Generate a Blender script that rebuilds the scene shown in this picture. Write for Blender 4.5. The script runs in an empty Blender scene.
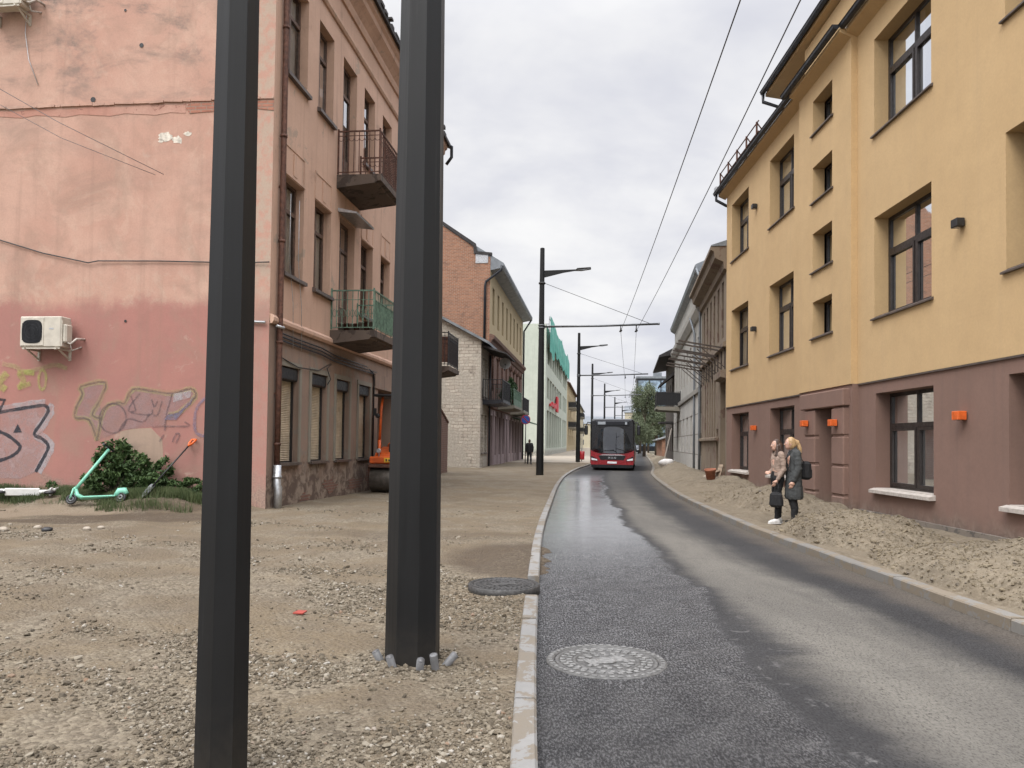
import bpy, bmesh, math, random
import numpy as np
from math import sin, cos, pi, radians as RAD, hypot, exp
from mathutils import Vector, Matrix, noise, Euler
random.seed(7); RNG = np.random.default_rng(11)
SC = bpy.context.scene; COL = SC.collection

# ------------------------------------------------------------------ nodes
class NT:
    def __init__(s, name):
        s.m = bpy.data.materials.new(name); s.m.use_nodes = True
        s.t = s.m.node_tree; s.b = s.t.nodes['Principled BSDF']; s.out = s.t.nodes['Material Output']
        s.pos = None
    def n(s, kind, **kw):
        x = s.t.nodes.new(kind)
        for k, v in kw.items(): setattr(x, k, v)
        return x
    def link(s, a, b): s.t.links.new(a, b)
    def put(s, sock, v):
        if hasattr(v, 'is_output'): s.link(v, sock)
        elif isinstance(v, (tuple, list)) and len(v) == 3 and sock.type == 'RGBA': sock.default_value = (*v, 1)
        else: sock.default_value = v
    def obj(s): return s.n('ShaderNodeTexCoord').outputs['Object']
    def wpos(s): return s.n('ShaderNodeNewGeometry').outputs['Position']
    def sep(s, v):
        x = s.n('ShaderNodeSeparateXYZ'); s.link(v, x.inputs[0]); return x.outputs
    def comb(s, x, y, z):
        c = s.n('ShaderNodeCombineXYZ')
        for i, v in enumerate((x, y, z)): s.put(c.inputs[i], v)
        return c.outputs[0]
    def scale(s, v, k):
        x = s.n('ShaderNodeVectorMath', operation='MULTIPLY'); s.link(v, x.inputs[0])
        x.inputs[1].default_value = k if isinstance(k, tuple) else (k, k, k); return x.outputs[0]
    def vadd(s, a, b):
        x = s.n('ShaderNodeVectorMath', operation='ADD'); s.link(a, x.inputs[0]); s.link(b, x.inputs[1]); return x.outputs[0]
    def noise(s, v, sc=5, det=4, rough=.55, dist=0, color=False):
        x = s.n('ShaderNodeTexNoise'); s.link(v, x.inputs['Vector'])
        x.inputs['Scale'].default_value = sc; x.inputs['Detail'].default_value = det
        x.inputs['Roughness'].default_value = rough; x.inputs['Distortion'].default_value = dist
        return x.outputs['Color' if color else 'Fac']
    def voro(s, v, sc=5, feature='F1', out='Distance', rnd=1):
        x = s.n('ShaderNodeTexVoronoi', feature=feature); s.link(v, x.inputs['Vector'])
        x.inputs['Scale'].default_value = sc; x.inputs['Randomness'].default_value = rnd
        return x.outputs[out]
    def ramp(s, f, lo, hi, a=0., b=1.):
        x = s.n('ShaderNodeMapRange', clamp=True, interpolation_type='SMOOTHSTEP'); s.put(x.inputs['Value'], f)
        x.inputs['From Min'].default_value = lo; x.inputs['From Max'].default_value = hi
        x.inputs['To Min'].default_value = a; x.inputs['To Max'].default_value = b
        return x.outputs['Result']
    def mix(s, f, a, b, mode='MIX'):
        x = s.n('ShaderNodeMix', data_type='RGBA', blend_type=mode)
        s.put(x.inputs[0], f); s.put(x.inputs[6], a); s.put(x.inputs[7], b); return x.outputs[2]
    def math(s, op, a, b=0.):
        x = s.n('ShaderNodeMath', operation=op); s.put(x.inputs[0], a); s.put(x.inputs[1], b); return x.outputs[0]
    def island(s): return s.n('ShaderNodeNewGeometry').outputs['Random Per Island']
    def bump(s, h, strength=.3, dist=.02):
        x = s.n('ShaderNodeBump'); x.inputs['Strength'].default_value = strength
        x.inputs['Distance'].default_value = dist; s.link(h, x.inputs['Height'])
        s.link(x.outputs[0], s.b.inputs['Normal']); return x
    def set(s, color=None, rough=None, metal=None, spec=None):
        if color is not None: s.put(s.b.inputs['Base Color'], color)
        if rough is not None: s.put(s.b.inputs['Roughness'], rough)
        if metal is not None: s.put(s.b.inputs['Metallic'], metal)
        if spec is not None: s.put(s.b.inputs['Specular IOR Level'], spec)
        return s

def sub(c, k): return tuple(max(0, v*k) for v in c)

def flat(name, c, rough=.6, metal=0., var=.18, sc=6., bump=.0, bsc=60., spec=None):
    """a painted, cast or cloth surface with mild wear"""
    n = NT(name); p = n.obj()
    f = n.noise(p, sc, 5, .6)
    n.set(n.mix(n.ramp(f, .3, .7), sub(c, 1-var), sub(c, 1+var)), None, metal, spec)
    n.put(n.b.inputs['Roughness'], n.ramp(n.noise(p, sc*2.3, 4), .3, .7, max(0, rough-.1), min(1, rough+.1)))
    if bump: n.bump(n.noise(p, bsc, 3), bump, .01)
    return n.m

def plaster(name, c, c2, patch=None, patch_lo=.62, psc=.9, stain=(.10, .09, .08), stain_amt=.5, streak=.35, bump=.35, bsc=45, low=None, rough=.9):
    """weathered render: two tones, patches of bare base coat, vertical run marks and grain"""
    n = NT(name); p = n.obj(); x, y, z = n.sep(p)
    big = n.noise(p, .55, 6, .62); mid = n.noise(p, 2.6, 6, .65); fine = n.noise(p, 22, 4, .6)
    col = n.mix(n.ramp(big, .35, .65), c, c2)
    col = n.mix(n.ramp(mid, .35, .75, 0, .35), col, sub(c, .78))
    if patch:
        f = n.math('ADD', n.noise(p, psc, 7, .68, .6), n.math('MULTIPLY', n.math('SUBTRACT', fine, .5), .12))
        col = n.mix(n.ramp(f, patch_lo, patch_lo+.03), col, patch)
    run = n.noise(n.scale(p, (5., 5., .22)), 1., 5, .6)
    col = n.mix(n.math('MULTIPLY', n.ramp(run, .5, .8), streak), col, stain)
    st = n.noise(p, 1.1, 8, .7, .4)
    col = n.mix(n.math('MULTIPLY', n.ramp(st, .58, .8), stain_amt), col, stain)
    if low:
        f = n.math('ADD', z, n.math('MULTIPLY', n.math('SUBTRACT', mid, .5), low[2]))
        lowc = n.mix(n.ramp(n.noise(p, 3.1, 6, .7, .8), .42, .56), low[0], low[3] if len(low) > 3 else sub(low[0], .55))
        col = n.mix(n.ramp(f, low[1]-.3, low[1]+.3, 1, 0), col, lowc)
    col = n.mix(n.ramp(fine, .3, .7, 0, .18), col, sub(c, .6))
    n.set(col, rough)
    n.bump(n.math('ADD', n.math('MULTIPLY', n.noise(p, bsc, 4, .6), .5), mid), bump, .012)
    return n.m

def brick(name, c1, c2, mortar, w=.26, h=.078, ms=.012, stain=.4, patch=None, plo=.6, scol=(.06, .05, .045), bump=.5, psc=.8, warp=0):
    n = NT(name); p = n.obj(); x, y, z = n.sep(p)
    v = n.comb(n.math('ADD', x, y), z, 0.)
    if warp: v = n.vadd(v, n.scale(n.noise(p, 1.7, 3, .6, color=True), (warp*2, warp*2, 0)))
    b = n.n('ShaderNodeTexBrick'); n.link(v, b.inputs['Vector'])
    b.inputs['Scale'].default_value = 1; b.inputs['Brick Width'].default_value = w; b.inputs['Row Height'].default_value = h
    b.inputs['Mortar Size'].default_value = ms; b.inputs['Mortar Smooth'].default_value = .2; b.inputs['Bias'].default_value = 0
    n.put(b.inputs['Color1'], c1); n.put(b.inputs['Color2'], c2); n.put(b.inputs['Mortar'], mortar)
    col = b.outputs['Color']
    m = n.noise(p, 1.6, 7, .68, .5); f2 = n.noise(p, 9, 5, .65)
    col = n.mix(n.ramp(f2, .35, .75, 0, .45), col, sub(c1, .55))
    col = n.mix(n.math('MULTIPLY', n.ramp(m, .5, .75), stain), col, scol)
    if patch:
        f = n.noise(p, psc, 7, .7, .7)
        col = n.mix(n.ramp(f, plo, plo+.04), col, n.mix(n.ramp(f2, .3, .7), patch, sub(patch, .7)))
    n.set(col, .92)
    n.bump(n.math('ADD', n.math('MULTIPLY', b.outputs['Fac'], -.7), n.math('MULTIPLY', f2, .6)), bump, .012)
    return n.m

def glass(name, tint=(.95, .97, .97), through=.95):
    """a real window pane: part see-through, part mirror at glancing angles, slightly wavy"""
    n = NT(name); t = n.t
    tr = n.n('ShaderNodeBsdfTransparent'); tr.inputs[0].default_value = (*sub(tint, through), 1)
    gl = n.n('ShaderNodeBsdfGlossy'); gl.inputs['Roughness'].default_value = .02; gl.inputs[0].default_value = (.92, .95, .97, 1)
    fr = n.n('ShaderNodeFresnel'); fr.inputs[0].default_value = 1.7
    bp = n.n('ShaderNodeBump'); bp.inputs['Strength'].default_value = .04; bp.inputs['Distance'].default_value = .02
    n.link(n.noise(n.obj(), 1.3, 2), bp.inputs['Height']); n.link(bp.outputs[0], gl.inputs['Normal'])
    mx = n.n('ShaderNodeMixShader'); n.link(n.math('MINIMUM', n.math('ADD', n.math('MULTIPLY', fr.outputs[0], .95), .04), .9), mx.inputs[0])
    n.link(tr.outputs[0], mx.inputs[1]); n.link(gl.outputs[0], mx.inputs[2]); n.link(mx.outputs[0], n.out.inputs[0])
    return n.m

def dark_glass(name, c=(.02, .024, .028), rough=.05):
    n = NT(name); p = n.obj(); n.set(n.mix(n.ramp(n.noise(p, .9, 3), .4, .6), c, sub(c, 2.4)), rough, 0, .9)
    n.bump(n.noise(p, 1.1, 2), .05, .03); return n.m

def spray(name, c, dens=.8, sc=14):
    """thin, faded spray paint: lets the render show through in grains"""
    n = NT(name); p = n.obj(); n.set(c, .75)
    f = n.noise(p, sc, 6, .7); g = n.noise(p, 2.2, 4, .6)
    n.put(n.b.inputs['Alpha'], n.math('MULTIPLY', n.ramp(f, .3, .62, .35, 1), n.math('MULTIPLY', n.ramp(g, .3, .6, .55, 1), dens)))
    return n.m

# ------------------------------------------------------------------ mesh builder
class MB:
    def __init__(s): s.v = []; s.f = []; s.mi = []; s.sm = []
    def add(s, vs, fs, mi=0, smooth=False):
        o = len(s.v); s.v += [tuple(v) for v in vs]
        for f in fs: s.f.append([i+o for i in f]); s.mi.append(mi); s.sm.append(smooth)
    def box(s, x0, x1, y0, y1, z0, z1, mi=0, bev=0):
        if x0 > x1: x0, x1 = x1, x0
        if y0 > y1: y0, y1 = y1, y0
        if bev and min(x1-x0, y1-y0, z1-z0) > 2.2*bev:
            b = bev; vs = []; 
            for x, sx in ((x0, 1), (x1, -1)):
                for y, sy in ((y0, 1), (y1, -1)):
                    for z, sz in ((z0, 1), (z1, -1)):
                        vs += [(x, y+sy*b, z+sz*b), (x+sx*b, y, z+sz*b), (x+sx*b, y+sy*b, z)]
            bm = bmesh.new()
            for v in vs: bm.verts.new(v)
            bmesh.ops.convex_hull(bm, input=bm.verts); bm.verts.index_update()
            bmesh.ops.dissolve_limit(bm, angle_limit=.01, verts=bm.verts, edges=bm.edges); bm.verts.index_update()
            s.add([v.co for v in bm.verts], [[v.index for v in f.verts] for f in bm.faces], mi); bm.free(); return
        vs = [(x, y, z) for x in (x0, x1) for y in (y0, y1) for z in (z0, z1)]
        s.add(vs, [(0, 1, 3, 2), (4, 6, 7, 5), (0, 4, 5, 1), (2, 3, 7, 6), (0, 2, 6, 4), (1, 5, 7, 3)], mi)
    def quad(s, a, b, c, d, mi=0): s.add([a, b, c, d], [(0, 1, 2, 3)], mi)
    def poly(s, pts, mi=0): s.add(pts, [list(range(len(pts)))], mi)
    def prism(s, pts, vec, mi=0, smooth=False):
        n = len(pts); v = Vector(vec); b = [tuple(Vector(p)+v) for p in pts]
        s.add(list(pts)+b, [list(range(n))[::-1], list(range(n, 2*n))], mi)
        s.add(list(pts)+b, [(i, (i+1) % n, n+(i+1) % n, n+i) for i in range(n)], mi, smooth)
    def tube(s, pts, r, n=8, mi=0, cap=True, smooth=True, flat_=1.):
        pts = [Vector(p) for p in pts]; rs = r if isinstance(r, (list, tuple)) else [r]*len(pts)
        vs = []; up = None
        for i, p in enumerate(pts):
            d = (pts[min(i+1, len(pts)-1)]-pts[max(i-1, 0)]).normalized()
            if up is None: up = Vector((0, 0, 1)) if abs(d.z) < .9 else Vector((0, 1, 0))
            a = d.cross(up)
            if a.length < 1e-5: a = d.cross(Vector((1, 0, 0)))
            a.normalize(); b = a.cross(d).normalized(); up = b
            for k in range(n):
                t = 2*pi*k/n; vs.append(p+a*(rs[i]*cos(t))+b*(rs[i]*flat_*sin(t)))
        m = len(pts)
        s.add(vs, [(i*n+k, i*n+(k+1) % n, (i+1)*n+(k+1) % n, (i+1)*n+k) for i in range(m-1) for k in range(n)], mi, smooth)
        if cap: s.add(vs[:n], [list(range(n))[::-1]], mi); s.add(vs[-n:], [list(range(n))], mi)
    def bar(s, a, b, w, h=None, mi=0):
        """square bar from a to b"""
        h = h or w; a = Vector(a); b = Vector(b); d = (b-a).normalized()
        u = d.cross(Vector((0, 0, 1)));
        if u.length < 1e-4: u = Vector((1, 0, 0))
        u.normalize(); v = u.cross(d).normalized(); u = u*w/2; v = v*h/2
        vs = [a-u-v, a+u-v, a+u+v, a-u+v, b-u-v, b+u-v, b+u+v, b-u+v]
        s.add(vs, [(3, 2, 1, 0), (4, 5, 6, 7), (0, 1, 5, 4), (1, 2, 6, 5), (2, 3, 7, 6), (3, 0, 4, 7)], mi)
    def lathe(s, prof, c=(0, 0, 0), n=20, mi=0, smooth=True, axis='z'):
        vs = []
        for r, h in prof:
            for k in range(n):
                a = 2*pi*k/n; q = (r*cos(a), r*sin(a), h)
                if axis == 'y': q = (q[0], q[2], q[1])
                if axis == 'x': q = (q[2], q[0], q[1])
                vs.append((c[0]+q[0], c[1]+q[1], c[2]+q[2]))
        m = len(prof)
        s.add(vs, [(i*n+k, i*n+(k+1) % n, (i+1)*n+(k+1) % n, (i+1)*n+k) for i in range(m-1) for k in range(n)], mi, smooth)
        s.add(vs[:n], [list(range(n))], mi); s.add(vs[-n:], [list(range(n))], mi)
    def ball(s, c, r, n=10, m=6, mi=0):
        r = r if isinstance(r, tuple) else (r, r, r); vs = []; 
        for i in range(m+1):
            t = pi*i/m
            for k in range(n):
                a = 2*pi*k/n; vs.append((c[0]+r[0]*sin(t)*cos(a), c[1]+r[1]*sin(t)*sin(a), c[2]+r[2]*cos(t)))
        s.add(vs, [(i*n+k, (i+1)*n+k, (i+1)*n+(k+1) % n, i*n+(k+1) % n) for i in range(m) for k in range(n)], mi, True)
    def build(s, name, mats, parent=None, loc=None, recalc=True):
        me = bpy.data.meshes.new(name); me.from_pydata(s.v, [], s.f)
        for m in (mats if isinstance(mats, (list, tuple)) else [mats]): me.materials.append(m)
        me.polygons.foreach_set('material_index', s.mi); me.polygons.foreach_set('use_smooth', s.sm)
        if recalc:
            bm = bmesh.new(); bm.from_mesh(me)
            bmesh.ops.remove_doubles(bm, verts=bm.verts, dist=1e-5)
            bmesh.ops.recalc_face_normals(bm, faces=bm.faces); bm.to_mesh(me); bm.free()
        me.update(); o = bpy.data.objects.new(name, me); COL.objects.link(o)
        if parent: o.parent = parent
        if loc: o.location = loc
        return o

def tag(o, label=None, cat=None, group=None, kind=None):
    if label: o['label'] = label
    if cat: o['category'] = cat
    if group: o['group'] = group
    if kind: o['kind'] = kind
    return o
def empty(name, loc=(0, 0, 0), rz=0., label=None, cat=None, group=None):
    o = bpy.data.objects.new(name, None); o.empty_display_size = .2; COL.objects.link(o)
    o.location = loc; o.rotation_euler = (0, 0, rz); return tag(o, label, cat, group)
def structure(o, label=None): o['kind'] = 'structure'; 
def kids(o): return [c for c in bpy.data.objects if c.parent == o]
def copy_tree(o, parent=None):
    c = o.copy(); COL.objects.link(c)
    if parent: c.parent = parent
    for ch in kids(o): copy_tree(ch, c)
    return c
def fbm(x, y, z=0., o=5): return noise.fractal(Vector((x, y, z)), .9, 2.1, o)
def pydata(name, v, f, mats, smooth=False, parent=None):
    me = bpy.data.meshes.new(name); v = np.asarray(v, np.float32); f = np.asarray(f, np.int32)
    me.vertices.add(len(v)); me.vertices.foreach_set('co', v.ravel())
    k = f.shape[1]; me.loops.add(f.size); me.loops.foreach_set('vertex_index', f.ravel())
    me.polygons.add(len(f)); me.polygons.foreach_set('loop_start', np.arange(0, f.size, k, dtype=np.int32))
    me.polygons.foreach_set('use_smooth', np.full(len(f), smooth))
    for m in (mats if isinstance(mats, (list, tuple)) else [mats]): me.materials.append(m)
    me.update(calc_edges=True); me.validate()
    o = bpy.data.objects.new(name, me); COL.objects.link(o)
    if parent: o.parent = parent
    return o
def scatter(name, base_v, base_f, pos, size, mats, aniso=(1, .75, .5), jitter=.25, flatrot=False, parent=None):
    """many small solid pieces in one mesh (numpy): gravel, clods"""
    bv = np.asarray(base_v, np.float32); bf = np.asarray(base_f, np.int32); N = len(pos); k = len(bv)
    a = RNG.uniform(0, 2*pi, N); tx = RNG.normal(0, .35, N); ty = RNG.normal(0, .35, N)
    V = bv[None]*(1+RNG.normal(0, jitter, (N, k, 1)))*np.asarray(aniso)*RNG.uniform(.7, 1.3, (N, 1, 3))*size[:, None, None]
    ca, sa = np.cos(a)[:, None], np.sin(a)[:, None]
    x, y, z = V[..., 0], V[..., 1], V[..., 2]
    y, z = y*np.cos(tx)[:, None]-z*np.sin(tx)[:, None], y*np.sin(tx)[:, None]+z*np.cos(tx)[:, None]
    x, z = x*np.cos(ty)[:, None]+z*np.sin(ty)[:, None], -x*np.sin(ty)[:, None]+z*np.cos(ty)[:, None]
    x, y = x*ca-y*sa, x*sa+y*ca
    V = np.stack([x, y, z], -1)+np.asarray(pos)[:, None, :]
    Fm = bf[None]+(np.arange(N)*k)[:, None, None]
    return pydata(name, V.reshape(-1, 3), Fm.reshape(-1, bf.shape[1]), mats, False, parent)
_bm = bmesh.new(); bmesh.ops.create_icosphere(_bm, subdivisions=1, radius=1.); _bm.verts.index_update()
ICO_V = [tuple(v.co) for v in _bm.verts]; ICO_F = [[v.index for v in f.verts] for f in _bm.faces]; _bm.free()

# ------------------------------------------------------------------ street plan
def spline(pts):
    def f(y):
        if y <= pts[0][1]: return pts[0][0]
        for i in range(len(pts)-1):
            (x0, y0), (x1, y1) = pts[i], pts[i+1]
            if y <= y1:
                m0 = (x1-pts[i-1][0])/(y1-pts[i-1][1]) if i > 0 else (x1-x0)/(y1-y0)
                m1 = (pts[i+2][0]-x0)/(pts[i+2][1]-y0) if i+2 < len(pts) else (x1-x0)/(y1-y0)
                h = y1-y0; t = (y-y0)/h
                return (2*t**3-3*t*t+1)*x0+(t**3-2*t*t+t)*h*m0+(-2*t**3+3*t*t)*x1+(t**3-t*t)*h*m1
        return pts[-1][0]+(y-pts[-1][1])*(pts[-1][0]-pts[-2][0])/(pts[-1][1]-pts[-2][1])
    return f
KL = spline([(.0, -6), (.14, 3.65), (.30, 8), (.55, 12.95), (1.07, 19.81), (1.75, 28), (2.62, 36.3), (4.0, 46), (5.46, 54.2), (8.4, 72), (11.9, 92), (22, 150), (46, 290)])
KR = spline([(4.2, -6), (4.21, 6.9), (4.25, 13.5), (4.55, 18.74), (5.0, 23.8), (6.81, 37.5), (8.5, 46.5), (10.2, 56), (13.73, 77), (17, 97), (28, 160), (52, 290)])
# ------------------------------------------------------------------ shared materials
M = {}
M['yellow'] = plaster('yellow_render', (.55, .383, .20), (.515, .355, .183), None, stain=(.38, .28, .17), stain_amt=.28, streak=.20, bump=.25, bsc=60)
M['brownbase'] = plaster('brown_render', (.215, .132, .103), (.195, .12, .093), None, stain=(.11, .085, .075), stain_amt=.25, streak=.25, bump=.25, bsc=60, low=((.22, .175, .14), .22, .6))
M['plinth'] = plaster('rough_footing', (.20, .17, .14), (.15, .13, .11), (.09, .08, .07), .55, 2.2, bump=.9, bsc=18)
M['darkframe'] = flat('dark_brown_frame', (.028, .022, .02), .45)
M['oldframe'] = flat('old_brown_frame', (.10, .062, .045), .6, var=.3, sc=9)
M['whiteframe'] = flat('white_frame', (.6, .6, .58), .5)
M['glass'] = glass('window_glass')
M['glassd'] = dark_glass('far_window_glass')
M['glassg'] = dark_glass('grey_window_glass', (.05, .06, .06), .08)
M['curtain'] = flat('net_curtain', (.80, .79, .76), .9, sc=2)
M['curtain2'] = flat('beige_curtain', (.42, .38, .31), .9, sc=2)
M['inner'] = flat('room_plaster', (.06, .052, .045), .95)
M['gutter'] = flat('dark_grey_gutter', (.014, .016, .021), .4, .2)
M['tin'] = flat('galvanised_tin', (.42, .43, .44), .42, .75, sc=14)
M['greyroof'] = flat('grey_tin_roof', (.17, .185, .20), .55, .35, sc=2)
M['sillstone'] = flat('light_window_sill', (.42, .38, .34), .8, sc=12)
M['sillmetal'] = flat('brown_tin_sill', (.10, .08, .07), .5, .2)
M['orange'] = flat('orange_lamp_paint', (.62, .115, .02), .45, sc=14)
M['black'] = flat('black_plastic', (.015, .015, .016), .45)
def pole_paint():
    n = NT('anthracite_pole_paint'); p = n.obj(); x, y, z = n.sep(p); sc_ = n.noise(n.scale(p, (30, 30, .8)), 1, 5, .7); sp_ = n.noise(p, 14, 6, .75)
    col = n.mix(n.ramp(n.noise(p, 1.2, 5), .35, .65), (.0075, .0078, .0082), (.010, .0103, .0107)); col = n.mix(n.ramp(sc_, .60, .72, 0, .35), col, (.03, .03, .03)); col = n.mix(n.ramp(sp_, .66, .74, 0, .5), col, (.05, .045, .038))
    f = n.math('ADD', z, n.math('MULTIPLY', n.math('SUBTRACT', sp_, .5), .5)); col = n.mix(n.ramp(f, .05, .5, .28, 0), col, (.06, .05, .038))
    n.set(col, n.ramp(sc_, .35, .65, .42, .56), 0, .3); return n.m
M['pole'] = pole_paint()
M['steel'] = flat('grey_steel', (.12, .125, .13), .45, .6)
M['wire'] = flat('dark_wire', (.03, .03, .03), .6)
M['rust'] = flat('rusty_iron', (.10, .045, .03), .75, .2, var=.4, sc=11, bump=.3)
M['greenpaint'] = flat('flaking_green_paint', (.12, .19, .14), .7, .1, var=.35, sc=9, bump=.2)
M['wood'] = flat('weathered_planks', (.22, .165, .115), .85, var=.3, sc=7, bump=.3)
M['darkwood'] = flat('dark_old_wood', (.055, .042, .034), .85, var=.35, sc=5, bump=.3)
M['roofdark'] = flat('dark_roof_felt', (.035, .032, .032), .9, sc=4)
M['greenleaf'] = None

# ------------------------------------------------------------------ building kit, all in a facade's own frame:
# t = metres along the facade, d = metres inward, z = height
def PS(s): return lambda t, d, z: (s*t, d, z)
def PG(s, t0=0.): return lambda t, d, z: (s*(t0+d), t, z)      # an end wall: t runs inward, d along the street
def pb(mb, P, t0, t1, d0, d1, z0, z1, mi=0, bev=0):
    p, q = P(t0, d0, z0), P(t1, d1, z1); mb.box(p[0], q[0], p[1], q[1], p[2], q[2], mi, bev)
def wall_face(mb, P, t0, t1, z0, z1, holes=(), dep=.25, mi=0, mr=None, d0=0., maxz=None):
    """a wall sheet with real openings and their reveals"""
    mr = mi if mr is None else mr
    ts = sorted({t0, t1, *[v for h in holes for v in h[:2] if t0 < v < t1]}); zs = sorted({z0, z1, *[v for h in holes for v in h[2:4] if z0 < v < z1]})
    for i in range(len(ts)-1):
        for j in range(len(zs)-1):
            a, b, c, e = ts[i], ts[i+1], zs[j], zs[j+1]; mt, mz = (a+b)/2, (c+e)/2
            if any(h[0] < mt < h[1] and h[2] < mz < h[3] for h in holes): continue
            mb.quad(P(a, d0, c), P(b, d0, c), P(b, d0, e), P(a, d0, e), mi)
    for h in holes:
        a, b, c, e = max(h[0], t0), min(h[1], t1), max(h[2], z0), min(h[3], z1); k = d0+(h[4] if len(h) > 4 else dep)
        for (q, r) in (((a, c), (b, c)), ((b, c), (b, e)), ((b, e), (a, e)), ((a, e), (a, c))):
            mb.quad(P(q[0], d0, q[1]), P(r[0], d0, r[1]), P(r[0], k, r[1]), P(q[0], k, q[1]), mr)
def window(parent, P, a, b, za, zb, dep, fm, gm, mull=(.5,), tr=.68, fw=.06, up=None, sill=None, curtain=None, label=None, d0=0., bars=0, opened=False):
    k = d0+dep; f = MB(); zt = za+(zb-za)*tr if tr else None
    pb(f, P, a, a+fw, k, k+.07, za, zb); pb(f, P, b-fw, b, k, k+.07, za, zb)
    pb(f, P, a+fw, b-fw, k+.002, k+.068, za, za+fw); pb(f, P, a+fw, b-fw, k+.002, k+.068, zb-fw, zb)
    if zt: pb(f, P, a+fw, b-fw, k-.012, k+.066, zt-.045, zt+.045)
    for m in mull:
        c = a+(b-a)*m; pb(f, P, c-.04, c+.04, k-.006, k+.064, za+fw, (zt-.045) if zt else zb-fw)
        if zt and up is None: pb(f, P, c-.03, c+.03, k-.004, k+.062, zt+.045, zb-fw)
    for m in up or ():
        c = a+(b-a)*m; pb(f, P, c-.03, c+.03, k-.004, k+.062, zt+.045, zb-fw)
    for i in range(bars):
        z = za+(zb-za)*(i+1)/(bars+1); pb(f, P, a+fw, b-fw, k+.01, k+.05, z-.015, z+.015)
    if not opened:                                             # leaf profiles inside each light
        pass
    w = f.build('window', fm, parent)
    if label: w['label'] = label
    g = MB(); g.quad(P(a+fw*.6, k+.036, za+fw*.6), P(b-fw*.6, k+.036, za+fw*.6), P(b-fw*.6, k+.036, zb-fw*.6), P(a+fw*.6, k+.036, zb-fw*.6))
    g.build('pane', gm, w)
    if sill:
        s_ = MB(); th, out, mt = sill
        p = [P(a-.07, d0-out, za-th), P(b+.07, d0-out, za-th), P(b+.07, d0-out, za-.02), P(a-.07, d0-out, za-.02)]
        q = [P(a-.07, d0-.001, za-th), P(b+.07, d0-.001, za-th), P(b+.07, d0-.001, za+.012), P(a-.07, d0-.001, za+.012)]
        s_.add(p+q, [(0, 1, 2, 3), (4, 7, 6, 5), (0, 4, 5, 1), (3, 2, 6, 7), (0, 3, 7, 4), (1, 5, 6, 2)])
        pb(s_, P, a+.004, b-.004, d0-.001, k-.001, za-.03, za+.02)
        s_.build('sill', mt, w)
    for (c0, c1, cm) in curtain or ():
        c = MB(); n = 26; t0_, t1_ = a+(b-a)*c0, a+(b-a)*c1; vs = []
        for i in range(n+1):
            t = t0_+(t1_-t0_)*i/n; dd = k+.115+.022*sin(i*1.9)+.012*sin(i*.7+za)
            vs += [P(t, dd, za+.03), P(t+.01*sin(i), dd+.01, zb-.05)]
        c.add(vs, [(2*i, 2*i+2, 2*i+3, 2*i+1) for i in range(n)], 0, True); c.build('curtain', cm, w, recalc=False)
    return w
def railing(mb, P, t0, t1, out, z0, z1, step=.11, r=.008, mid=None, loops=False, d1=-.02):
    """three sides of upright bars with top and bottom rails"""
    path = [(t0, d1), (t0, -out), (t1, -out), (t1, d1)]
    for (a, b) in zip(path, path[1:]):
        L = hypot(a[0]-b[0], a[1]-b[1]); n = max(2, int(L/step))
        for z, w in ((z1, .035), (z0, .02), *([(mid, .016)] if mid else [])): mb.bar(P(a[0], a[1], z), P(b[0], b[1], z), w)
        for i in range(n+1):
            u = i/n; t, d = a[0]+(b[0]-a[0])*u, a[1]+(b[1]-a[1])*u
            k = 2.2 if i in (0, n) else 1
            mb.bar(P(t, d, z0-.05 if k > 1 else z0), P(t, d, z1+(.06 if k > 1 else 0)), 2*r*k)
            if loops and i < n:
                t2, d2 = a[0]+(b[0]-a[0])*(u+.5/n), a[1]+(b[1]-a[1])*(u+.5/n); zm = mid or (z0+z1)/2
                hx, hy = (t2-t)*.9, (d2-d)*.9
                mb.tube([P(t2+hx*cos(q), d2+hy*cos(q), zm-.07+.07*sin(q)-(.0)) for q in np.linspace(pi, 2*pi, 6)], .007, 4, cap=False)
def slab(mb, P, t0, t1, out, ztop, th, taper=.12, mi=0):
    pts = [(0.0, ztop), (-out, ztop), (-out, ztop-th*.55), (-out+.12, ztop-th*.6), (-out+.14, ztop-th*.75), (0.0, ztop-th-taper)]
    n = len(pts); vs = [P(t0, d, z) for d, z in pts]+[P(t1, d, z) for d, z in pts]
    mb.add(vs, [list(range(n))[::-1], list(range(n, 2*n))]+[(i, (i+1) % n, n+(i+1) % n, n+i) for i in range(n)], mi)
def box_shell(mb, P, t0, t1, d0, d1, z0, z1, mi=0, back=True, ends=(True, True), top=True):
    if ends[0]: mb.quad(P(t0, d0, z0), P(t0, d1, z0), P(t0, d1, z1), P(t0, d0, z1), mi)
    if ends[1]: mb.quad(P(t1, d0, z0), P(t1, d1, z0), P(t1, d1, z1), P(t1, d0, z1), mi)
    if back: mb.quad(P(t0, d1, z0), P(t1, d1, z0), P(t1, d1, z1), P(t0, d1, z1), mi)
    if top: mb.quad(P(t0, d0, z1), P(t1, d0, z1), P(t1, d1, z1), P(t0, d1, z1), mi)
def profile(mb, P, t0, t1, pts, mi=0):
    """a moulding: closed section in (d, z) swept along the facade"""
    n = len(pts); vs = [P(t0, d, z) for d, z in pts]+[P(t1, d, z) for d, z in pts]
    mb.add(vs, [list(range(n))[::-1], list(range(n, 2*n))]+[(i, (i+1) % n, n+(i+1) % n, n+i) for i in range(n)], mi)
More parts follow.
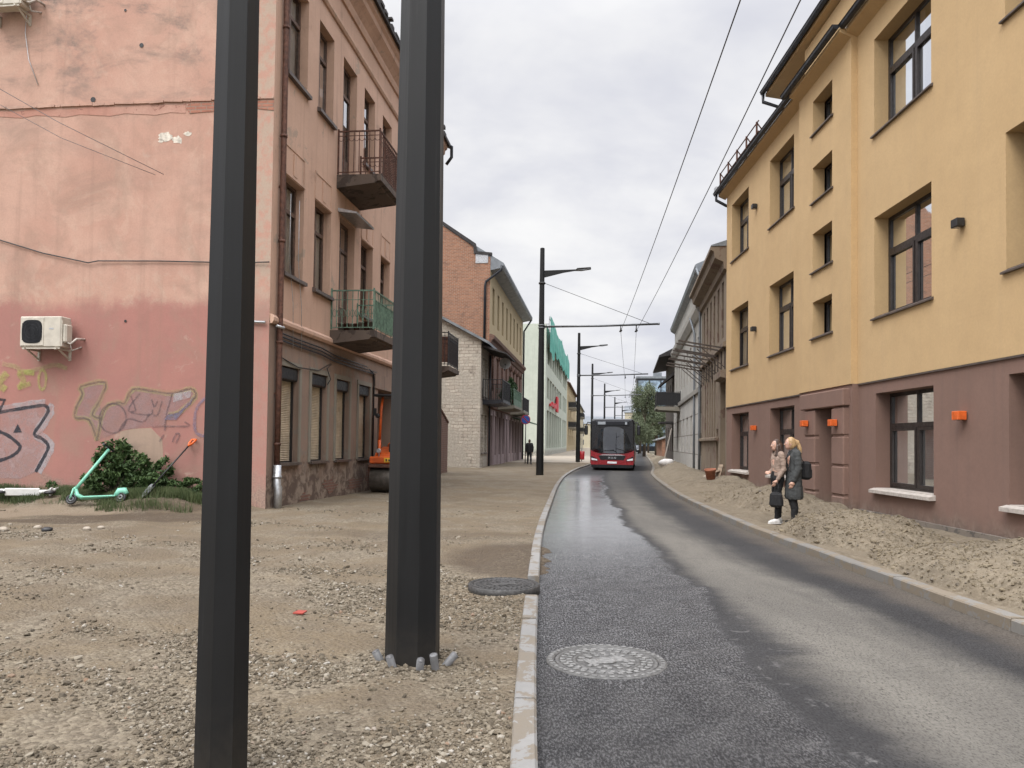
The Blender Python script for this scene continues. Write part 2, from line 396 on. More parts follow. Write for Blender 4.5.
def gable_roof(mb, P, t0, t1, d0, d1, ze, zr, over=.35, th=.12, mi=0):
    dm = (d0+d1)/2; k = (zr-ze)/(dm-d0)
    for (a, b) in ((d0-over, dm), (d1+over, dm)):
        za = ze-over*k
        q = [(a, za), (b, zr), (b, zr+th), (a, za+th)]
        vs = [P(t0-over*.5, d, z) for d, z in q]+[P(t1+over*.5, d, z) for d, z in q]
        mb.add(vs, [(0, 1, 2, 3), (7, 6, 5, 4), (0, 4, 5, 1), (1, 5, 6, 2), (2, 6, 7, 3), (3, 7, 4, 0)], mi)
def frame_dir(o, d):                                            # rotation that takes local x to d
    return math.atan2(d[1], d[0])
LD = (.114, 1.); LA = math.atan2(1., .114)                       # left row: facade direction
_n = hypot(*LD); LU = (LD[0]/_n, LD[1]/_n)
def left_at(t): return (-5.17+LU[0]*t, 16.23+LU[1]*t, 0)
PL = PS(1); PR = PS(-1)
def outline(mb, P, pts, th=.02, d=0., mi=0):
    """flat paint or plaster patch on a wall, a few millimetres proud"""
    mb.prism([P(t, d, z) for t, z in pts], Vector(P(0, -th, 0))-Vector(P(0, 0, 0)), mi)

# ================================================================== pink building on the left
M['pink_gable'] = None
def pink_gable_mat():
    n = NT('faded_pink_render'); p = n.obj(); x, y, z = n.sep(p)
    big = n.noise(p, .42, 6, .62); mid = n.noise(p, 2.1, 7, .66, .4); fine = n.noise(p, 24, 4, .62)
    up = n.mix(n.ramp(big, .38, .62), (.475, .298, .230), (.43, .25, .19))
    up = n.mix(n.ramp(n.noise(p, .9, 7, .7, .8), .52, .60, 0, .5), up, (.49, .33, .255))
    up = n.mix(n.ramp(mid, .45, .8, 0, .5), up, (.37, .215, .165))
    st = n.noise(n.scale(p, (1., .7, 1.6)), .8, 8, .72, .5)
    hi = n.ramp(z, 7.5, 11.5)
    up = n.mix(n.math('MULTIPLY', n.ramp(st, .46, .70), n.math('ADD', n.math('MULTIPLY', hi, .95), .22)), up, (.17, .135, .115))
    lo = n.mix(n.ramp(big, .4, .62), (.345, .160, .133), (.315, .148, .126))
    lo = n.mix(n.ramp(mid, .42, .75, 0, .55), lo, (.28, .138, .115))
    lo = n.mix(n.ramp(n.noise(p, 1.7, 6, .7), .62, .70, 0, .5), lo, (.37, .225, .185))
    edge = n.math('ADD', z, n.math('MULTIPLY', n.math('SUBTRACT', n.noise(p, .9, 5, .7), .5), .9))
    edge = n.math('ADD', edge, n.math('MULTIPLY', n.math('SUBTRACT', mid, .5), .35))
    col = n.mix(n.ramp(edge, 4.22, 4.66), lo, up)
    fl = n.math('MULTIPLY', n.ramp(edge, 4.3, 4.5), n.ramp(edge, 4.9, 5.3, 1, 0))
    col = n.mix(n.math('MULTIPLY', fl, n.ramp(n.noise(p, 2.6, 7, .75, .8), .5, .60, 0, .4)), col, (.45, .335, .26))
    run = n.noise(n.scale(p, (4., 4., .16)), 1., 5, .6)
    col = n.mix(n.ramp(run, .50, .78, 0, .42), col, (.24, .15, .115))
    col = n.mix(n.ramp(n.noise(p, .85, 8, .72, .7), .46, .66, 0, .42), col, (.27, .185, .14))
    col = n.mix(n.ramp(n.noise(p, 1.9, 8, .75, .4), .60, .70, 0, .5), col, (.44, .335, .27))
    low = n.math('ADD', z, n.math('MULTIPLY', n.math('SUBTRACT', mid, .5), 1.6))
    col = n.mix(n.ramp(low, .25, .75, .8, 0), col, n.mix(n.ramp(fine, .35, .65), (.30, .22, .17), (.16, .12, .10)))
    yy = n.math('ADD', y, n.math('MULTIPLY', n.math('SUBTRACT', mid, .5), .25))
    q = n.ramp(yy, .42, .52, 1, 0)
    qc = n.mix(n.ramp(n.noise(p, 3.5, 6, .7), .42, .62), (.38, .30, .235), (.42, .235, .18))
    col = n.mix(n.math('MULTIPLY', q, n.ramp(z, 4.3, 5.2, .25, .85)), col, qc)
    col = n.mix(n.ramp(fine, .35, .75, 0, .16), col, (.2, .11, .09))
    n.set(col, .92); n.bump(n.math('ADD', n.math('MULTIPLY', n.noise(p, 38, 4, .6), .4), mid), .4, .014); return n.m
M['pink_gable'] = pink_gable_mat()
M['pink_street'] = plaster('dusty_pink_street_render', (.56, .37, .275), (.49, .32, .235), (.38, .29, .225), .62, 1.5, stain=(.11, .08, .062), stain_amt=.6, streak=.45, bump=.4,
                           low=((.34, .27, .215), 1.02, 1.1, (.17, .115, .09)))
M['brickband'] = brick('exposed_red_brick', (.36, .16, .105), (.30, .12, .085), (.25, .19, .15), .25, .075, .01, .35)
M['oldbrick'] = brick('old_dirty_brick', (.20, .095, .065), (.15, .075, .055), (.17, .135, .11), .25, .075, .012, .7)
M['shutter'] = flat('cream_roller_shutter', (.46, .39, .29), .6, sc=4)
M['reveal'] = plaster('grey_render', (.24, .22, .18), (.20, .185, .15), bump=.3)

M['groundfl'] = plaster('grimy_brown_render', (.265, .185, .142), (.22, .155, .118), (.22, .18, .147), .57, 1.6, stain=(.06, .045, .038), stain_amt=.7, streak=.6, bump=.5, low=((.26, .205, .16), .85, 2.6, (.10, .068, .052)))
pink = empty('apartment_building', left_at(0), LA, 'weathered pink three-storey building with a graffiti-covered blank side wall', 'building')
HZ = 14.1
SH = [(.6, 1.68), (2.43, 3.55), (4.2, 5.32), (6.12, 7.24)]
MIDW = [(.6, 1.77), (2.45, 3.6), (6.12, 7.3), (8.15, 9.22), (10.05, 11.1), (11.95, 13.0)]
TOPW = [(.6, 1.83), (2.55, 3.6), (6.2, 7.27), (8.12, 9.17), (10.07, 11.1), (12, 13.05)]
holes = [(a, b, 1.0, 3.17, .24) for a, b in SH]+[(7.92, 10.1, -.2, 3.15, 1.4)]+[(a, b, 1.0, 3.1, .24) for a, b in ((11.2, 12.3), (13, 14.1))]
holes += [(a, b, 5.24, 7.42) for a, b in MIDW]+[(4.27, 5.53, 4.42, 7.55), (13.9, 15.0, 4.42, 7.5)]
holes += [(a, b, 9.72, 11.95) for a, b in TOPW]+[(4.34, 5.5, 8.6, 11.93), (13.9, 15.0, 8.6, 11.93)]
b = MB(); wall_face(b, PL, 0, 16.2, 4.1, HZ, [h for h in holes if h[2] > 4], .22, 0, 0)
b.quad(PL(16.2, 0, -.4), PL(16.2, 13, -.4), PL(16.2, 13, HZ), PL(16.2, 0, HZ)); b.quad(PL(0, 13, -.4), PL(16.2, 13, -.4), PL(16.2, 13, HZ), PL(0, 13, HZ))
b.build('wall', M['pink_street'], pink)
b = MB(); wall_face(b, PL, 0, 16.2, -.4, 4.1, [h for h in holes if h[2] < 4], .22, 0, 0); b.build('ground_floor_wall', M['groundfl'], pink)
b = MB(); b.poly([(0, 0, -.4), (0, 13, -.4), (0, 13, HZ), (0, 6.5, 17.4), (0, 0, HZ)]); b.build('gable_wall', M['pink_gable'], pink)
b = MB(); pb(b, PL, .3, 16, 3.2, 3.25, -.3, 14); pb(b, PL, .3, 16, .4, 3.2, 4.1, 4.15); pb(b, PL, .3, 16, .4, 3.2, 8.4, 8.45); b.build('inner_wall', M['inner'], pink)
for nm, x0, sec in (('string_course', .02, [(0, 12.5), (-.05, 12.5), (-.09, 12.56), (-.09, 12.64), (-.04, 12.7), (0, 12.7)]),
                    ('cornice', .0, [(-.001, 13.3), (-.06, 13.3), (-.1, 13.42), (-.1, 13.5), (-.22, 13.62), (-.34, 13.72), (-.36, 13.86), (-.44, 13.92), (-.46, 14.06), (-.46, 14.12), (-.001, 14.12)]),
                    ('floor_band', .02, [(0, 4.0), (-.05, 4.0), (-.09, 4.06), (-.09, 4.13), (-.03, 4.2), (0, 4.2)])):
    b = MB(); profile(b, PL, x0, 16.21, sec); b.build(nm, M['pink_street'], pink)
b = MB(); gable_roof(b, PL, -.1, 16.3, -.2, 13.2, 14.2, 17.5, .38, .14); b.build('roof', M['roofdark'], pink)
b = MB()
for i in range(38):                                            # broken tile edge along the eave
    t = .2+i*.4+random.uniform(-.1, .1); b.box(*sorted((t, t+random.uniform(.15, .4))), -.62+random.uniform(-.08, .05), -.35, 14.13+random.uniform(0, .03), 14.2+random.uniform(0, .08))
b.build('edge_tile', M['roofdark'], pink)
for i, (a, c) in enumerate(SH+[(11.2, 12.3), (13, 14.1)]):
    zt = 3.17 if i < 4 else 3.1
    s_ = MB(); n = 46
    for k in range(n):
        z0 = 1.03+k*(zt-.3-1.03)/n; z1 = 1.03+(k+1)*(zt-.3-1.03)/n
        s_.add([PL(a+.06, .185, z0), PL(c-.06, .185, z0), PL(c-.06, .165, (z0+z1)/2), PL(a+.06, .165, (z0+z1)/2), PL(c-.06, .185, z1), PL(a+.06, .185, z1)], [(0, 1, 2, 3), (3, 2, 4, 5)])
    so = s_.build('roller_shutter', M['shutter'], pink)
    g = MB(); pb(g, PL, a+.002, a+.06, .13, .236, 1.02, zt); pb(g, PL, c-.06, c-.002, .13, .236, 1.02, zt); pb(g, PL, a+.062, c-.062, .15, .236, 1.0, 1.035); g.build('guide_rail', M['black'], so)
    g = MB(); pb(g, PL, a+.003, c-.003, .02, .232, zt-.3, zt-.004, 0, .03); g.build('shutter_box', M['gutter'], so)
    g = MB(); pb(g, PL, a-.05, c+.05, -.09, .12, .95, 1.012); g.build('sill', M['sillmetal'], so)
    g = MB(); pb(g, PL, a-.12, a-.002, -.03, .0, .99, zt+.12); pb(g, PL, c+.002, c+.12, -.03, .0, .99, zt+.12); pb(g, PL, a-.002, c+.002, -.03, 0, zt+.002, zt+.12)
    g.build('surround', M['reveal'], so)
for j, (rows, z0, z1) in enumerate(((MIDW, 5.24, 7.42), (TOPW, 9.72, 11.95))):
    for i, (a, c) in enumerate(rows):
        cur = [((0, .33, M['curtain']), (.7, 1, M['curtain'])), ((.05, .95, M['curtain']),), (), ((.0, .4, M['curtain2']),)][(i+j) % 4]
        w = window(pink, PL, a, c, z0, z1, .2, M['oldframe'], M['glass'], (.5,), .7, .06, sill=(.1, .1, M['sillmetal']), curtain=cur)
        g = MB()
        if j == 0:
            pb(g, PL, a-.02, a+.05, -.014, 0, z1+.1, z1+.66); pb(g, PL, c-.05, c+.02, -.014, 0, z1+.1, z1+.66); pb(g, PL, a-.02, c+.02, -.016, 0, z1+.662, z1+.72)
            pb(g, PL, (a+c)/2-.1, (a+c)/2+.1, -.03, 0, z1+.1, z1+.6); pb(g, PL, a-.02, c+.02, -.02, 0, z1+.02, z1+.1)
            g.build('head_moulding', M['pink_street'], w)
for (a, c, z0, z1, lab) in ((4.27, 5.53, 4.42, 7.55, 'balcony_door'), (13.9, 15.0, 4.42, 7.5, 'balcony_door'), (4.34, 5.5, 8.6, 11.93, 'balcony_door'), (13.9, 15, 8.6, 11.93, 'balcony_door')):
    w = window(pink, PL, a, c, z0, z1, .2, M['oldframe'], M['glass'], (.5,), .76, .08, curtain=((0, .45, M['curtain']),)); w.name = lab
    g = MB(); pb(g, PL, a+.08, c-.08, .21, .26, z0+.08, z0+.8); g.build('lower_panel', M['oldframe'], w)
g = MB(); profile(g, PL, 4.1, 5.7, [(0, 7.62), (-.5, 7.56), (-.52, 7.6), (0, 7.72)]); g.build('door_hood', M['tin'], pink)
# doorway with its passage
g = MB(); wall_face(g, PL, 7.92, 10.1, -.2, 3.15, [(8.3, 9.7, -.2, 2.75)], .12, 0, 0, 1.3); pb(g, PL, 8.34, 9.66, 1.38, 1.43, 0, 2.74); g.build('entrance_door', M['darkwood'], pink)
g = MB(); pb(g, PL, 7.55, 7.91, -.06, .2, -.2, 3.5); pb(g, PL, 10.11, 10.47, -.06, .2, -.2, 3.5); pb(g, PL, 7.5, 10.52, -.1, .2, 3.16, 3.6); g.build('door_surround', M['groundfl'], pink)
# balconies
def balcony(t0, t1, out, zt, zr, mats, kind, label):
    g = MB(); slab(g, PL, t0, t1, out, zt, .3, .05)
    bo = g.build('balcony', mats[0], pink); bo['label'] = label
    r = MB(); railing(r, PL, t0+.05, t1-.05, out-.05, zt+.08, zr, .13, .009, zr-.24 if kind else zr-.12, kind == 0)
    if kind == 1:
        for i in range(9):                                     # scrolls in the old green ironwork
            for (p, q) in (((t0+.05, -.1-i*.12), (t0+.05, -.16-i*.12)),):
                r.tube([PL(p[0], p[1]+.05*cos(a_), zt+.45+.1*sin(a_)) for a_ in np.linspace(0, 2*pi, 9)], .008, 4, cap=False)
    r.build('railing', mats[1], bo)
    return bo
M['balcstone'] = plaster('stained_concrete', (.115, .085, .066), (.08, .06, .048), (.045, .032, .026), .52, 1.8, bump=.6)
bt = balcony(3.95, 5.95, 1.2, 8.55, 9.72, (M['balcstone'], M['rust']), 0, 'upper balcony with rusty brown railing')
g = MB()
for i in range(14):                                            # slatted screen and a bench standing behind the bars
    pb(g, PL, 4.55, 5.85, -1.13+.0, -1.115, 8.66+i*.07, 8.70+i*.07)
pb(g, PL, 4.6, 4.64, -1.115, -1.08, 8.56, 9.6); pb(g, PL, 5.76, 5.8, -1.115, -1.08, 8.56, 9.6); g.build('slat_screen', M['rust'], bt)
bg = balcony(3.66, 5.9, 1.2, 4.38, 5.42, (M['balcstone'], M['greenpaint']), 1, 'lower balcony with old green ironwork railing')
g = MB(); pb(g, PL, 3.78, 5.8, -1.142, -1.128, 4.5, 5.2); g.build('railing_panel', M['greenpaint'], bg)
for i in range(7):                                             # pots standing on the green balcony
    h = random.uniform(.2, .3); g = MB(); g.lathe([(.07, 0), (.1, h*.9), (.115, h*.9), (.115, h), (.08, h), (.07, h*.7)], (0, 0, 0), 12)
    pt = g.build('flower_pot', M['rust'] if i % 2 else M['reveal']); p_ = (4.0+.02*i, -.2-.13*i); q = left_at(p_[0])
    pt.location = (q[0]-LU[1]*p_[1], q[1]+LU[0]*p_[1], 4.385)
    tag(pt, 'small clay or grey flower pot in the row on the green iron balcony', 'flower pot', 'pots on the green balcony')
bf = balcony(13.5, 15.6, 1.2, 4.45, 5.75, (M['balcstone'], M['black']), 0, 'far balcony with black railing')
g = MB(); pb(g, PL, 13.6, 15.5, -1.14, -1.125, 4.6, 5.6); pb(g, PL, 13.56, 13.575, -1.12, -.05, 4.6, 5.6); g.build('railing_panel', M['rust'], bf)
# downpipe, gutter end, patches of bare brick and paint
g = MB(); g.tube([PL(.34, -.09, z) for z in (.9, 3, 6, 9, 12, 13.3)]+[PL(.34, -.4, 13.8)], .062, 10); 
for z in (1.4, 3.6, 5.8, 8.1, 10.5): g.lathe([(.075, 0), (.075, .06)], PL(.34, -.09, z), 10)
for z in (2.5, 7, 11.5): pb(g, PL, .31, .37, -.1, 0, z, z+.04)
g.build('downpipe', M['rust'], pink)
g = MB(); g.tube([PL(.34, -.1, .98), PL(.34, -.1, .55), PL(.33, -.13, .5), PL(.33, -.13, -.05)], .085, 12); g.lathe([(.1, 0), (.1, .05)], PL(.34, -.1, .7), 12); g.build('downpipe_foot', M['tin'], pink)
g = MB(); g.tube([PL(16.15, -.5, 14.1), PL(16.25, -.62, 14.05), PL(16.25, -.62, 13.6), PL(16.25, -.4, 13.3)], .07, 8); g.build('gutter_outlet', M['gutter'], pink)
PGk = PG(1, 0)
g = MB(); pts = [(-.0, 8.55), (.6, 8.63), (1.0, 8.58), (1.55, 8.57), (1.9, 8.55), (1.98, 8.66), (1.9, 8.8), (1.4, 8.8), (.7, 8.8), (.0, 8.79)]
outline(g, PGk, pts, .012); g.build('brick_band', M['brickband'], pink)
M['scar'] = plaster('scarred_pink_render', (.40, .20, .15), (.45, .27, .21), (.25, .12, .09), .6, 3.0, stain=(.13, .08, .06), stain_amt=.6, bump=.7)
g = MB(); pts = [(1.99, 8.56)]+[(1.99+.35*i, 8.56+.03*sin(i*2.1)+.01*i*.5) for i in range(1, 16)]+[(7.2, 8.72)]+[(7.0-.35*i, 8.76+.025*sin(i*1.7)) for i in range(0, 15)]+[(1.99, 8.78)]
outline(g, PGk, pts, .008); g.build('plaster_scar', M['scar'], pink)
g = MB(); 
t = 0
while t < 7:                                                   # ragged plaster lip above the band
    w_ = random.uniform(.12, .5); g.prism([PGk(t, 0, 8.8), PGk(t+w_*.97, 0, 8.8+random.uniform(-.02, .02)), PGk(t+w_*.97, 0, 8.84+random.uniform(0, .03)), PGk(t, 0, 8.85)], (-.03-random.uniform(0, .02), 0, 0)); t += w_
g.build('band_lip', M['pink_gable'], pink)
M['whitepatch'] = flat('bare_lime_plaster', (.55, .50, .43), .95, var=.3, sc=12, bump=.4)
g = MB()
for (cx, cz, rx, rz) in ((2.42, 8.06, .18, .1), (2.17, 7.98, .13, .1), (1.94, 8.11, .09, .06), (2.54, 7.98, .07, .05)):
    outline(g, PGk, [(cx+rx*cos(a_)*random.uniform(.6, 1.2), cz+rz*sin(a_)*random.uniform(.6, 1.2)) for a_ in np.linspace(0, 2*pi, 15)[:-1]], .004)
g.build('plaster_patch', M['whitepatch'], pink)
M['tanpatch'] = plaster('tan_overpaint', (.37, .27, .2), (.34, .245, .185), bump=.3)
g = MB(); outline(g, PGk, [(3.3, 1.66), (3.0, 1.72), (2.6, 1.74), (2.34, 1.5), (2.3, 1.1), (2.4, .7), (3.2, .7), (3.36, 1.3)], .003); g.build('paint_patch', M['tanpatch'], pink)
g = MB()
for (cx, cz, r_) in ((3.05, 10.1, .05), (4.15, 8.94, .06), (3.45, 10.9, .03), (3.25, 4.05, .03)): g.lathe([(r_, 0), (r_*.8, .012)], (-.012, cx, cz), 9, axis='x')
g.build('wall_hole', M['black'], pink)
g = MB()
for (cx, cz, rx, rz) in ((3.9, .35, .55, .22), (5.9, .3, .8, .2), (2.2, .15, .35, .12), (7.2, .45, .3, .3)):
    g = MB(); g.prism([PL(cx+rx*cos(a_)*random.uniform(.45, 1.25), 0, cz+rz*sin(a_)*random.uniform(.5, 1.2)) for a_ in np.linspace(0, 2*pi, 31)[:-1]], Vector(PL(0, -.006, 0))); g.build('bare_brick', M['oldbrick'], pink)
# street-side conduits (fixed to the wall)
g = MB()
for k, z in enumerate((3.86, 3.78, 3.7)): g.tube([PL(.3+.1*k, -.05, z), PL(1.5, -.04, z-.02), PL(3.0, -.05, z-.03), PL(3.9, -.05, z-.1), PL(6.8+k, -.05, z-.12)], .018, 5)
g.tube([PL(7.0, -.05, 3.68), PL(7.45, -.05, 3.6), PL(7.5, -.05, 3.4), PL(7.5, -.05, .1)], .022, 5)
g.tube([PL(.4, -.04, 3.35), PL(1.5, -.05, 3.2), PL(2.8, -.05, 3.25), PL(3.6, -.06, 3.5)], .012, 4)
g.tube([PL(3.7, -.05, 3.5), PL(3.3, -.08, 3.35), PL(3.6, -.07, 3.1), PL(3.4, -.06, 2.95)], .012, 4)
g.build('conduit', M['gutter'], pink)
g = MB()
for t_ in (.75, 1.25): g.tube([PL(t_, -.1, 7.0), PL(t_+.1, -.06, 5.6), PL(t_+.35, -.06, 4.6), PL(t_+.4, -.06, 3.6)], .007, 4)
g.tube([PL(.1, -.12, 3.95), PL(.3, -.2, 3.93), PL(.45, -.12, 3.97)], .03, 6)
g.build('loose_cable', M['tin'], pink)
# graffiti, sprayed on the blank wall
SP = dict(black=spray('black_spray_paint', (.022, .022, .03), 1.25, 30), lilac=spray('pale_lilac_spray_paint', (.45, .43, .45), .6, 5), fill=spray('greyish_spray_fill', (.40, .29, .28), .65, 3),
          plum=spray('faded_plum_spray_paint', (.10, .07, .08), .5), plumfill=spray('faded_mauve_fill', (.33, .22, .215), .6, 3), olive=spray('olive_spray_paint', (.40, .36, .17), .42, 7), lime=spray('lime_spray_paint', (.38, .42, .10), .5, 7), blue=spray('dull_blue_spray_paint', (.16, .15, .23), .65))
_lay = [0]
def smooth(pts, k=5):
    out = []
    for i in range(len(pts)-1):
        p0, p1, p2, p3 = pts[max(i-1, 0)], pts[i], pts[i+1], pts[min(i+2, len(pts)-1)]
        for j in range(k):
            t = j/k; out.append(tuple(.5*(2*p1[c]+(p2[c]-p0[c])*t+(2*p0[c]-5*p1[c]+4*p2[c]-p3[c])*t*t+(3*p1[c]-p0[c]-3*p2[c]+p3[c])*t**3) for c in (0, 1)))
    return out+[pts[-1]]
def stroke(name, pts, w, m, k=5):
    _lay[0] += 1; pts = smooth(pts, k) if k > 1 else pts; g = MB(); L, R_ = [], []
    for i, p in enumerate(pts):
        a, c = pts[max(i-1, 0)], pts[min(i+1, len(pts)-1)]; dx, dz = c[0]-a[0], c[1]-a[1]; q = hypot(dx, dz) or 1
        e = w/2*(.85+.3*random.random()); L.append((p[0]-dz/q*e, p[1]+dx/q*e)); R_.append((p[0]+dz/q*e, p[1]-dx/q*e))
    x = -.004-.0005*_lay[0]
    g.add([(x, a, c) for a, c in L]+[(x, a, c) for a, c in R_], [(i, i+1, len(L)+i+1, len(L)+i) for i in range(len(L)-1)])
    return g.build(name, m, pink, recalc=False)
def fillp(name, pts, m):
    _lay[0] += 1; g = MB(); x = -.004-.0005*_lay[0]; g.poly([(x, a, c) for a, c in pts]); return g.build(name, m, pink, recalc=False)
B1 = [(6.9, 1.9), (6.37, 1.98), (6.15, 2.05), (5.66, 2.13), (5.22, 2.2), (5.07, 2.2), (5.0, 2.13), (5.02, 2.03), (5.16, 1.81), (5.31, 1.58), (5.14, 1.49), (5.01, 1.39), (4.97, 1.29), (5.04, 1.12), (5.25, .75)]
B2 = [(6.9, 1.75), (6.36, 1.69), (6.13, 1.62), (5.9, 1.52), (5.67, 1.35), (5.64, 1.27), (5.71, 1.17), (5.89, 1.06), (6.11, .99), (6.29, .93), (6.9, .8)]
fillp('graffiti_fill', smooth(B1)+[(5.6, .6), (6.9, .6)], SP['fill'])
stroke('graffiti_halo', [(p[0]-.05, p[1]+.0) for p in B1[5:]], .2, SP['lilac']); stroke('graffiti_halo', [(p[0], p[1]+.05) for p in B1[:6]], .18, SP['lilac'])
stroke('graffiti_line', B1, .075, SP['black']); stroke('graffiti_line', B2, .075, SP['black']); stroke('graffiti_line', [(6.3, 2.05), (6.15, 2.09), (6.04, 2.32), (6.3, 2.35)], .07, SP['black'], 1)
fillp('graffiti_mark', [(5.81, 1.6), (5.71, 1.8), (5.6, 1.61)], SP['black'])
T1 = [(3.83, 1.45), (4.03, 1.9), (4.35, 1.94), (4.34, 2.17), (4.2, 2.46), (4.25, 2.62), (3.67, 2.72), (3.8, 2.31), (3.96, 2.01), (3.72, 1.92)]
T2 = [(3.83, 1.45), (3.68, 2.13), (3.37, 2.29), (3.22, 2.27), (3.04, 2.57), (2.61, 2.54), (2.13, 2.49), (1.71, 2.59), (1.61, 2.41), (1.98, 2.07), (2.21, 2.03)]
fillp('graffiti_fill', T1[:8]+[(3.72, 1.95)], SP['plumfill']); fillp('graffiti_fill', T2+[(2.3, 1.8), (3.2, 1.7)], SP['plumfill'])
for T in (T1, T2): stroke('graffiti_halo', T, .12, SP['olive'], 3); stroke('graffiti_line', T, .045, SP['plum'], 3)
stroke('graffiti_line', [(3.48+.31*cos(a_), 1.94+.32*sin(a_)) for a_ in np.linspace(0, 2*pi, 22)], .04, SP['plum'], 1)
for T in ([(3.08, 2.43), (2.96, 2.13), (3.07, 2.09)], [(2.87, 2.48), (3.12, 2.11), (2.64, 2.02), (2.57, 2.14)], [(2.64, 2.05), (2.78, 1.87), (3.12, 1.93), (3.33, 1.68)], [(2.6, 2.36), (2.53, 2.2), (2.46, 2.32)],
          [(2.36, 2.32), (2.45, 2.03), (2.55, 2.02)], [(2.13, 2.49), (2.24, 2.09), (2.28, 1.69)], [(2.56, 1.76), (2.3, 1.78), (1.74, 1.79), (1.83, 1.88)], [(2.1, 1.45), (2.02, 1.62), (1.94, 1.6), (2.02, 1.42)], [(2.3, 1.6), (2.4, 1.45)]):
    stroke('graffiti_line', T, .038, SP['plum'], 4)
fillp('graffiti_fill', [(2.21, 2.03), (1.98, 2.07), (1.66, 2.41), (1.7, 2.26), (1.84, 2.14), (2.02, 1.92), (2.31, 1.92)], SP['blue'])
fillp('graffiti_fill', [(2.1, 2.3), (1.72, 2.4), (1.7, 2.55), (2.1, 2.48)], SP['lilac'])
stroke('graffiti_line', [(1.28, 2.46), (1.56, 2.19), (1.59, 1.7), (1.36, 1.61), (1.32, 2.1)], .07, SP['blue'], 4)
stroke('graffiti_line', [(5.15+.09*cos(a_), 2.77+.22*sin(a_)) for a_ in np.linspace(0, 2*pi, 16)], .06, SP['lime'], 1)
stroke('graffiti_line', [(6.12, 3.12), (5.81, 3.06), (5.52, 2.95), (4.88, 3.09), (4.57, 3.01)], .1, SP['olive']); stroke('graffiti_line', [(5.34, 2.92), (5.71, 2.92), (5.58, 2.75), (5.7, 2.6), (5.42, 2.69)], .12, SP['lime'])
stroke('graffiti_line', [(5.99, 2.92), (6.17, 2.69), (6.01, 2.54)], .16, SP['lime'])
# ================================================================== yellow building on the right
YO = (7.56, 11.37); YD = (.02168, .99977)
YA = math.atan2(-YD[1], -YD[0])                                  # local x runs back towards the viewer, so local y points inward
def right_w(t, d, z): return (YO[0]+YD[0]*t+YD[1]*d, YO[1]+YD[1]*t-YD[0]*d, z)
yel = empty('yellow_building', (*YO, 0), YA, 'yellow rendered building with a brown ground floor and deep square windows', 'building')
T0, T1, ZB, ZE = -4.6, 17.15, 2.94, 10.92
rows = ((.66, 2.67), (4.27, 6.41), (8.2, 10.27))
cols = ((-1.85, .38), (2.57, 4.9), (9.88, 12.03), (14.3, 16.43))
small = ((4.27, 5.18), (5.95, 6.93), (7.73, 8.63), (9.48, 10.34))
DEP = .3
def parts_of(t0, t1, d0, zlo, zhi, hs):
    return [h for h in hs if h[0] < t1 and h[1] > t0 and h[2] < zhi and h[3] > zlo]
allh = [(a, c, z0, z1) for a, c in cols for z0, z1 in rows]+[(6.82, 8.08, z0, z1) for z0, z1 in small]
BAY = (5.74, 9.08, -.14)
up_, lo_ = MB(), MB()
for (t0, t1, d0) in ((T0, BAY[0], 0), (BAY[0], BAY[1], BAY[2]), (BAY[1], T1, 0)):
    hs = [h for h in allh if t0 <= h[0] < t1]
    wall_face(up_, PR, t0, t1, ZB, ZE, [(*h, DEP) for h in hs if h[2] > 3], DEP, 0, 0, d0)
    lh = [(*h, DEP+.03) for h in hs if h[2] < 3]+([(6.62, 7.68, -.3, 2.5, .75)] if d0 else [])
    wall_face(lo_, PR, t0, t1, -.4, ZB, lh, DEP, 0, 0, d0+.03)
for t in (BAY[0], BAY[1]):
    up_.quad(PR(t, 0, ZB), PR(t, BAY[2], ZB), PR(t, BAY[2], ZE), PR(t, 0, ZE)); lo_.quad(PR(t, .03, -.4), PR(t, BAY[2]+.03, -.4), PR(t, BAY[2]+.03, ZB), PR(t, .03, ZB))
for (t0, t1, d0) in ((T0, BAY[0], 0), (BAY[0], BAY[1], BAY[2]), (BAY[1], T1, 0)): up_.quad(PR(t0, d0, ZB), PR(t1, d0, ZB), PR(t1, d0+.03, ZB), PR(t0, d0+.03, ZB))
box_shell(up_, PR, T0, T1, 0, 11, ZB, ZE, 0, True, (True, True), True); box_shell(lo_, PR, T0, T1, .03, 11, -.4, ZB, 0, True, (True, True), False)
# soffit, attic storey set back behind the eave
sof = ((T0, BAY[0], 0), (BAY[0], BAY[1], BAY[2]), (BAY[1], T1+.25, 0))
for (t0, t1, d0) in sof:
    profile(up_, PR, t0, t1, [(d0, ZE-.14), (d0-.26, ZE-.02), (d0-.26, ZE+.06), (d0, ZE+.06)])
up_.build('wall', M['yellow'], yel); lo_.build('ground_floor_wall', M['brownbase'], yel)
at_ = MB(); AT1 = 12.6
wall_face(at_, PR, T0, AT1, ZE+.05, 12.75, (), 0, 0, 0, .85); box_shell(at_, PR, T0, 9.9, .3, .84, ZE+.05, 12.6, 0, False); wall_face(at_, PR, T0, 9.9, ZE+.05, 12.6, (), 0, 0, 0, .3); box_shell(at_, PR, T0, AT1, .85, 10.5, ZE+.05, 12.75, 0, True, (True, True), True)
profile(at_, PR, T0, AT1+.3, [(.85, 12.56), (.12, 12.68), (.12, 12.78), (.85, 12.78)])
at_.build('attic_storey', M['yellow'], yel)
g = MB()
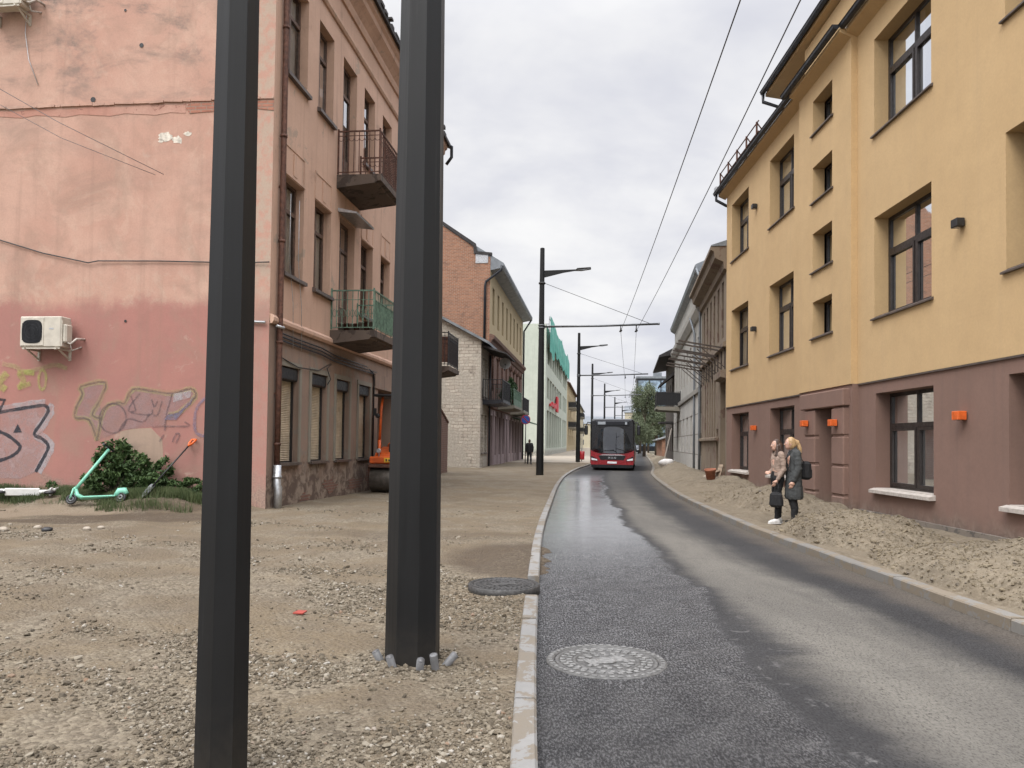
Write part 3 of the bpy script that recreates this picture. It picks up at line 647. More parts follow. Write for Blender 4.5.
for (t0, t1, d0) in ((T0, BAY[0]-.02, 0), (BAY[0]-.02, BAY[1]+.25, BAY[2]), (BAY[1]+.02, T1+.4, 0)):
    n = 7; pr = [(d0-.50+.085*cos(a), ZE+.10-.085*sin(a)) for a in np.linspace(0, pi, n)]+[(d0-.60, ZE+.12), (d0-.40, ZE+.12)][::-1]
    pr = [(d0-.24, ZE+.14)]+[(d0-.34+.08*cos(a), ZE+.12-.085*sin(a)) for a in np.linspace(0, pi, n)]+[(d0-.44, ZE+.14)]
    profile(g, PR, t0, t1, pr)
g.tube([PR(T1+.25, -.34, ZE+.05), PR(T1+.25, -.34, ZE-.15), PR(T1+.1, .0, ZE-.4), PR(T1+.08, .3, ZE-.5), PR(T1+.08, .3, 0)], .055, 8)
g.build('gutter', M['gutter'], yel)
g = MB(); pr = [(.14, 12.84)]+[(.04+.08*cos(a), 12.82-.085*sin(a)) for a in np.linspace(0, pi, 7)]+[(-.06, 12.84)]
profile(g, PR, T0, AT1+.35, pr); g.tube([PR(AT1+.28, .04, 12.75), PR(AT1+.28, .04, 12.5), PR(AT1+.06, .6, 12.2), PR(AT1+.06, .7, 11.1)], .055, 8); g.build('attic_gutter', M['gutter'], yel)
g = MB(); profile(g, PR, T0, AT1+.3, [(.1, 12.85), (.1, 12.89), (6, 15.2), (10.6, 13), (10.6, 12.86)])
profile(g, PR, T0, T1+.3, [(-.25, ZE+.07), (-.25, ZE+.1), (.8, ZE+.3), (.8, ZE+.07)])
profile(g, PR, AT1+.35, T1+.25, [(.81, ZE+.07), (.81, ZE+.3), (10, ZE+.9), (10.9, ZE+.07)]); g.build('roof', M['greyroof'], yel)
g = MB()
for t in np.arange(12.6, 17.4, 1.15):
    g.bar(PR(t, -.24, ZE+.1), PR(t, -.24, ZE+.82), .05)
    g.bar(PR(t, -.24, ZE+.8), PR(t, .2, ZE+.2), .03)
for z in (.45, .78): g.tube([PR(12.4, -.24, ZE+z), PR(17.25, -.24, ZE+z)], .022, 6)
g.build('snow_guard', M['rust'], yel)
g = MB(); pb(g, PR, T1+.1, T1+.38, -.4, -.1, ZE+.15, ZE+.33); g.build('gutter_box', M['tin'], yel)
g = MB()
for (t0, t1, d0) in ((T0, BAY[0]-.04, -.035), (BAY[1]+.04, T1, -.035)): pb(g, PR, t0, t1, d0+.03, .06, ZB-.035, ZB-.003)
g.build('drip_edge', M['sillmetal'], yel)
g = MB(); pb(g, PR, T0, 5.6, -.05, .025, -.5, .17); pb(g, PR, 9.1, T1, -.05, .025, -.5, .17); g.build('footing', M['plinth'], yel)
# entrance: banded piers, lintel block, deep door
g = MB()
for (a, c) in ((5.93, 6.618), (7.682, 8.4)):
    zz = (-.3, .42, 1.1, 1.78, 2.44)
    for z0, z1 in zip(zz, zz[1:]): pb(g, PR, a, c, -.235, -.06, z0+.02, z1-.02, 0, .025); 
    pb(g, PR, a+.02, c-.02, -.205, -.08, -.3, 2.44)
g.build('door_pier', M['brownbase'], yel)
g = MB(); pb(g, PR, 5.88, 8.6, -.265, -.05, 2.46, 2.85, 0, .02); g.build('lintel', M['brownbase'], yel)
g = MB(); pb(g, PR, 6.65, 7.65, .58, .64, -.2, 2.46); 
for z0, z1 in ((0, 1.0), (1.1, 2.3)): pb(g, PR, 6.77, 7.53, .565, .58, z0+.1, z1, 0, .005)
g.build('entrance_door', M['darkframe'], yel)
lab = {0: 'ground floor', 1: 'middle', 2: 'top'}
for ci, (a, c) in enumerate(cols):
    for ri, (z0, z1) in enumerate(rows):
        cur = {(1, 2): ((.45, .98, M['curtain']), (.02, .12, M['curtain2'])), (1, 1): ((.06, .3, M['curtain2']), (.62, .97, M['curtain2'])), (1, 0): ((.05, .95, M['curtain']),)}.get((ci, ri), (((.04, .45, M['curtain']), (.55, .96, M['curtain'])), ((.04, .96, M['curtain']),), ((.03, .46, M['curtain2']), (.6, .97, M['curtain'])))[(ci+ri) % 3])
        d0 = .03 if ri == 0 else 0
        w = window(yel, PR, a, c, z0, z1, DEP, M['darkframe'], M['glass'], (.5,), .66, .075, sill=(.085, .12, M['sillstone']) if ri == 0 else (.05, .06, M['sillmetal']), curtain=cur, d0=d0)
        g = MB(); zt = z0+(z1-z0)*.66                          # the two opening leaves, each a frame of its own inside the big one
        for (p, q) in ((a+.08, (a+c)/2-.045), ((a+c)/2+.045, c-.08)):
            k = DEP+d0-.02
            pb(g, PR, p, p+.055, k, k+.05, z0+.08, zt-.05); pb(g, PR, q-.055, q, k, k+.05, z0+.08, zt-.05); pb(g, PR, p+.056, q-.056, k, k+.048, z0+.08, z0+.14); pb(g, PR, p+.056, q-.056, k, k+.048, zt-.11, zt-.05)
        g.build('leaf_frame', M['darkframe'], w)
        if (ci, ri) == (1, 2):                                 # one leaf tilted in
            k = DEP+.085; p, q = (a+c)/2+.05, c-.09; g = MB()
            z_a, z_b = z0+.09, zt-.06
            for (u, v) in (((p, z_a), (q, z_a)), ((q, z_a), (q, z_b)), ((q, z_b), (p, z_b)), ((p, z_b), (p, z_a))):
                g.bar(PR(u[0], k+(u[1]-z_a)*.15, u[1]), PR(v[0], k+(v[1]-z_a)*.15, v[1]), .055, .05)
            g.build('tilted_leaf', M['darkframe'], w)
for ri, (z0, z1) in enumerate(small):
    window(yel, PR, 6.82, 8.08, z0, z1, .34, M['darkframe'], M['glass'], (.5,), None, .06, sill=(.05, .06, M['sillmetal']), curtain=((.1, .9, M['curtain2']),) if ri % 2 else (), d0=BAY[2])
g = MB(); pb(g, PR, T0+.2, T1-.2, 2.6, 2.65, -.3, 11.2)
for z in (3.1, 7.2): pb(g, PR, T0+.2, T1-.2, .5, 2.6, z, z+.05)
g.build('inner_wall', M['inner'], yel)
# wall lamps
def wall_lamp(t, z, d0, m, s, label, grp, name='wall_lamp'):
    r = empty(name, right_w(t, d0, z), YA, label, 'wall lamp', grp)
    g = MB(); g.box(-.06*s, .06*s, -.02, 0, -.06*s, .06*s, 0, .004); g.build('back_plate', M['black'], r)
    g = MB(); g.box(-.1*s, .1*s, -.17*s, -.021, -.075*s, .075*s, 0, .008); g.build('lamp_body', m, r)
    g = MB(); g.lathe([(.045*s, -.075*s-.012), (.05*s, -.075*s+.002)], (0, -.1*s, 0), 12); g.build('lens', M['sillstone'], r); return r
wall_lamp(1.57, 2.08, .03, M['orange'], 1.0, 'orange box lamp on the brown wall between the two nearest ground floor windows', 'orange lamps on the brown wall')
wall_lamp(6.3, 2.08, -.235, M['orange'], 1.0, 'orange box lamp on the near pier of the entrance doorway', 'orange lamps on the brown wall')
wall_lamp(8.12, 2.11, -.235, M['orange'], 1.0, 'orange box lamp on the far pier of the entrance doorway', 'orange lamps on the brown wall')
wall_lamp(13.44, 2.11, .03, M['orange'], 1.0, 'orange box lamp between the two far ground floor windows', 'orange lamps on the brown wall')
wall_lamp(1.55, 5.34, 0, M['black'], .95, 'small black box lamp alone on the yellow wall right of the large middle window', 'black lamps on the yellow wall')
wall_lamp(13.4, 5.31, 0, M['black'], .95, 'small black box lamp on the yellow wall between the two far middle floor windows', 'black lamps on the yellow wall')
wall_lamp(13.37, 9.29, 0, M['black'], .95, 'small black box lamp high up between the two far top floor windows', 'black lamps on the yellow wall')

# ================================================================== further right: a row that follows the bend
RO = (7.97, 28.56); RD = (.148, 1.); _r = hypot(*RD); RU = (RD[0]/_r, RD[1]/_r); RA = math.atan2(-RU[1], -RU[0])
def row_w(t, d, z): return (RO[0]+RU[0]*t+RU[1]*d, RO[1]+RU[1]*t-RU[0]*d, z)
M['brownold'] = plaster('peeling_brown_render', (.215, .168, .118), (.17, .13, .094), (.13, .08, .058), .56, 1.4, stain=(.07, .055, .045), stain_amt=.6, streak=.6, bump=.6)
M['whiteold'] = brick('white_tiled_wall', (.46, .445, .41), (.40, .385, .355), (.20, .18, .155), .95, 1.05, .035, .55, scol=(.2, .18, .15), bump=.3)
M['whiteren'] = plaster('white_render', (.40, .385, .35), (.34, .33, .30), (.38, .35, .3), .62, .9, stain=(.15, .13, .11), streak=.3)
M['creamren'] = plaster('cream_render', (.46, .42, .31), (.42, .38, .28), stain=(.15, .13, .11), streak=.3)
BLX = 1
bo = empty('decayed_house', row_w(0, 0, 0), RA, 'decayed brown house with bare iron brackets sticking out over its facade', 'building')
BL = 9.6; wz = [(1.0+1.42*i, 1.62+1.42*i) for i in range(6)]
hs = [(.35, 1.9, -.3, 4.0, .6)]+[(2.6, 3.25, -.2, 2.2, .4)]+[(a+2.0, c+2.0, 1.9, 5.0, .18) for a, c in [(1.6+.95*i, 2.05+.95*i) for i in range(5)]]+[(a, c, 5.7, 7.9, .2) for a, c in wz]
b = MB(); wall_face(b, PR, 0, BL, -.6, 8.7, hs, .2); box_shell(b, PR, 0, BL, 0, 9, -.6, 8.7); b.build('wall', M['brownold'], bo)
for nm, t0, t1, sec in (('cornice', -.02, BL+.02, [(0, 8.1), (-.12, 8.15), (-.15, 8.4), (-.45, 8.55), (-.5, 8.8), (-.62, 8.86), (-.62, 8.98), (0, 9.02)]), ('floor_band', 0, BL, [(0, 5.2), (-.14, 5.25), (-.14, 5.4), (0, 5.45)]),
                        ('plinth_band', 2.4, BL, [(0, 1.7), (-.14, 1.74), (-.14, 1.84), (0, 1.88)]), ('doorway_lintel', .1, 2.2, [(0, 4.05), (-.22, 4.1), (-.22, 4.35), (0, 4.4)])):
    g = MB(); profile(g, PR, t0, t1, sec); g.build(nm, M['brownold'], bo)
g = MB(); profile(g, PR, -.05, BL+.05, [(-.6, 8.99), (-.6, 9.03), (4.5, 10.6), (9.2, 9.03), (9.2, 8.99)]); g.build('roof', M['greyroof'], bo)
for a, c in wz: window(bo, PR, a, c, 5.7, 7.9, .16, M['oldframe'], M['glassd'], (), .7, .05)
for i in range(5): window(bo, PR, 3.6+.95*i, 4.05+.95*i, 1.9, 5.0, .15, M['oldframe'], M['darkwood'] if i % 2 else M['glassd'], (), None, .05)
g = MB(); pb(g, PR, .36, 1.89, .58, .64, -.3, 3.99); pb(g, PR, 2.61, 3.24, .38, .42, -.2, 2.19); g.build('dark_doorway', M['darkwood'], bo)
for i in range(9):                                             # brackets of a canopy long gone
    t = .4+i*1.12; g = MB(); zt = 5.2+.05*sin(i*2.3); L = 1.75
    g.bar(PR(t, 0, zt), PR(t+.1, -L, zt+.32), .05, .06); g.bar(PR(t, 0, zt-.75), PR(t+.07, -L*.55, zt+.1), .035)
    g.bar(PR(t, -.02, zt-.8), PR(t, -.02, zt+.1), .05)
    g.build('iron_bracket', M['darkwood'], bo)
wo = empty('white_house', row_w(BL+.02, 0, 0), RA, 'white house with a pale tiled lower wall and grey tin roof', 'building')
WL = 21.5
hs = [(a, a+1.0, 5.2, 7.2) for a in np.arange(1.4, 20, 2.4)]+[(a, a+1.0, 1.1, 3.2) for a in np.arange(5, 20, 2.9)]
b = MB(); wall_face(b, PR, 0, WL, 4.2, 10.4, [h for h in hs if h[2] > 4], .2); box_shell(b, PR, 0, WL, 0, 9, 4.2, 10.4); b.build('upper_wall', M['whiteren'], wo)
b = MB(); wall_face(b, PR, 0, WL, -.6, 4.2, [h for h in hs if h[2] < 4], .2, d0=-.04); box_shell(b, PR, 0, WL, -.04, 9, -.6, 4.2); b.build('lower_wall', M['whiteold'], wo)
g = MB(); profile(g, PR, -.01, WL, [(0, 4.2), (-.16, 4.2), (-.2, 4.4), (0, 4.5)]); g.build('floor_band', M['whiteren'], wo); g = MB(); profile(g, PR, -.01, WL, [(0, 8.0), (-.1, 8.05), (-.3, 8.35), (-.34, 8.6), (0, 8.65)]); g.build('cornice', M['whiteren'], wo)
g = MB(); profile(g, PR, -.05, WL+.1, [(0, 10.1), (-.3, 10.3), (-.36, 10.5), (-.3, 10.56), (4.5, 12.6), (9.2, 10.5), (9.0, 10.2)]); g.build('roof', M['greyroof'], wo)
g = MB(); g.tube([PR(-.02, -.1, z) for z in (-.3, 3, 6, 9.8)]+[PR(-.02, -.3, 10.35)], .06, 8); g.build('downpipe', M['greyroof'], wo); g = MB(); g.tube([PR(3, -.1, z) for z in (-.3, 3, 6, 7.5)]+[PR(3.4, -.3, 8.4)], .06, 8); g.build('downpipe', M['greyroof'], wo)
for h in hs: window(wo, PR, h[0], h[1], h[2], h[3], .16, M['whiteframe'] if h[2] > 4 else M['oldframe'], M['glassd'], (.5,), .65, .05, d0=0 if h[2] > 4 else -.04)
g = MB(); slab(g, PR, 14.6, 17.8, 1.65, 4.15, .3, .0); x = g.build('balcony', M['reveal'], wo)
g = MB(); railing(g, PR, 14.65, 17.75, 1.6, 4.2, 5.15, .12, .012); pb(g, PR, 14.68, 14.69, -1.58, -.03, 4.25, 5.1); pb(g, PR, 14.7, 17.7, -1.59, -1.58, 4.25, 5.1); g.build('railing', M['black'], x)
ho = empty('wooden_house', row_w(BL+WL+.06, 0, 0), RA, 'dark wooden house with wide overhanging eaves behind the black balcony', 'building')
b = MB(); hs = [(a, a+1, 4.6, 6.6) for a in (1.5, 4.5, 7.5, 10.5)]+[(a, a+1, 1, 3) for a in (1.5, 4.5, 7.5, 10.5)]
wall_face(b, PR, 0, 13, -.6, 8.6, hs, .15); box_shell(b, PR, 0, 13, 0, 9, -.6, 8.6); b.build('wall', M['darkwood'], ho)
for h in hs: window(ho, PR, *h, .1, M['whiteframe'], M['glassd'], (.5,), .65, .05)
g = MB(); profile(g, PR, -.3, 13.3, [(0, 8.5), (-1.2, 8.3), (-1.2, 8.45), (4.5, 11.4), (10, 8.4), (9, 8.5)]); g.build('roof', M['roofdark'], ho)
g = MB(); profile(g, PR, .2, 3.4, [(0, 7.0), (-1.1, 6.1), (-1.15, 6.2), (0, 7.3)]); g.build('porch_roof', M['roofdark'], ho); g = MB(); profile(g, PR, .5, 3, [(0, 3.2), (-1.1, 3.2), (-1.1, 3.35), (0, 3.35)]); g.build('porch', M['roofdark'], ho)
to = empty('glass_tower', (29.5, 182, 0), RAD(-8), 'distant dark glass office block rising behind the tree', 'building')
g = MB(); g.box(0, 14, 0, 12, 0, 17.2); g.build('wall', M['gutter'], to)
for j in range(5):
    for i in range(5):
        q = MB(); q.box(.35+i*2.7, 2.75+i*2.7, -.06, -.005, 1.2+j*3.2, 3.9+j*3.2); q.build('window', dark_glass('blue_office_glass', (.10, .14, .18), .08) if 'bog' not in M else M['bog'], to)
        if 'bog' not in M: M['bog'] = bpy.data.materials['blue_office_glass']
g = MB(); g.box(-.2, 14.2, -.2, 12.2, 17.2, 17.7); g.box(4, 6, 4, 6, 17.7, 19); g.build('roof', M['greyroof'], to)

# ================================================================== further left: row on the line of the pink building
M['stone'] = brick('whitewashed_block', (.50, .45, .38), (.40, .35, .29), (.25, .215, .175), .55, .19, .016, .85, (.42, .38, .32), .47, (.115, .095, .078), 1.2, .7, warp=.09)
M['redbrick'] = brick('orange_brick', (.34, .15, .085), (.23, .10, .06), (.30, .24, .18), .27, .09, .014, .5, (.40, .25, .16), .66, warp=.01)
M['redbrick2'] = brick('dark_brick', (.15, .068, .048), (.115, .05, .038), (.17, .13, .1), .27, .09, .014, .35)
M['cream'] = plaster('cream_yellow_render', (.44, .35, .21), (.39, .31, .185), stain=(.2, .15, .1), streak=.25)
M['mint'] = plaster('pale_mint_render', (.47, .51, .44), (.42, .46, .395), stain=(.2, .2, .17), streak=.3, low=((.40, .39, .34), .7, .5))
M['net'] = None
so = empty('brick_shed', row_w(BL+WL+20, 0, 0), RA, 'low brick shed with a lean-to roof at the end of the right row', 'shed')
b = MB(); wall_face(b, PR, 0, 14, -.6, 2.1, [(2, 3, .9, 1.8), (6, 7, .9, 1.8)], .15); box_shell(b, PR, 0, 14, 0, 5, -.6, 2.1)
b.add([PR(0, 0, 2.1), PR(0, 5, 2.1), PR(0, 5, 3.6)], [(0, 1, 2)]); b.build('wall', M['redbrick'], so)
g = MB(); profile(g, PR, -.2, 14.2, [(-.5, 1.98), (-.5, 2.1), (5.2, 3.8), (5.2, 3.68)]); g.build('roof', M['tin'], so)
for h in ((2, 3, .9, 1.8), (6, 7, .9, 1.8)): window(so, PR, *h, .1, M['darkframe'], M['glassd'], (), None, .05)
def bw(t, loc=None): return left_at(t)
# boundary wall between the pink building and the stone house
fo = empty('boundary_wall', left_at(17.6), LA, 'old rusty-brown boundary wall with a sloping top beside the whitewashed house', 'wall')
g = MB(); g.prism([(0, .3, -.3), (4.4, .5, -.3), (4.4, .5, 2.45), (3.2, .45, 2.75), (1.2, .36, 3.2), (0, .3, 3.3)], (-.02, .35, 0)); g.build('wall', M['redbrick2'], fo)
g = MB(); g.prism([(-.02, .26, 3.302), (1.2, .32, 3.202), (3.2, .41, 2.752), (4.42, .46, 2.452), (4.42, .46, 2.54), (3.2, .41, 2.85), (1.2, .32, 3.3), (-.02, .26, 3.4)], (0, .44, 0)); g.build('coping', M['rust'], fo)
st = empty('stone_house', left_at(29.1), LA, 'small whitewashed stone block house with a blank end wall and sloping roof', 'house')
hs = [(.5, 1.25, 4.3, 6.6), (1.75, 2.5, 4.3, 6.6), (.5, 1.3, .9, 3.2), (1.8, 2.6, .9, 3.2)]
b = MB(); wall_face(b, PL, 0, 3.1, -.4, 7.55, hs, .2); b.poly([(0, 0, -.4), (0, 9, -.4), (0, 9, 7.6), (0, 4.5, 9.9), (0, 0, 7.55)]); b.quad((0, 9, -.4), (3.1, 9, -.4), (3.1, 9, 7.6), (0, 9, 7.6)); b.build('wall', M['stone'], st)
g = MB(); gable_roof(g, PL, -.1, 3.1, 0, 9, 7.55, 9.95, .5, .16); g.build('roof', M['greyroof'], st)
for h in hs: window(st, PL, *h, .14, M['darkframe'], M['glassd'], (.5,), .7, .06, sill=(.06, .08, M['sillmetal']))
g = MB(); slab(g, PL, .8, 4.6, 1.25, 4.1, .3, .0); x = g.build('balcony', M['gutter'], st)
g = MB(); railing(g, PL, .85, 4.55, 1.2, 4.15, 5.3, .12, .012); pb(g, PL, .88, 4.5, -1.18, -1.17, 4.2, 5.1); g.build('railing', M['black'], x)
g = MB(); profile(g, PL, .2, 4.8, [(0, 7.2), (-1.5, 6.75), (-1.5, 6.82), (0, 7.35)]); g.build('canopy', M['roofdark'], st)
g = MB(); g.tube([PL(3.0, -.12, z) for z in (-.2, 2, 4, 7)], .06, 8); g.build('downpipe', M['gutter'], st)
bb = empty('brick_building', left_at(32.4), LA, 'tall building with an orange brick end wall and a yellow top storey over dark brick', 'building')
BLn = 21.0; W8 = [(1.2+2.45*i, 2.15+2.45*i) for i in range(8)]
b = MB(); wall_face(b, PL, 0, BLn, 8.3, 12.75, [(a, c, 9.2, 11.6) for a, c in W8], .2); b.build('upper_wall', M['cream'], bb)
b = MB(); wall_face(b, PL, 0, BLn, 4.0, 8.3, [(a, c, 4.9, 7.2) for a, c in W8], .22); b.build('middle_wall', M['redbrick2'], bb)
GW = [(.8+2.05*i, 2.0+2.05*i) for i in range(10)]
b = MB(); wall_face(b, PL, 0, BLn, -.4, 4.0, [(a, c, .7 if i % 4 else -.2, 3.3) for i, (a, c) in enumerate(GW)], .2); M['mauve'] = plaster('mauve_grey_render', (.33, .26, .265), (.28, .22, .225), stain=(.1, .09, .085)); b.build('shop_front_wall', M['mauve'], bb)
b = MB(); b.poly([(0, 0, -.4), (0, 12, -.4), (0, 12, 12.5), (0, 6.4, 17.6), (0, 1.0, 13.9), (0, .9, 13.4), (0, 0, 13.3)]); b.quad((BLn, 0, -.4), (BLn, 12, -.4), (BLn, 12, 12.7), (BLn, 0, 12.7)); b.poly([(BLn, 0, 12.7), (BLn, 12, 12.7), (BLn, 6.2, 17.2)]); b.quad((0, 12, -.4), (BLn, 12, -.4), (BLn, 12, 12.6), (0, 12, 12.6)); b.build('end_wall', M['redbrick'], bb)
g = MB(); profile(g, PL, .02, BLn+.1, [(0, 12.45), (-.75, 12.6), (-.85, 12.75), (-.85, 12.9), (6.2, 17.3), (12.5, 12.6), (12, 12.6)]); g.build('roof', M['greyroof'], bb)
g = MB(); g.prism([(-.1, -.1, 13.4), (-.1, 1.05, 13.5), (-.1, 1.1, 14.0), (-.1, 6.4, 17.7), (-.1, 6.4, 17.85), (-.1, .95, 14.15), (-.1, .85, 13.65), (-.1, -.1, 13.55)], (.25, 0, 0)); g.build('parapet_flashing', M['roofdark'], bb)
g = MB(); g.prism([(-.03, .15, 12.9), (-.03, .95, 12.9), (-.03, .95, 13.7), (-.03, .15, 13.5)], (.03, 0, 0)); g.build('white_flashing', M['tin'], bb)
g = MB(); profile(g, PL, -.02, BLn, [(0, 7.75), (-.1, 7.8), (-.15, 8.0), (-.3, 8.1), (-.34, 8.3), (-.1, 8.4), (0, 8.4)]); g.build('cornice', M['redbrick2'], bb); g = MB(); profile(g, PL, 0, BLn, [(0, 3.7), (-.15, 3.75), (-.2, 4.0), (0, 4.1)]); g.build('floor_band', M['redbrick2'], bb)
g = MB(); g.tube([PL(-.15, -.75, 12.7), PL(-.15, -.7, 12.4), PL(-.12, .25, 11.7), PL(-.12, .3, 11.4), PL(-.12, .3, 7.9)], .08, 8); g.build('downpipe', M['gutter'], bb); g = MB(); g.tube([PL(BLn, -.8, 12.7), PL(BLn, -.1, 11.6), PL(BLn, -.1, 0)], .08, 8); g.build('downpipe', M['gutter'], bb)
for i, (a, c) in enumerate(W8):
    window(bb, PL, a, c, 9.2, 11.6, .15, M['oldframe'], M['glassd'], (), .7, .06); w = window(bb, PL, a, c, 4.9, 7.2, .18, M['oldframe'], M['glassd'], (.5,), .7, .06)
    g = MB(); g.tube([PL((a+c)/2+.62*cos(q), -.03, 7.15+.4*sin(q)) for q in np.linspace(0, pi, 9)], .09, 5); g.build('arch_moulding', M['redbrick2'], w)
for i, (a, c) in enumerate(GW):
    w = window(bb, PL, a, c, .7 if i % 4 else 0, 3.3, .15, M['whiteframe'] if i % 2 else M['oldframe'], M['glassd'], (.5,), .72, .07)
    if i % 4 == 0: w.name = 'shop_door'
g = MB()
for i in range(11): pb(g, PL, .28+2.05*i-.1, .7+2.05*i-.1, -.05, -.001, -.3, 3.65); pb(g, PL, .24+2.05*i-.1, .74+2.05*i-.1, -.08, -.001, 3.3, 3.5)
g.build('pilaster', M['mauve'], bb)
g = MB(); slab(g, PL, 3.2, 8.2, 1.3, 4.05, .3, 0); x = g.build('balcony', M['reveal'], bb); x['label'] = 'balcony with pale green railing'
g = MB(); railing(g, PL, 3.25, 8.15, 1.25, 4.1, 5.15, .14, .012); pb(g, PL, 3.3, 8.1, -1.27, -1.26, 4.0, 4.5); g.build('railing', M['greenpaint'], x)
g = MB(); slab(g, PL, 10.6, 15.2, 1.2, 4.0, .3, 0); x = g.build('balcony', M['reveal'], bb)
g = MB(); railing(g, PL, 10.65, 15.15, 1.15, 4.05, 5.05, .14, .012); g.build('railing', M['black'], x)
g = MB(); profile(g, PL, 13.0, 20.9, [(0, 3.5), (-1.6, 3.1), (-1.6, 3.2), (0, 3.62)]); g.build('awning', M['greenpaint'], bb)
# mint building under renovation
MO = (3.86, 90.); MAng = math.atan2(1., .118); mo = empty('mint_building', (MO[0], MO[1], 0), MAng, 'pale mint three-storey building with teal scaffold netting along its roof', 'building')
hs = []
for k, (a, c) in enumerate([(3+4.7*i, 6.9+4.7*i) for i in range(7)]+[(39.5, 42.5), (44, 47), (48.5, 51.5)]): hs += [(a, c, .9, 5.6), (a, c, 7.0, 9.6), (a, c, 11.2, 13.6)]
b = MB(); wall_face(b, PL, 0, 55, -.4, 15.6, hs, .3); box_shell(b, PL, 0, 55, 0, 14, -.4, 15.6); b.build('wall', M['mint'], mo)
for h in hs: window(mo, PL, *h, .22, M['reveal'], M['glassg'], (.25, .5, .75) if h[3]-h[2] > 3 else (.33, .66), .5 if h[3]-h[2] > 3 else None, .09)
def netmat():
    n = NT('teal_scaffold_net'); p = n.obj(); n.set(n.mix(n.ramp(n.noise(p, .8, 5), .35, .65), (.05, .28, .23), (.10, .40, .33)), .8)
    n.put(n.b.inputs['Alpha'], n.ramp(n.noise(n.scale(p, (3, 3, .6)), 1.2, 4), .3, .6, .85, 1)); return n.m
M['net'] = netmat()
g = MB(); N = 46; vs = []
for i in range(N+1):
    t = 1+i*54/N; wv = .18*sin(i*1.7)+.1*sin(i*.6)
    zt = 16.9+.25*sin(i*.35)+(.45 if i in (22, 23, 38, 39) else 0)
    vs += [PL(t, -.42+wv*.12, zt-.2), PL(t, -.45+wv*.25, 15.2), PL(t, -.42+wv*.2, 13.3+.3*sin(i*.9)-(1.0 if i < 8 else 0))]
g.add(vs, [(3*i+j, 3*i+3+j, 3*i+4+j, 3*i+1+j) for i in range(N) for j in (0, 1)], 0, True); g.build('scaffold_net', M['net'], mo, recalc=False)
g = MB(); vs = [(-.6, 5.0+.6*i, 15.6-.35*i) for i in range(8)]+[(-.6+.1*sin(i*2), 4.9+.6*i, 11.2+.25*i) for i in range(8)]
g.add(vs, [(i, i+1, 9+i, 8+i) for i in range(7)], 0, True); g.build('scaffold_net', M['net'], mo, recalc=False)
g = MB()
for i in range(12): t = 1+i*4.9; g.tube([PL(t, -.3, 13), PL(t, -.3, 16.6)], .04, 5); g.tube([PL(t, -.3, 15.7), PL(t, .2, 15.7)], .04, 5)
g.tube([PL(1, -.3, 16.4), PL(55, -.3, 16.2)], .04, 5); g.build('scaffold_pole', M['steel'], mo)
M['red'] = flat('red_sign_paint', (.50, .03, .04), .45)
sg = empty('shop_sign', (0, 0, 0), 0, 'red shop sign on the mint building facade', 'sign')
sg.matrix_world = Matrix.Translation((MO[0], MO[1], 0)) @ Matrix.Rotation(MAng, 4, 'Z')
for k, (t0, t1, z0, z1) in enumerate(((6, 8.6, 6.2, 6.55), (9.2, 11.4, 6.3, 6.9), (12, 14.5, 6.2, 6.8), (15, 17.5, 6.3, 7.0), (19, 22, 6.0, 8.2))):
    g = MB(); pb(g, PL, t0, t1, -.35, -.05, z0, z1, 0, .08); g.build('letter' if k < 4 else 'sign_board', M['red'], sg)
# beige houses closing the left row, further blocks at the end of the street
for k, (x0, y0, L, H, m, lb) in enumerate(((10.9, 149.5, 48, 13.5, 'cream', 'beige house with dark balconies beyond the mint building'), (17.6, 204, 60, 12.5, 'creamren', 'farthest pale house closing the left row'))):
    q = empty('beige_house', (x0-.2, y0, 0), MAng, lb, 'building')
    hs = [(a, a+1.4, z, z+2.1) for a in np.arange(3, L-3, 4.4) for z in (1.2, 5.2, 9.2)]
    b = MB(); wall_face(b, PL, 0, L, -.4, H, hs, .25); box_shell(b, PL, 0, L, 0, 12, -.4, H); b.build('wall', M[m], q)
    g = MB(); gable_roof(g, PL, 0, L, 0, 12, H, H+3, .6, .2); g.build('roof', M['rust'] if k == 0 else M['greyroof'], q)
    for h in hs: window(q, PL, *h, .2, M['oldframe'], M['glassd'], (.5,), None, .08)
    for (a, z) in ((5, 4.9), (14, 4.9), (5, 8.9), (14, 8.9), (24, 4.9)):
        g = MB(); slab(g, PL, a, a+5, 1.5, z, .35, 0); x = g.build('balcony', M['reveal'], q); g = MB(); railing(g, PL, a+.1, a+4.9, 1.4, z, z+1.1, .25, .02); pb(g, PL, a+.1, a+.12, -1.4, 0, z, z+1); g.build('railing', M['black'], x)
for k, (x, y, rz, L, D, H, m, lb) in enumerate(((44, 300, -.2, 40, 14, 14, 'creamren', 'pale block far away at the end of the street'), (20, 285, .1, 22, 14, 9, 'creamren', 'low pale block far away left of the street end'))):
    q = empty('far_block', (x, y, 0), rz, lb, 'building')
    g = MB(); g.box(0, L, 0, D, -.4, H); g.build('wall', M[m], q); g = MB(); g.prism([(-.4, -.4, H), (-.4, D/2, H+3), (-.4, D+.4, H)], (L+.8, 0, 0)); g.build('roof', M['greyroof'], q)
    for i in range(int(L/4)):
        for j in range(3): g = MB(); g.box(1.2+i*4, 2.8+i*4, -.05, -.004, 1.2+j*3.2, 3.1+j*3.2); g.build('window', M['glassd'], q)
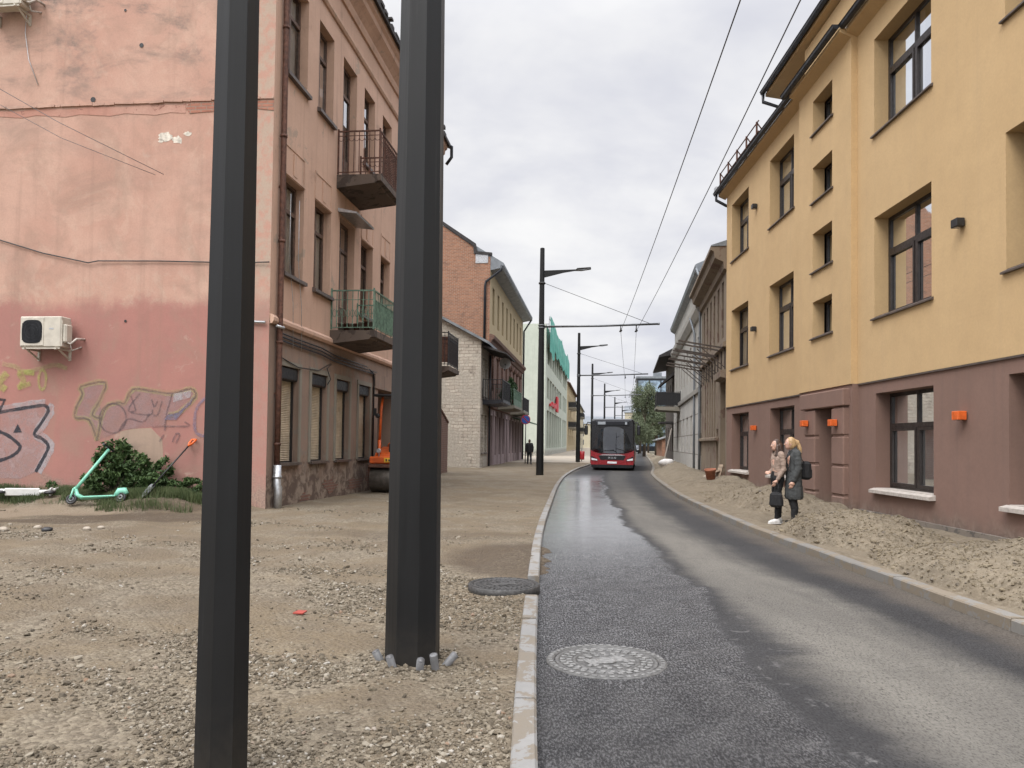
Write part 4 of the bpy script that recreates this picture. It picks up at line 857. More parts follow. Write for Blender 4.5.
# ================================================================== ground, road, kerbs
def smooth01(a, b, x):
    t = max(0., min(1., (x-a)/(b-a))); return t*t*(3-2*t)
def gable_s(X, Y):                                              # metres in front of the pink end wall, and metres along it
    dx, dy = X+5.17, Y-16.23
    return -(dx*LU[0]+dy*LU[1]), -(dx*LU[1]-dy*LU[0])
def gz(X, Y):
    z = .045+.035*fbm(X*.35, Y*.35, 3)+.018*fbm(X*1.7, Y*1.7, 5)
    tr = fbm(X*1.1+.12*Y, Y*.16, 9); z += .02*tr
    if Y < 30:                                                 # wheel ruts of the site traffic
        q = X-.16*(Y-6)+.35*sin(Y*.21)
        for q0, w_ in ((-2.2, .13), (-3.75, .13), (-2.75, .10), (-5.6, .16), (-4.1, .11)):
            if abs(q-q0) > .5: continue
            e_ = exp(-((q-q0)/w_)**2); z -= .022*e_*(.6+.4*fbm(Y*.4, q0, 2)); z += .006*e_*sin(Y*26+q*9)+.010*exp(-((abs(q-q0)-w_*1.7)/.07)**2)
    if Y < 26: z += .008*fbm(X*7, Y*7, 2, 4)
    s, t = gable_s(X, Y)
    if t > -.3 and s > -2: z += .24*smooth01(1.5, .25, s+.25*fbm(X*.9, 0, 4))*smooth01(-.1, 1.0, t)
    z += .13*exp(-(((t-1.9)/1.1)**2+((s-.9)/.45)**2)); z -= .05*exp(-(((X+.15)/.6)**2+((Y-7.45)/.5)**2))
    e = KL(Y)-.13-X
    return z*smooth01(-.05, .8, e)+.05*(1-smooth01(-.05, .8, e))
def dirt_mat():
    n = NT('gravelly_dirt'); p = n.wpos(); x, y, z = n.sep(p)
    a = n.noise(p, .35, 6, .6); m = n.noise(p, 2.2, 6, .65, .3); f = n.noise(p, 14, 5, .7); g = n.noise(p, 70, 3, .6)
    v = n.voro(p, 34, 'F1', 'Color'); vd = n.voro(p, 34, 'F1', 'Distance'); v2 = n.voro(p, 80, 'F1', 'Color')
    col = n.mix(n.ramp(a, .35, .65), (.158, .121, .076), (.124, .096, .064))
    col = n.mix(n.ramp(m, .4, .7, 0, .7), col, (.112, .09, .066))
    rot = n.comb(n.math('ADD', n.math('MULTIPLY', x, .45), n.math('MULTIPLY', y, .9)), n.math('SUBTRACT', n.math('MULTIPLY', y, .12), n.math('MULTIPLY', x, .22)), 0.); trk = n.noise(n.scale(rot, (1.5, .3, 1)), 1.3, 6, .66)
    col = n.mix(n.ramp(trk, .5, .68, 0, .55), col, (.215, .171, .112))
    grav = n.ramp(n.noise(p, .8, 5, .6, .5), .44, .58)
    peb = n.mix(n.ramp(n.sep(v)[0], .1, .9), (.087, .075, .058), (.28, .245, .185))
    col = n.mix(n.math('MULTIPLY', grav, .6), col, peb)
    col = n.mix(.22, col, n.mix(n.ramp(n.sep(v2)[0], .2, .9), (.079, .063, .045), (.27, .23, .168)))
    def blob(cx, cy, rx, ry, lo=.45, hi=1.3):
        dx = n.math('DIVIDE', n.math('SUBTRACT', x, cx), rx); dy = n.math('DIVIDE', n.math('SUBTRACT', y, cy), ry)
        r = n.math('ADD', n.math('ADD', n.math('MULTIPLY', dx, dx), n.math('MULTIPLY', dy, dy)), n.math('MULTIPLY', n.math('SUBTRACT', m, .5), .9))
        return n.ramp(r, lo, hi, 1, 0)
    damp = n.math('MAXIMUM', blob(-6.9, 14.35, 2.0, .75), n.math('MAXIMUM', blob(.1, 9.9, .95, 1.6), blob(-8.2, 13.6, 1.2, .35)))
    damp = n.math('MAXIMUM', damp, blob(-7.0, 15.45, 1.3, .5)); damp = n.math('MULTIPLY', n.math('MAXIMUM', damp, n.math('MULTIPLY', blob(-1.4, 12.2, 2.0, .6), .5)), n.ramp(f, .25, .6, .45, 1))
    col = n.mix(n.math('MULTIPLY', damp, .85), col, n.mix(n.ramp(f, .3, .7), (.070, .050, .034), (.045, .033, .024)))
    pale = blob(-9.6, 15.0, 2.2, .7)
    col = n.mix(n.math('MULTIPLY', pale, .8), col, (.235, .187, .135))
    col = n.mix(n.ramp(f, .35, .7, 0, .35), col, (.15, .12, .09))
    n.set(col, .95, spec=.2)
    h = n.math('ADD', n.math('MULTIPLY', f, .8), n.math('ADD', n.math('MULTIPLY', g, .3), n.math('MULTIPLY', vd, -.8)))
    n.bump(h, .75, .03); return n.m
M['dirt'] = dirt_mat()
def rowgrid(name, y0, y1, step, xl, xr, nc, zf, mat, kmin=.02, uv=False):
    ys = [y0]
    while ys[-1] < y1: ys.append(ys[-1]+max(kmin, step*abs(ys[-1])))
    vs, uvs = [], []
    for y in ys:
        a, b = xl(y), xr(y)
        for i in range(nc+1):
            u = i/nc; x = a+(b-a)*u; vs.append((x, y, zf(x, y, u))); uvs.append((u, y))
    n = nc+1; k = len(ys)
    fs = [(r*n+i, r*n+i+1, (r+1)*n+i+1, (r+1)*n+i) for r in range(k-1) for i in range(nc)]
    o = pydata(name, vs, fs, mat, True)
    if uv:
        l = o.data.uv_layers.new(name='UVMap'); li = np.empty(len(o.data.loops), np.int32); o.data.loops.foreach_get('vertex_index', li)
        l.data.foreach_set('uv', np.asarray(uvs, np.float32)[li].ravel())
    return o
def far_ground():
    n = NT('distant_ground'); p = n.wpos(); n.set(n.mix(n.ramp(n.noise(p, .05, 5), .4, .6), (.20, .17, .125), (.16, .15, .10)), .95); return n.m
g = MB(); g.quad((-900, -300, -.45), (900, -300, -.45), (900, 1600, -.45), (-900, 1600, -.45)); tag(g.build('ground', far_ground()), kind='structure')
XLF = lambda y: -13-.25*max(0, y-20)
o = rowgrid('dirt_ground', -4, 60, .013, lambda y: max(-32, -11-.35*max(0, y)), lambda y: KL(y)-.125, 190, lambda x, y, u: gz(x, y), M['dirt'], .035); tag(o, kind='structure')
def pave_mat():
    n = NT('dusty_concrete_pavers'); p = n.wpos(); b = n.n('ShaderNodeTexBrick'); n.link(p, b.inputs['Vector']); b.inputs['Scale'].default_value = 1
    b.inputs['Brick Width'].default_value = .8; b.inputs['Row Height'].default_value = .4; b.inputs['Mortar Size'].default_value = .012
    n.put(b.inputs['Color1'], (.30, .27, .225)); n.put(b.inputs['Color2'], (.27, .24, .2)); n.put(b.inputs['Mortar'], (.18, .15, .12))
    n.set(n.mix(n.ramp(n.noise(p, .6, 5), .35, .65, 0, .8), b.outputs['Color'], (.31, .25, .18)), .9); return n.m
o = rowgrid('pavement', 59.5, 290, .03, lambda y: KL(y)-22, lambda y: KL(y)-.125, 8, lambda x, y, u: .055, pave_mat(), 1); tag(o, kind='structure')
def asphalt():
    n = NT('patchy_wet_asphalt'); p = n.wpos(); x, y, z = n.sep(p)
    uvn = n.n('ShaderNodeUVMap'); u, v, _ = n.sep(uvn.outputs[0])
    agg = n.voro(p, 85, 'F1', 'Color'); aggd = n.voro(p, 85, 'F1', 'Distance'); agg2 = n.noise(p, 45, 4, .7); fine = n.noise(p, 160, 2, .6)
    big = n.noise(p, .45, 5, .6); str_ = n.noise(n.scale(p, (1.1, .28, 1)), 1.1, 7, .66, .4); cross = n.noise(n.scale(p, (.22, 1.5, 1)), 1.0, 8, .68)
    wob = n.math('ADD', n.math('MULTIPLY', n.math('SUBTRACT', str_, .5), .17), n.math('MULTIPLY', n.math('SUBTRACT', cross, .5), .16))
    # wet lane on the left, a dusty tongue in the middle, clean new asphalt on the right
    ue = n.math('ADD', u, wob)
    wet = n.ramp(n.math('ADD', ue, n.ramp(v, 3.5, 9, .055, 0)), .41, .445, 1, 0)
    far = n.ramp(v, 30, 40, 1, 0); wet = n.math('MULTIPLY', wet, far)
    dust = n.math('MULTIPLY', n.ramp(ue, .43, .53), n.ramp(n.math('SUBTRACT', n.math('ADD', u, n.math('MULTIPLY', wob, .7)), n.ramp(v, 4, 13, .07, 0)), .62, .76, 1, 0))
    nearfade = n.ramp(n.math('ADD', v, n.math('MULTIPLY', n.math('SUBTRACT', big, .5), 3)), 3.0, 4.5, .8, 1); dust = n.math('MULTIPLY', dust, n.math('MULTIPLY', n.ramp(v, 16, 30, 1, .35), nearfade))
    base = n.mix(n.ramp(big, .35, .65), (.036, .0353, .036), (.026, .0257, .0265))
    base = n.mix(n.math('MULTIPLY', dust, n.ramp(agg2, .3, .62, .65, .95)), base, n.mix(n.ramp(str_, .35, .65), (.178, .166, .143), (.128, .119, .104)))
    base = n.mix(n.ramp(cross, .52, .72, 0, .3), base, (.05, .047, .043))
    edge = n.math('MAXIMUM', n.ramp(ue, .0, .08, .5, 0), n.ramp(ue, .84, .97, 0, .6)); base = n.mix(edge, base, (.12, .10, .078))
    base = n.mix(wet, base, n.mix(n.ramp(n.noise(p, 3.2, 5, .7), .35, .65), (.016, .016, .0175), (.040, .0395, .040)))
    spk = n.noise(n.scale(p, (1, .36, 1)), 82, 6, .82, .2); sp2 = n.noise(n.scale(p, (1, .5, 1)), 6, 5, .7)
    light = n.math('MULTIPLY', n.ramp(spk, .50, .585), n.math('ADD', n.math('MULTIPLY', wet, .8), .14)); light = n.math('MULTIPLY', light, n.math('MULTIPLY', n.ramp(sp2, .3, .6, .45, 1), n.ramp(v, 3.6, 6.5, .5, 1)))
    base = n.mix(light, base, (.20, .20, .205))
    base = n.mix(n.math('MULTIPLY', n.ramp(spk, .50, .36), .8), base, (.006, .006, .0065))
    chalk = n.math('MULTIPLY', n.ramp(n.noise(p, 5.5, 6, .75, .6), .56, .70), n.math('MULTIPLY', n.ramp(ue, .24, .36), n.ramp(ue, .40, .50, 1, 0)))
    base = n.mix(n.math('MULTIPLY', chalk, .8), base, (.17, .165, .16))
    pud = n.math('MAXIMUM', n.ramp(v, 9, 17), n.ramp(spk, .44, .58)); rough = n.math('ADD', n.math('MULTIPLY', n.math('MULTIPLY', wet, pud), n.math('ADD', n.ramp(n.noise(p, 1.3, 6, .7), .35, .65, -.52, -.36), n.ramp(v, 8, 15, 0, -.17))), n.math('ADD', .80, n.math('MULTIPLY', n.math('SUBTRACT', agg2, .5), .2)))
    n.set(base, rough); n.put(n.b.inputs['Specular IOR Level'], n.math('ADD', .22, n.math('MULTIPLY', wet, n.ramp(v, 8, 17, .15, 1.1))))
    n.put(n.b.inputs['Coat Weight'], n.math('MULTIPLY', wet, n.ramp(v, 8, 15, 0, .9))); n.b.inputs['Coat Roughness'].default_value = .20; n.b.inputs['Coat IOR'].default_value = 1.6
    bp = n.bump(n.math('ADD', n.math('MULTIPLY', spk, 1.0), n.math('ADD', n.math('MULTIPLY', aggd, -.5), n.math('MULTIPLY', fine, .15))), .6, .010)
    n.put(bp.inputs['Strength'], n.math('MULTIPLY', n.ramp(wet, 0, 1, .55, .8), n.ramp(v, 6, 14, 1, .12))); return n.m
o = rowgrid('road', -6, 290, .03, lambda y: KL(y)-.06, lambda y: KR(y)+.06, 16, lambda x, y, u: .006*fbm(x*.7, y*.7), asphalt(), .25, True); tag(o, kind='structure')
M['kerbd'] = plaster('dusty_kerb_concrete', (.20, .19, .172), (.165, .157, .142), (.19, .157, .115), .48, 2.2, stain=(.12, .10, .08), stain_amt=.4, streak=.0, bump=.35, bsc=90)
M['kerb'] = plaster('kerb_concrete', (.235, .23, .22), (.20, .197, .188), (.165, .14, .108), .50, 3.2, stain=(.10, .08, .06), stain_amt=.6, streak=.0, bump=.35, bsc=90)
def kerb(name, K_, side, ztop, w, y0, y1, skip=()):
    g = MB(); y = y0
    while y < y1:
        L = 1.0 if y < 70 else 3.0
        if not any(a < y+L/2 < b for a, b in skip):
            n_ = 3; za = [ztop+.004*sin(y*3.1), ztop+.004*sin(y*5.3+1)]
            A = [(K_(y+.004+(L-.008)*i/n_), y+.004+(L-.008)*i/n_) for i in range(n_+1)]
            vs = []
            for i, (x, yy) in enumerate(A):
                zt = za[0]+(za[1]-za[0])*i/n_
                for dx, zz in ((0, -.1), (0, zt-.014), (.014, zt), (w-.008, zt), (w, zt-.008), (w, -.1)): vs.append((x+side*dx, yy, zz))
            k = 6; g.add(vs, [(i*k+j, i*k+j+1, (i+1)*k+j+1, (i+1)*k+j) for i in range(n_) for j in range(k-1)]+[list(range(k))[::-1], [n_*k+j for j in range(k)]])
        y += L
    return tag(g.build(name, M['kerb'] if side < 0 else M['kerbd']), kind='structure')
kerb('kerb', KL, -1, .075, .125, -5.6, 280, ((7.2, 8.3),)); kerb('kerb', KR, 1, .105, .15, -5.5, 280)
# dirt washed over the left kerb
def spill(x, y, u):
    c = .5+.5*cos(pi*min(1, abs((y-10.1)/1.75))); e = sin(pi*min(1, max(0, u)))**.6
    return -.02+(.115+.03*fbm(x*3, y*3, 7))*c**.6*e
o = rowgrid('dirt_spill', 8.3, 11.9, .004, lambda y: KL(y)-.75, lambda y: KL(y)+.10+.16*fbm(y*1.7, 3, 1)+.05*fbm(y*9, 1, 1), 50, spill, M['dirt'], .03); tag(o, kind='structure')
# right verge
def soil_mat(name='sandy_soil', c1=(.222, .184, .133), c2=(.180, .150, .110)):
    n = NT(name); p = n.wpos(); a = n.noise(p, .9, 6, .65); f = n.noise(p, 12, 6, .72); g_ = n.noise(p, 60, 3, .6); v = n.voro(p, 26, 'F1', 'Color')
    col = n.mix(n.ramp(a, .35, .65), c1, c2); col = n.mix(n.ramp(f, .35, .7, 0, .55), col, sub(c2, .6)); col = n.mix(n.ramp(n.island(), .90, .93, 0, .6), n.mix(n.ramp(n.sep(v)[0], .5, 1, 0, .35), col, (.27, .235, .18)), (.16, .145, .13)); col = n.mix(n.ramp(n.noise(p, 1.7, 6, .7, .6), .52, .66, 0, .55), col, (.105, .083, .058))
    n.set(col, .97, spec=.15); n.bump(n.math('ADD', f, n.math('MULTIPLY', g_, .35)), .8, .035); return n.m
M['soil'] = soil_mat()
def facX(y): return 7.56+.0217*(y-11.37) if y < 29.5 else 7.99+.148*(y-29.45)
def bank(x, y, u):
    z = .085+.02*fbm(x*2, y*2)+.012*fbm(x*8, y*8)-.10*exp(-((x-5.4)/.8)**2-((y-15.2)/1.3)**2)
    w = smooth01(24, 32, y)*(1-smooth01(75, 100, y))
    z += w*(.30*smooth01(.05, .45, u)*(1-.55*smooth01(.55, 1, u)))*(1+.5*fbm(x*.8, y*.5, 4))+.05*w*fbm(x*3, y*3, 1)
    z += .12*smooth01(.8, 1, u)*(1-smooth01(16, 20, y))*max(0, fbm(x*2, y*1.5, 8))
    return z if u < .985 or y > 20 else z-.02
o = rowgrid('soil_bank', -5, 150, .010, lambda y: KR(y)+.13, lambda y: facX(y)+.5, 60, bank, M['soil'], .05); tag(o, kind='structure')
M['clod'] = soil_mat('dry_soil_clods', (.227, .188, .129), (.182, .148, .103))
def heap(cx, cy, rx, ry, h, label, seed, n_clod, rot=0., xmax=None):
    r = empty('soil_heap', (cx, cy, 0), 0, label, 'soil heap', 'heaps of dug soil along the right kerb')
    N = 110; vs = []; P_ = {}
    def hh(u, v):
        q = hypot(u, v)*(1+.28*fbm(u*1.3, v*1.3, seed)); b = max(0, 1-q)
        z = h*(1-(1-b)**1.7)*(1+.35*fbm(u*1.6, v*1.6, seed+3)) if b > 0 else 0
        z += (.026*fbm(u*rx*2.0, v*ry*2.0, seed+5)+.010*abs(fbm(u*rx*10, v*ry*10, seed+6)))*smooth01(0, .25, b)
        return z+.07 if b > 0 else .02
    for j in range(N+1):
        for i in range(N+1):
            u, v = -1.15+2.3*i/N, -1.15+2.3*j/N
            X, Y = u*rx*cos(rot)-v*ry*sin(rot), u*rx*sin(rot)+v*ry*cos(rot)
            z = hh(u, v); lim = KR(cy+Y)+.10
            e = smooth01(-.02, .35, cx+X-lim); z = z*e if e > 0 else -.03
            vs.append((X, Y, z))
    n = N+1
    fs = [(j*n+i, j*n+i+1, (j+1)*n+i+1, (j+1)*n+i) for j in range(N) for i in range(N)]
    pydata('mound', vs, fs, M['soil'], True, r)
    A = np.asarray(vs); ok = A[:, 2] > .09; idx = RNG.choice(np.nonzero(ok)[0], n_clod)
    pos = A[idx]+RNG.normal(0, .02, (n_clod, 3))*(1, 1, .1)
    c = scatter('clods', ICO_V, ICO_F, pos, np.clip(RNG.lognormal(-5.0, .62, n_clod), .003, .055), M['clod'], (1, .85, .7), .2, parent=r); c['kind'] = 'stuff'
    return r
heap(5.95, 8.3, 1.75, 2.35, .44, 'largest heap of sandy soil, nearest the camera below the brown wall', 3, 15000)
heap(5.55, 12.3, 1.2, 1.8, .42, 'pointed soil heap in front of the woman in the grey coat', 11, 9000)
heap(6.45, 19.6, 1.3, 3.4, .42, 'long low soil heap along the far ground floor windows', 23, 5000)
heap(6.75, 16.6, .75, 1.1, .26, 'small soil heap by the wall behind the two women', 31, 800)
heap(7.6, 27.0, 1.5, 3.2, .38, 'soil heap past the far corner of the yellow building', 43, 1200)
# gravel: real stones, thick where the dirt is washed out
def gravel():
    N = 220000; y = 3.0*np.exp(RNG.uniform(0, 1, N)*np.log(19/3.0)); x = RNG.uniform(-1, 1, N)
    lo = np.maximum(-13, -.75*y-.6); hi = np.array([KL(q)-.14 for q in y]); X = lo+(hi-lo)*(x+1)/2
    keep = []; sz = []
    for i in range(N):
        a_ = X[i]*.45+y[i]*.9; b_ = y[i]*.12-X[i]*.22; m = .8*noise.noise(Vector((a_*.75, b_*1.1, 3)))+.6*noise.noise(Vector((a_*1.9, b_*3.5, 8)))+.25*noise.noise(Vector((X[i]*3, y[i]*3, 5)))
        g_ = exp(-((y[i]-6.0)/3.0)**2)*exp(-((X[i]+1.2)/2.4)**2)
        s, t = gable_s(X[i], y[i]); g_ -= .10*max(0, y[i]-8.5)
        if t > 0 and s < 1.0: continue
        if ((X[i]-.1)/1.0)**2+((y[i]-9.9)/1.7)**2 < 1: g_ -= 1.5
        if ((X[i]+7.2)/2.4)**2+((y[i]-14.4)/.9)**2 < 1: g_ -= .6
        pr = 1/(1+exp(-(m*10+g_*3.6-3.2)))
        if RNG.random() < pr*.85: keep.append(i)
    keep = np.array(keep); X, y = X[keep], y[keep]
    ra, rr_ = RNG.uniform(0, 2*pi, 520), RNG.uniform(.17, .40, 520); X = np.concatenate([X, -.65+rr_*np.cos(ra)]); y = np.concatenate([y, 5.22+rr_*np.sin(ra)])   # stones heaped back round the pole foot
    s = np.clip(RNG.lognormal(-4.95, .5, len(X)), .003, .026)*np.clip(.85+.04*y, .9, 1.5)
    Z = np.array([gz(a, b) for a, b in zip(X, y)])+s*.22
    n = NT('mixed_gravel'); r = n.island()
    c = n.n('ShaderNodeValToRGB'); n.link(r, c.inputs[0]); e = c.color_ramp.elements
    for i, (p_, q) in enumerate(((0, (.045, .038, .029)), (.25, (.096, .080, .057)), (.55, (.143, .120, .088)), (.8, (.19, .164, .124)), (.94, (.265, .238, .192)), (.985, (.36, .34, .305)), (1, (.2, .125, .08)))):
        el = e[i] if i < 2 else e.new(p_); el.position = p_; el.color = (*q, 1)
    n.set(n.mix(n.ramp(n.noise(n.wpos(), 60, 4), .3, .7, 0, .35), c.outputs[0], (.18, .143, .10)), .9, spec=.25)
    print('gravel stones', len(X))
    return tag(scatter('gravel', ICO_V, ICO_F, np.stack([X, y, Z], 1), s, n.m, (1, .78, .52), .13), kind='stuff')
_bm = bmesh.new(); bmesh.ops.create_icosphere(_bm, subdivisions=1, radius=1.); _bm.free()
gravel()
# a few larger stones at the left edge
M['stonegrey'] = flat('dusty_stone', (.30, .26, .21), .9, var=.3, sc=14, bump=.4)
for k, (x, y, s) in enumerate(((-7.95, 12.1, .06), (-7.3, 12.15, .07), (-8.25, 12.0, .05), (-6.75, 12.3, .05), (-6.6, 12.45, .045), (-7.6, 12.4, .05))):
    g = MB(); g.ball((0, 0, 0), (s*1.3, s, s*.75), 9, 6); o = g.build('stone', M['stonegrey'] if k != 1 else M['black'], None, (x, y, gz(x, y)+s*.4))
    for v in o.data.vertices: v.co *= 1+.25*noise.noise(v.co*14+Vector((k, 0, 0)))
    if k == 1: tag(o, 'single dark stone among the pale stones at the left edge', 'stone')
    else: tag(o, 'pale fist-sized stone lying in the row of stones at the left edge of the dirt', 'stone', 'pale stones at the left edge')

# ================================================================== vegetation
def leaf_mat(name, c1, c2, c3):
    n = NT(name); r = n.island(); p = n.obj()
    col = n.mix(n.ramp(r, .1, .9), c1, c2); col = n.mix(n.ramp(n.noise(p, 1.6, 3), .45, .65, 0, .7), col, c3)
    n.set(col, .6, spec=.3); n.put(n.b.inputs['Transmission Weight'], 0.); 
    return n.m
M['leaf'] = leaf_mat('shrub_leaves', (.036, .07, .021), (.07, .115, .036), (.026, .05, .017))
M['leaf_far'] = leaf_mat('tree_leaves', (.10, .125, .07), (.15, .175, .105), (.075, .095, .055))
M['leaf_pot'] = leaf_mat('conifer_leaves', (.035, .07, .028), (.05, .10, .035), (.025, .05, .02))
M['grass'] = leaf_mat('grass_blades', (.05, .075, .025), (.085, .10, .042), (.04, .06, .02))
M['bark'] = flat('bark', (.10, .075, .055), .9, var=.3, sc=9, bump=.4)
def leaves(name, blobs, n, size, mat, parent, droop=0., aspect=.5):
    """leaf-sized folded faces gathered in many small clumps through the crown"""
    W = np.array([b_[1][0]*b_[1][1]*b_[1][2] for b_ in blobs]); W = W/W.sum(); P_ = []
    for (c, r), w in zip(blobs, W):
        k = int(n*w)+8; m_ = max(3, k//45)
        d = RNG.normal(0, 1, (m_, 3)); d /= np.linalg.norm(d, axis=1)[:, None]; cc = d*(RNG.uniform(.25, 1, (m_, 1))**.45)*r+c
        pick = RNG.integers(0, m_, k); P_.append(cc[pick]+RNG.normal(0, .17, (k, 3))*np.asarray(r)*(1, 1, 1+droop))
    P_ = np.concatenate(P_); k = len(P_)
    a = RNG.normal(0, 1, (k, 3)); a[:, 2] -= droop*1.2; a /= np.linalg.norm(a, axis=1)[:, None]; b_ = np.cross(a, RNG.normal(0, 1, (k, 3))); b_ /= np.linalg.norm(b_, axis=1)[:, None]; c = np.cross(a, b_)
    s = size*RNG.uniform(.6, 1.35, (k, 1)); v = np.stack([P_-a*s, P_+b_*s*aspect+c*s*.15, P_+a*s, P_-b_*s*aspect+c*s*.15], 1).reshape(-1, 3)
    return pydata(name, v, np.arange(k*4).reshape(-1, 4), mat, False, parent)
def gable_pt(t, s, z): return Vector((-5.17-LU[1]*t-LU[0]*s, 16.23+LU[0]*t-LU[1]*s, z))
def shrub(t, s, r, h, n, label, size=.045):
    p = gable_pt(t, s, 0); p.z = gz(p.x, p.y)-.02; e = empty('shrub', p, 0, label, 'shrub')
    bl = [(np.array((random.uniform(-r, r)*.6, random.uniform(-.25, .25)*r, random.uniform(.25, .85)*h)), (r*random.uniform(.3, .5), r*.4, h*random.uniform(.16, .28))) for _ in range(9)]
    leaves('foliage', bl, n, size, M['leaf'], e)
    g = MB()
    for b_ in bl: g.tube([(0, 0, -.05), tuple(b_[0]*.5+np.array((0, 0, .02))), tuple(b_[0])], [.012, .009, .004], 5)
    g.build('stem', M['bark'], e)
shrub(3.22, .34, .58, 1.15, 5200, 'dense leafy shrub behind the mint scooter at the pink wall')
shrub(2.30, .36, .50, .85, 3200, 'leafy shrub between the mint scooter and the shovel')
shrub(1.45, .38, .45, .45, 1500, 'low weeds growing at the foot of the wall right of the shovel', .035)
shrub(4.75, .10, .16, .3, 180, 'little weed sprouting at the wall under the black graffiti', .04)
# grass strip in front of the wall
def grass():
    N = 60000; t = RNG.uniform(.9, 9.5, N); s = np.abs(RNG.normal(.5, .45, N)); V = []
    for i in range(N):
        if noise.noise(Vector((t[i]*1.3, s[i]*2.5, 1)))+.35 < RNG.random()*.6: continue
        if s[i] > (1.45 if t[i] < 2.9 else 1.05)+.2*noise.noise(Vector((t[i], 0, 0))): continue
        p = gable_pt(t[i], s[i], 0); z = gz(p.x, p.y); h = RNG.uniform(.04, .14)*(1.5 if s[i] < .3 or t[i] < 3 else 1); a = RNG.uniform(0, 2*pi); l = RNG.normal(0, .03, 2); w = .006
        V += [(p.x-w*cos(a), p.y-w*sin(a), z-.01), (p.x+w*cos(a), p.y+w*sin(a), z-.01), (p.x+l[0]+.002, p.y+l[1], z+h), (p.x+l[0]-.002, p.y+l[1], z+h)]
    return tag(pydata('grass', V, np.arange(len(V)).reshape(-1, 4), M['grass']), kind='stuff')
grass()
def tree(x, y, h, r, n, size, label, droop=.6, seed=1):
    random.seed(seed); e = empty('tree', (x, y, 0), 0, label, 'tree'); bl = []; g = MB(); g.tube([(0, 0, -.3), (.1, 0, h*.3), (-.05, .05, h*.65)], [r*.07, r*.05, r*.02], 8)
    for i in range(17):
        a = random.uniform(0, 2*pi); q = r*random.uniform(.1, .78); z = h*random.uniform(.3, .93); q *= 1.15-.75*max(0, z/h-.45)/.55
        c = np.array((q*cos(a), q*sin(a), z)); bl.append((c, (r*random.uniform(.24, .36), r*random.uniform(.24, .36), h*random.uniform(.08, .13))))
        g.tube([(0, 0, z*.5), tuple(c*np.array((.5, .5, .85))), tuple(c)], [r*.02, r*.014, r*.006], 5)
    g.build('trunk', M['bark'], e); leaves('crown', bl, n, size, M['leaf_far'], e, droop); return e
tree(17.2, 100, 9.6, 3.1, 26000, .085, 'tall drooping grey-green tree behind the bus on the right', .8, 5)
tree(21.0, 112, 8.6, 3.4, 16000, .10, 'bushy tree half hidden behind the wooden house', .4, 9)
tree(22.5, 135, 7, 3.0, 8000, .14, 'rounded tree farther down the street, behind the bus roof', .3, 14)
tree(31, 175, 8, 4, 7000, .18, 'farthest tree at the end of the street on the right', .3, 21)
tree(38, 215, 9, 5, 8000, .2, 'broad tree closing the view at the street end', .3, 27)
# evergreens standing on the pale green balcony
for k, (t, h, lb) in enumerate(((36.4, 2.5, 'bushy dark evergreen in a pot, nearer end of the pale green balcony'), (38.6, 2.6, 'bushy dark evergreen in a pot, farther end of the pale green balcony'))):
    q = left_at(t); d = -.65; e = empty('potted_evergreen', (q[0]-LU[1]*d, q[1]+LU[0]*d, 4.06), 0, lb, 'potted plant')
    g = MB(); g.lathe([(.2, 0), (.28, .45), (.3, .45), (.25, .42)], (0, 0, 0), 12); g.build('pot', M['rust'], e)
    leaves('foliage', [(np.array((random.uniform(-.25, .25), random.uniform(-.35, .35), .6+h*.55*random.random())), (.35, .4, .35)) for _ in range(8)], 2200, .09, M['leaf_pot'], e)
    g = MB(); g.tube([(0, 0, .3), (0, 0, h*.6)], .04, 6); g.build('stem', M['bark'], e)
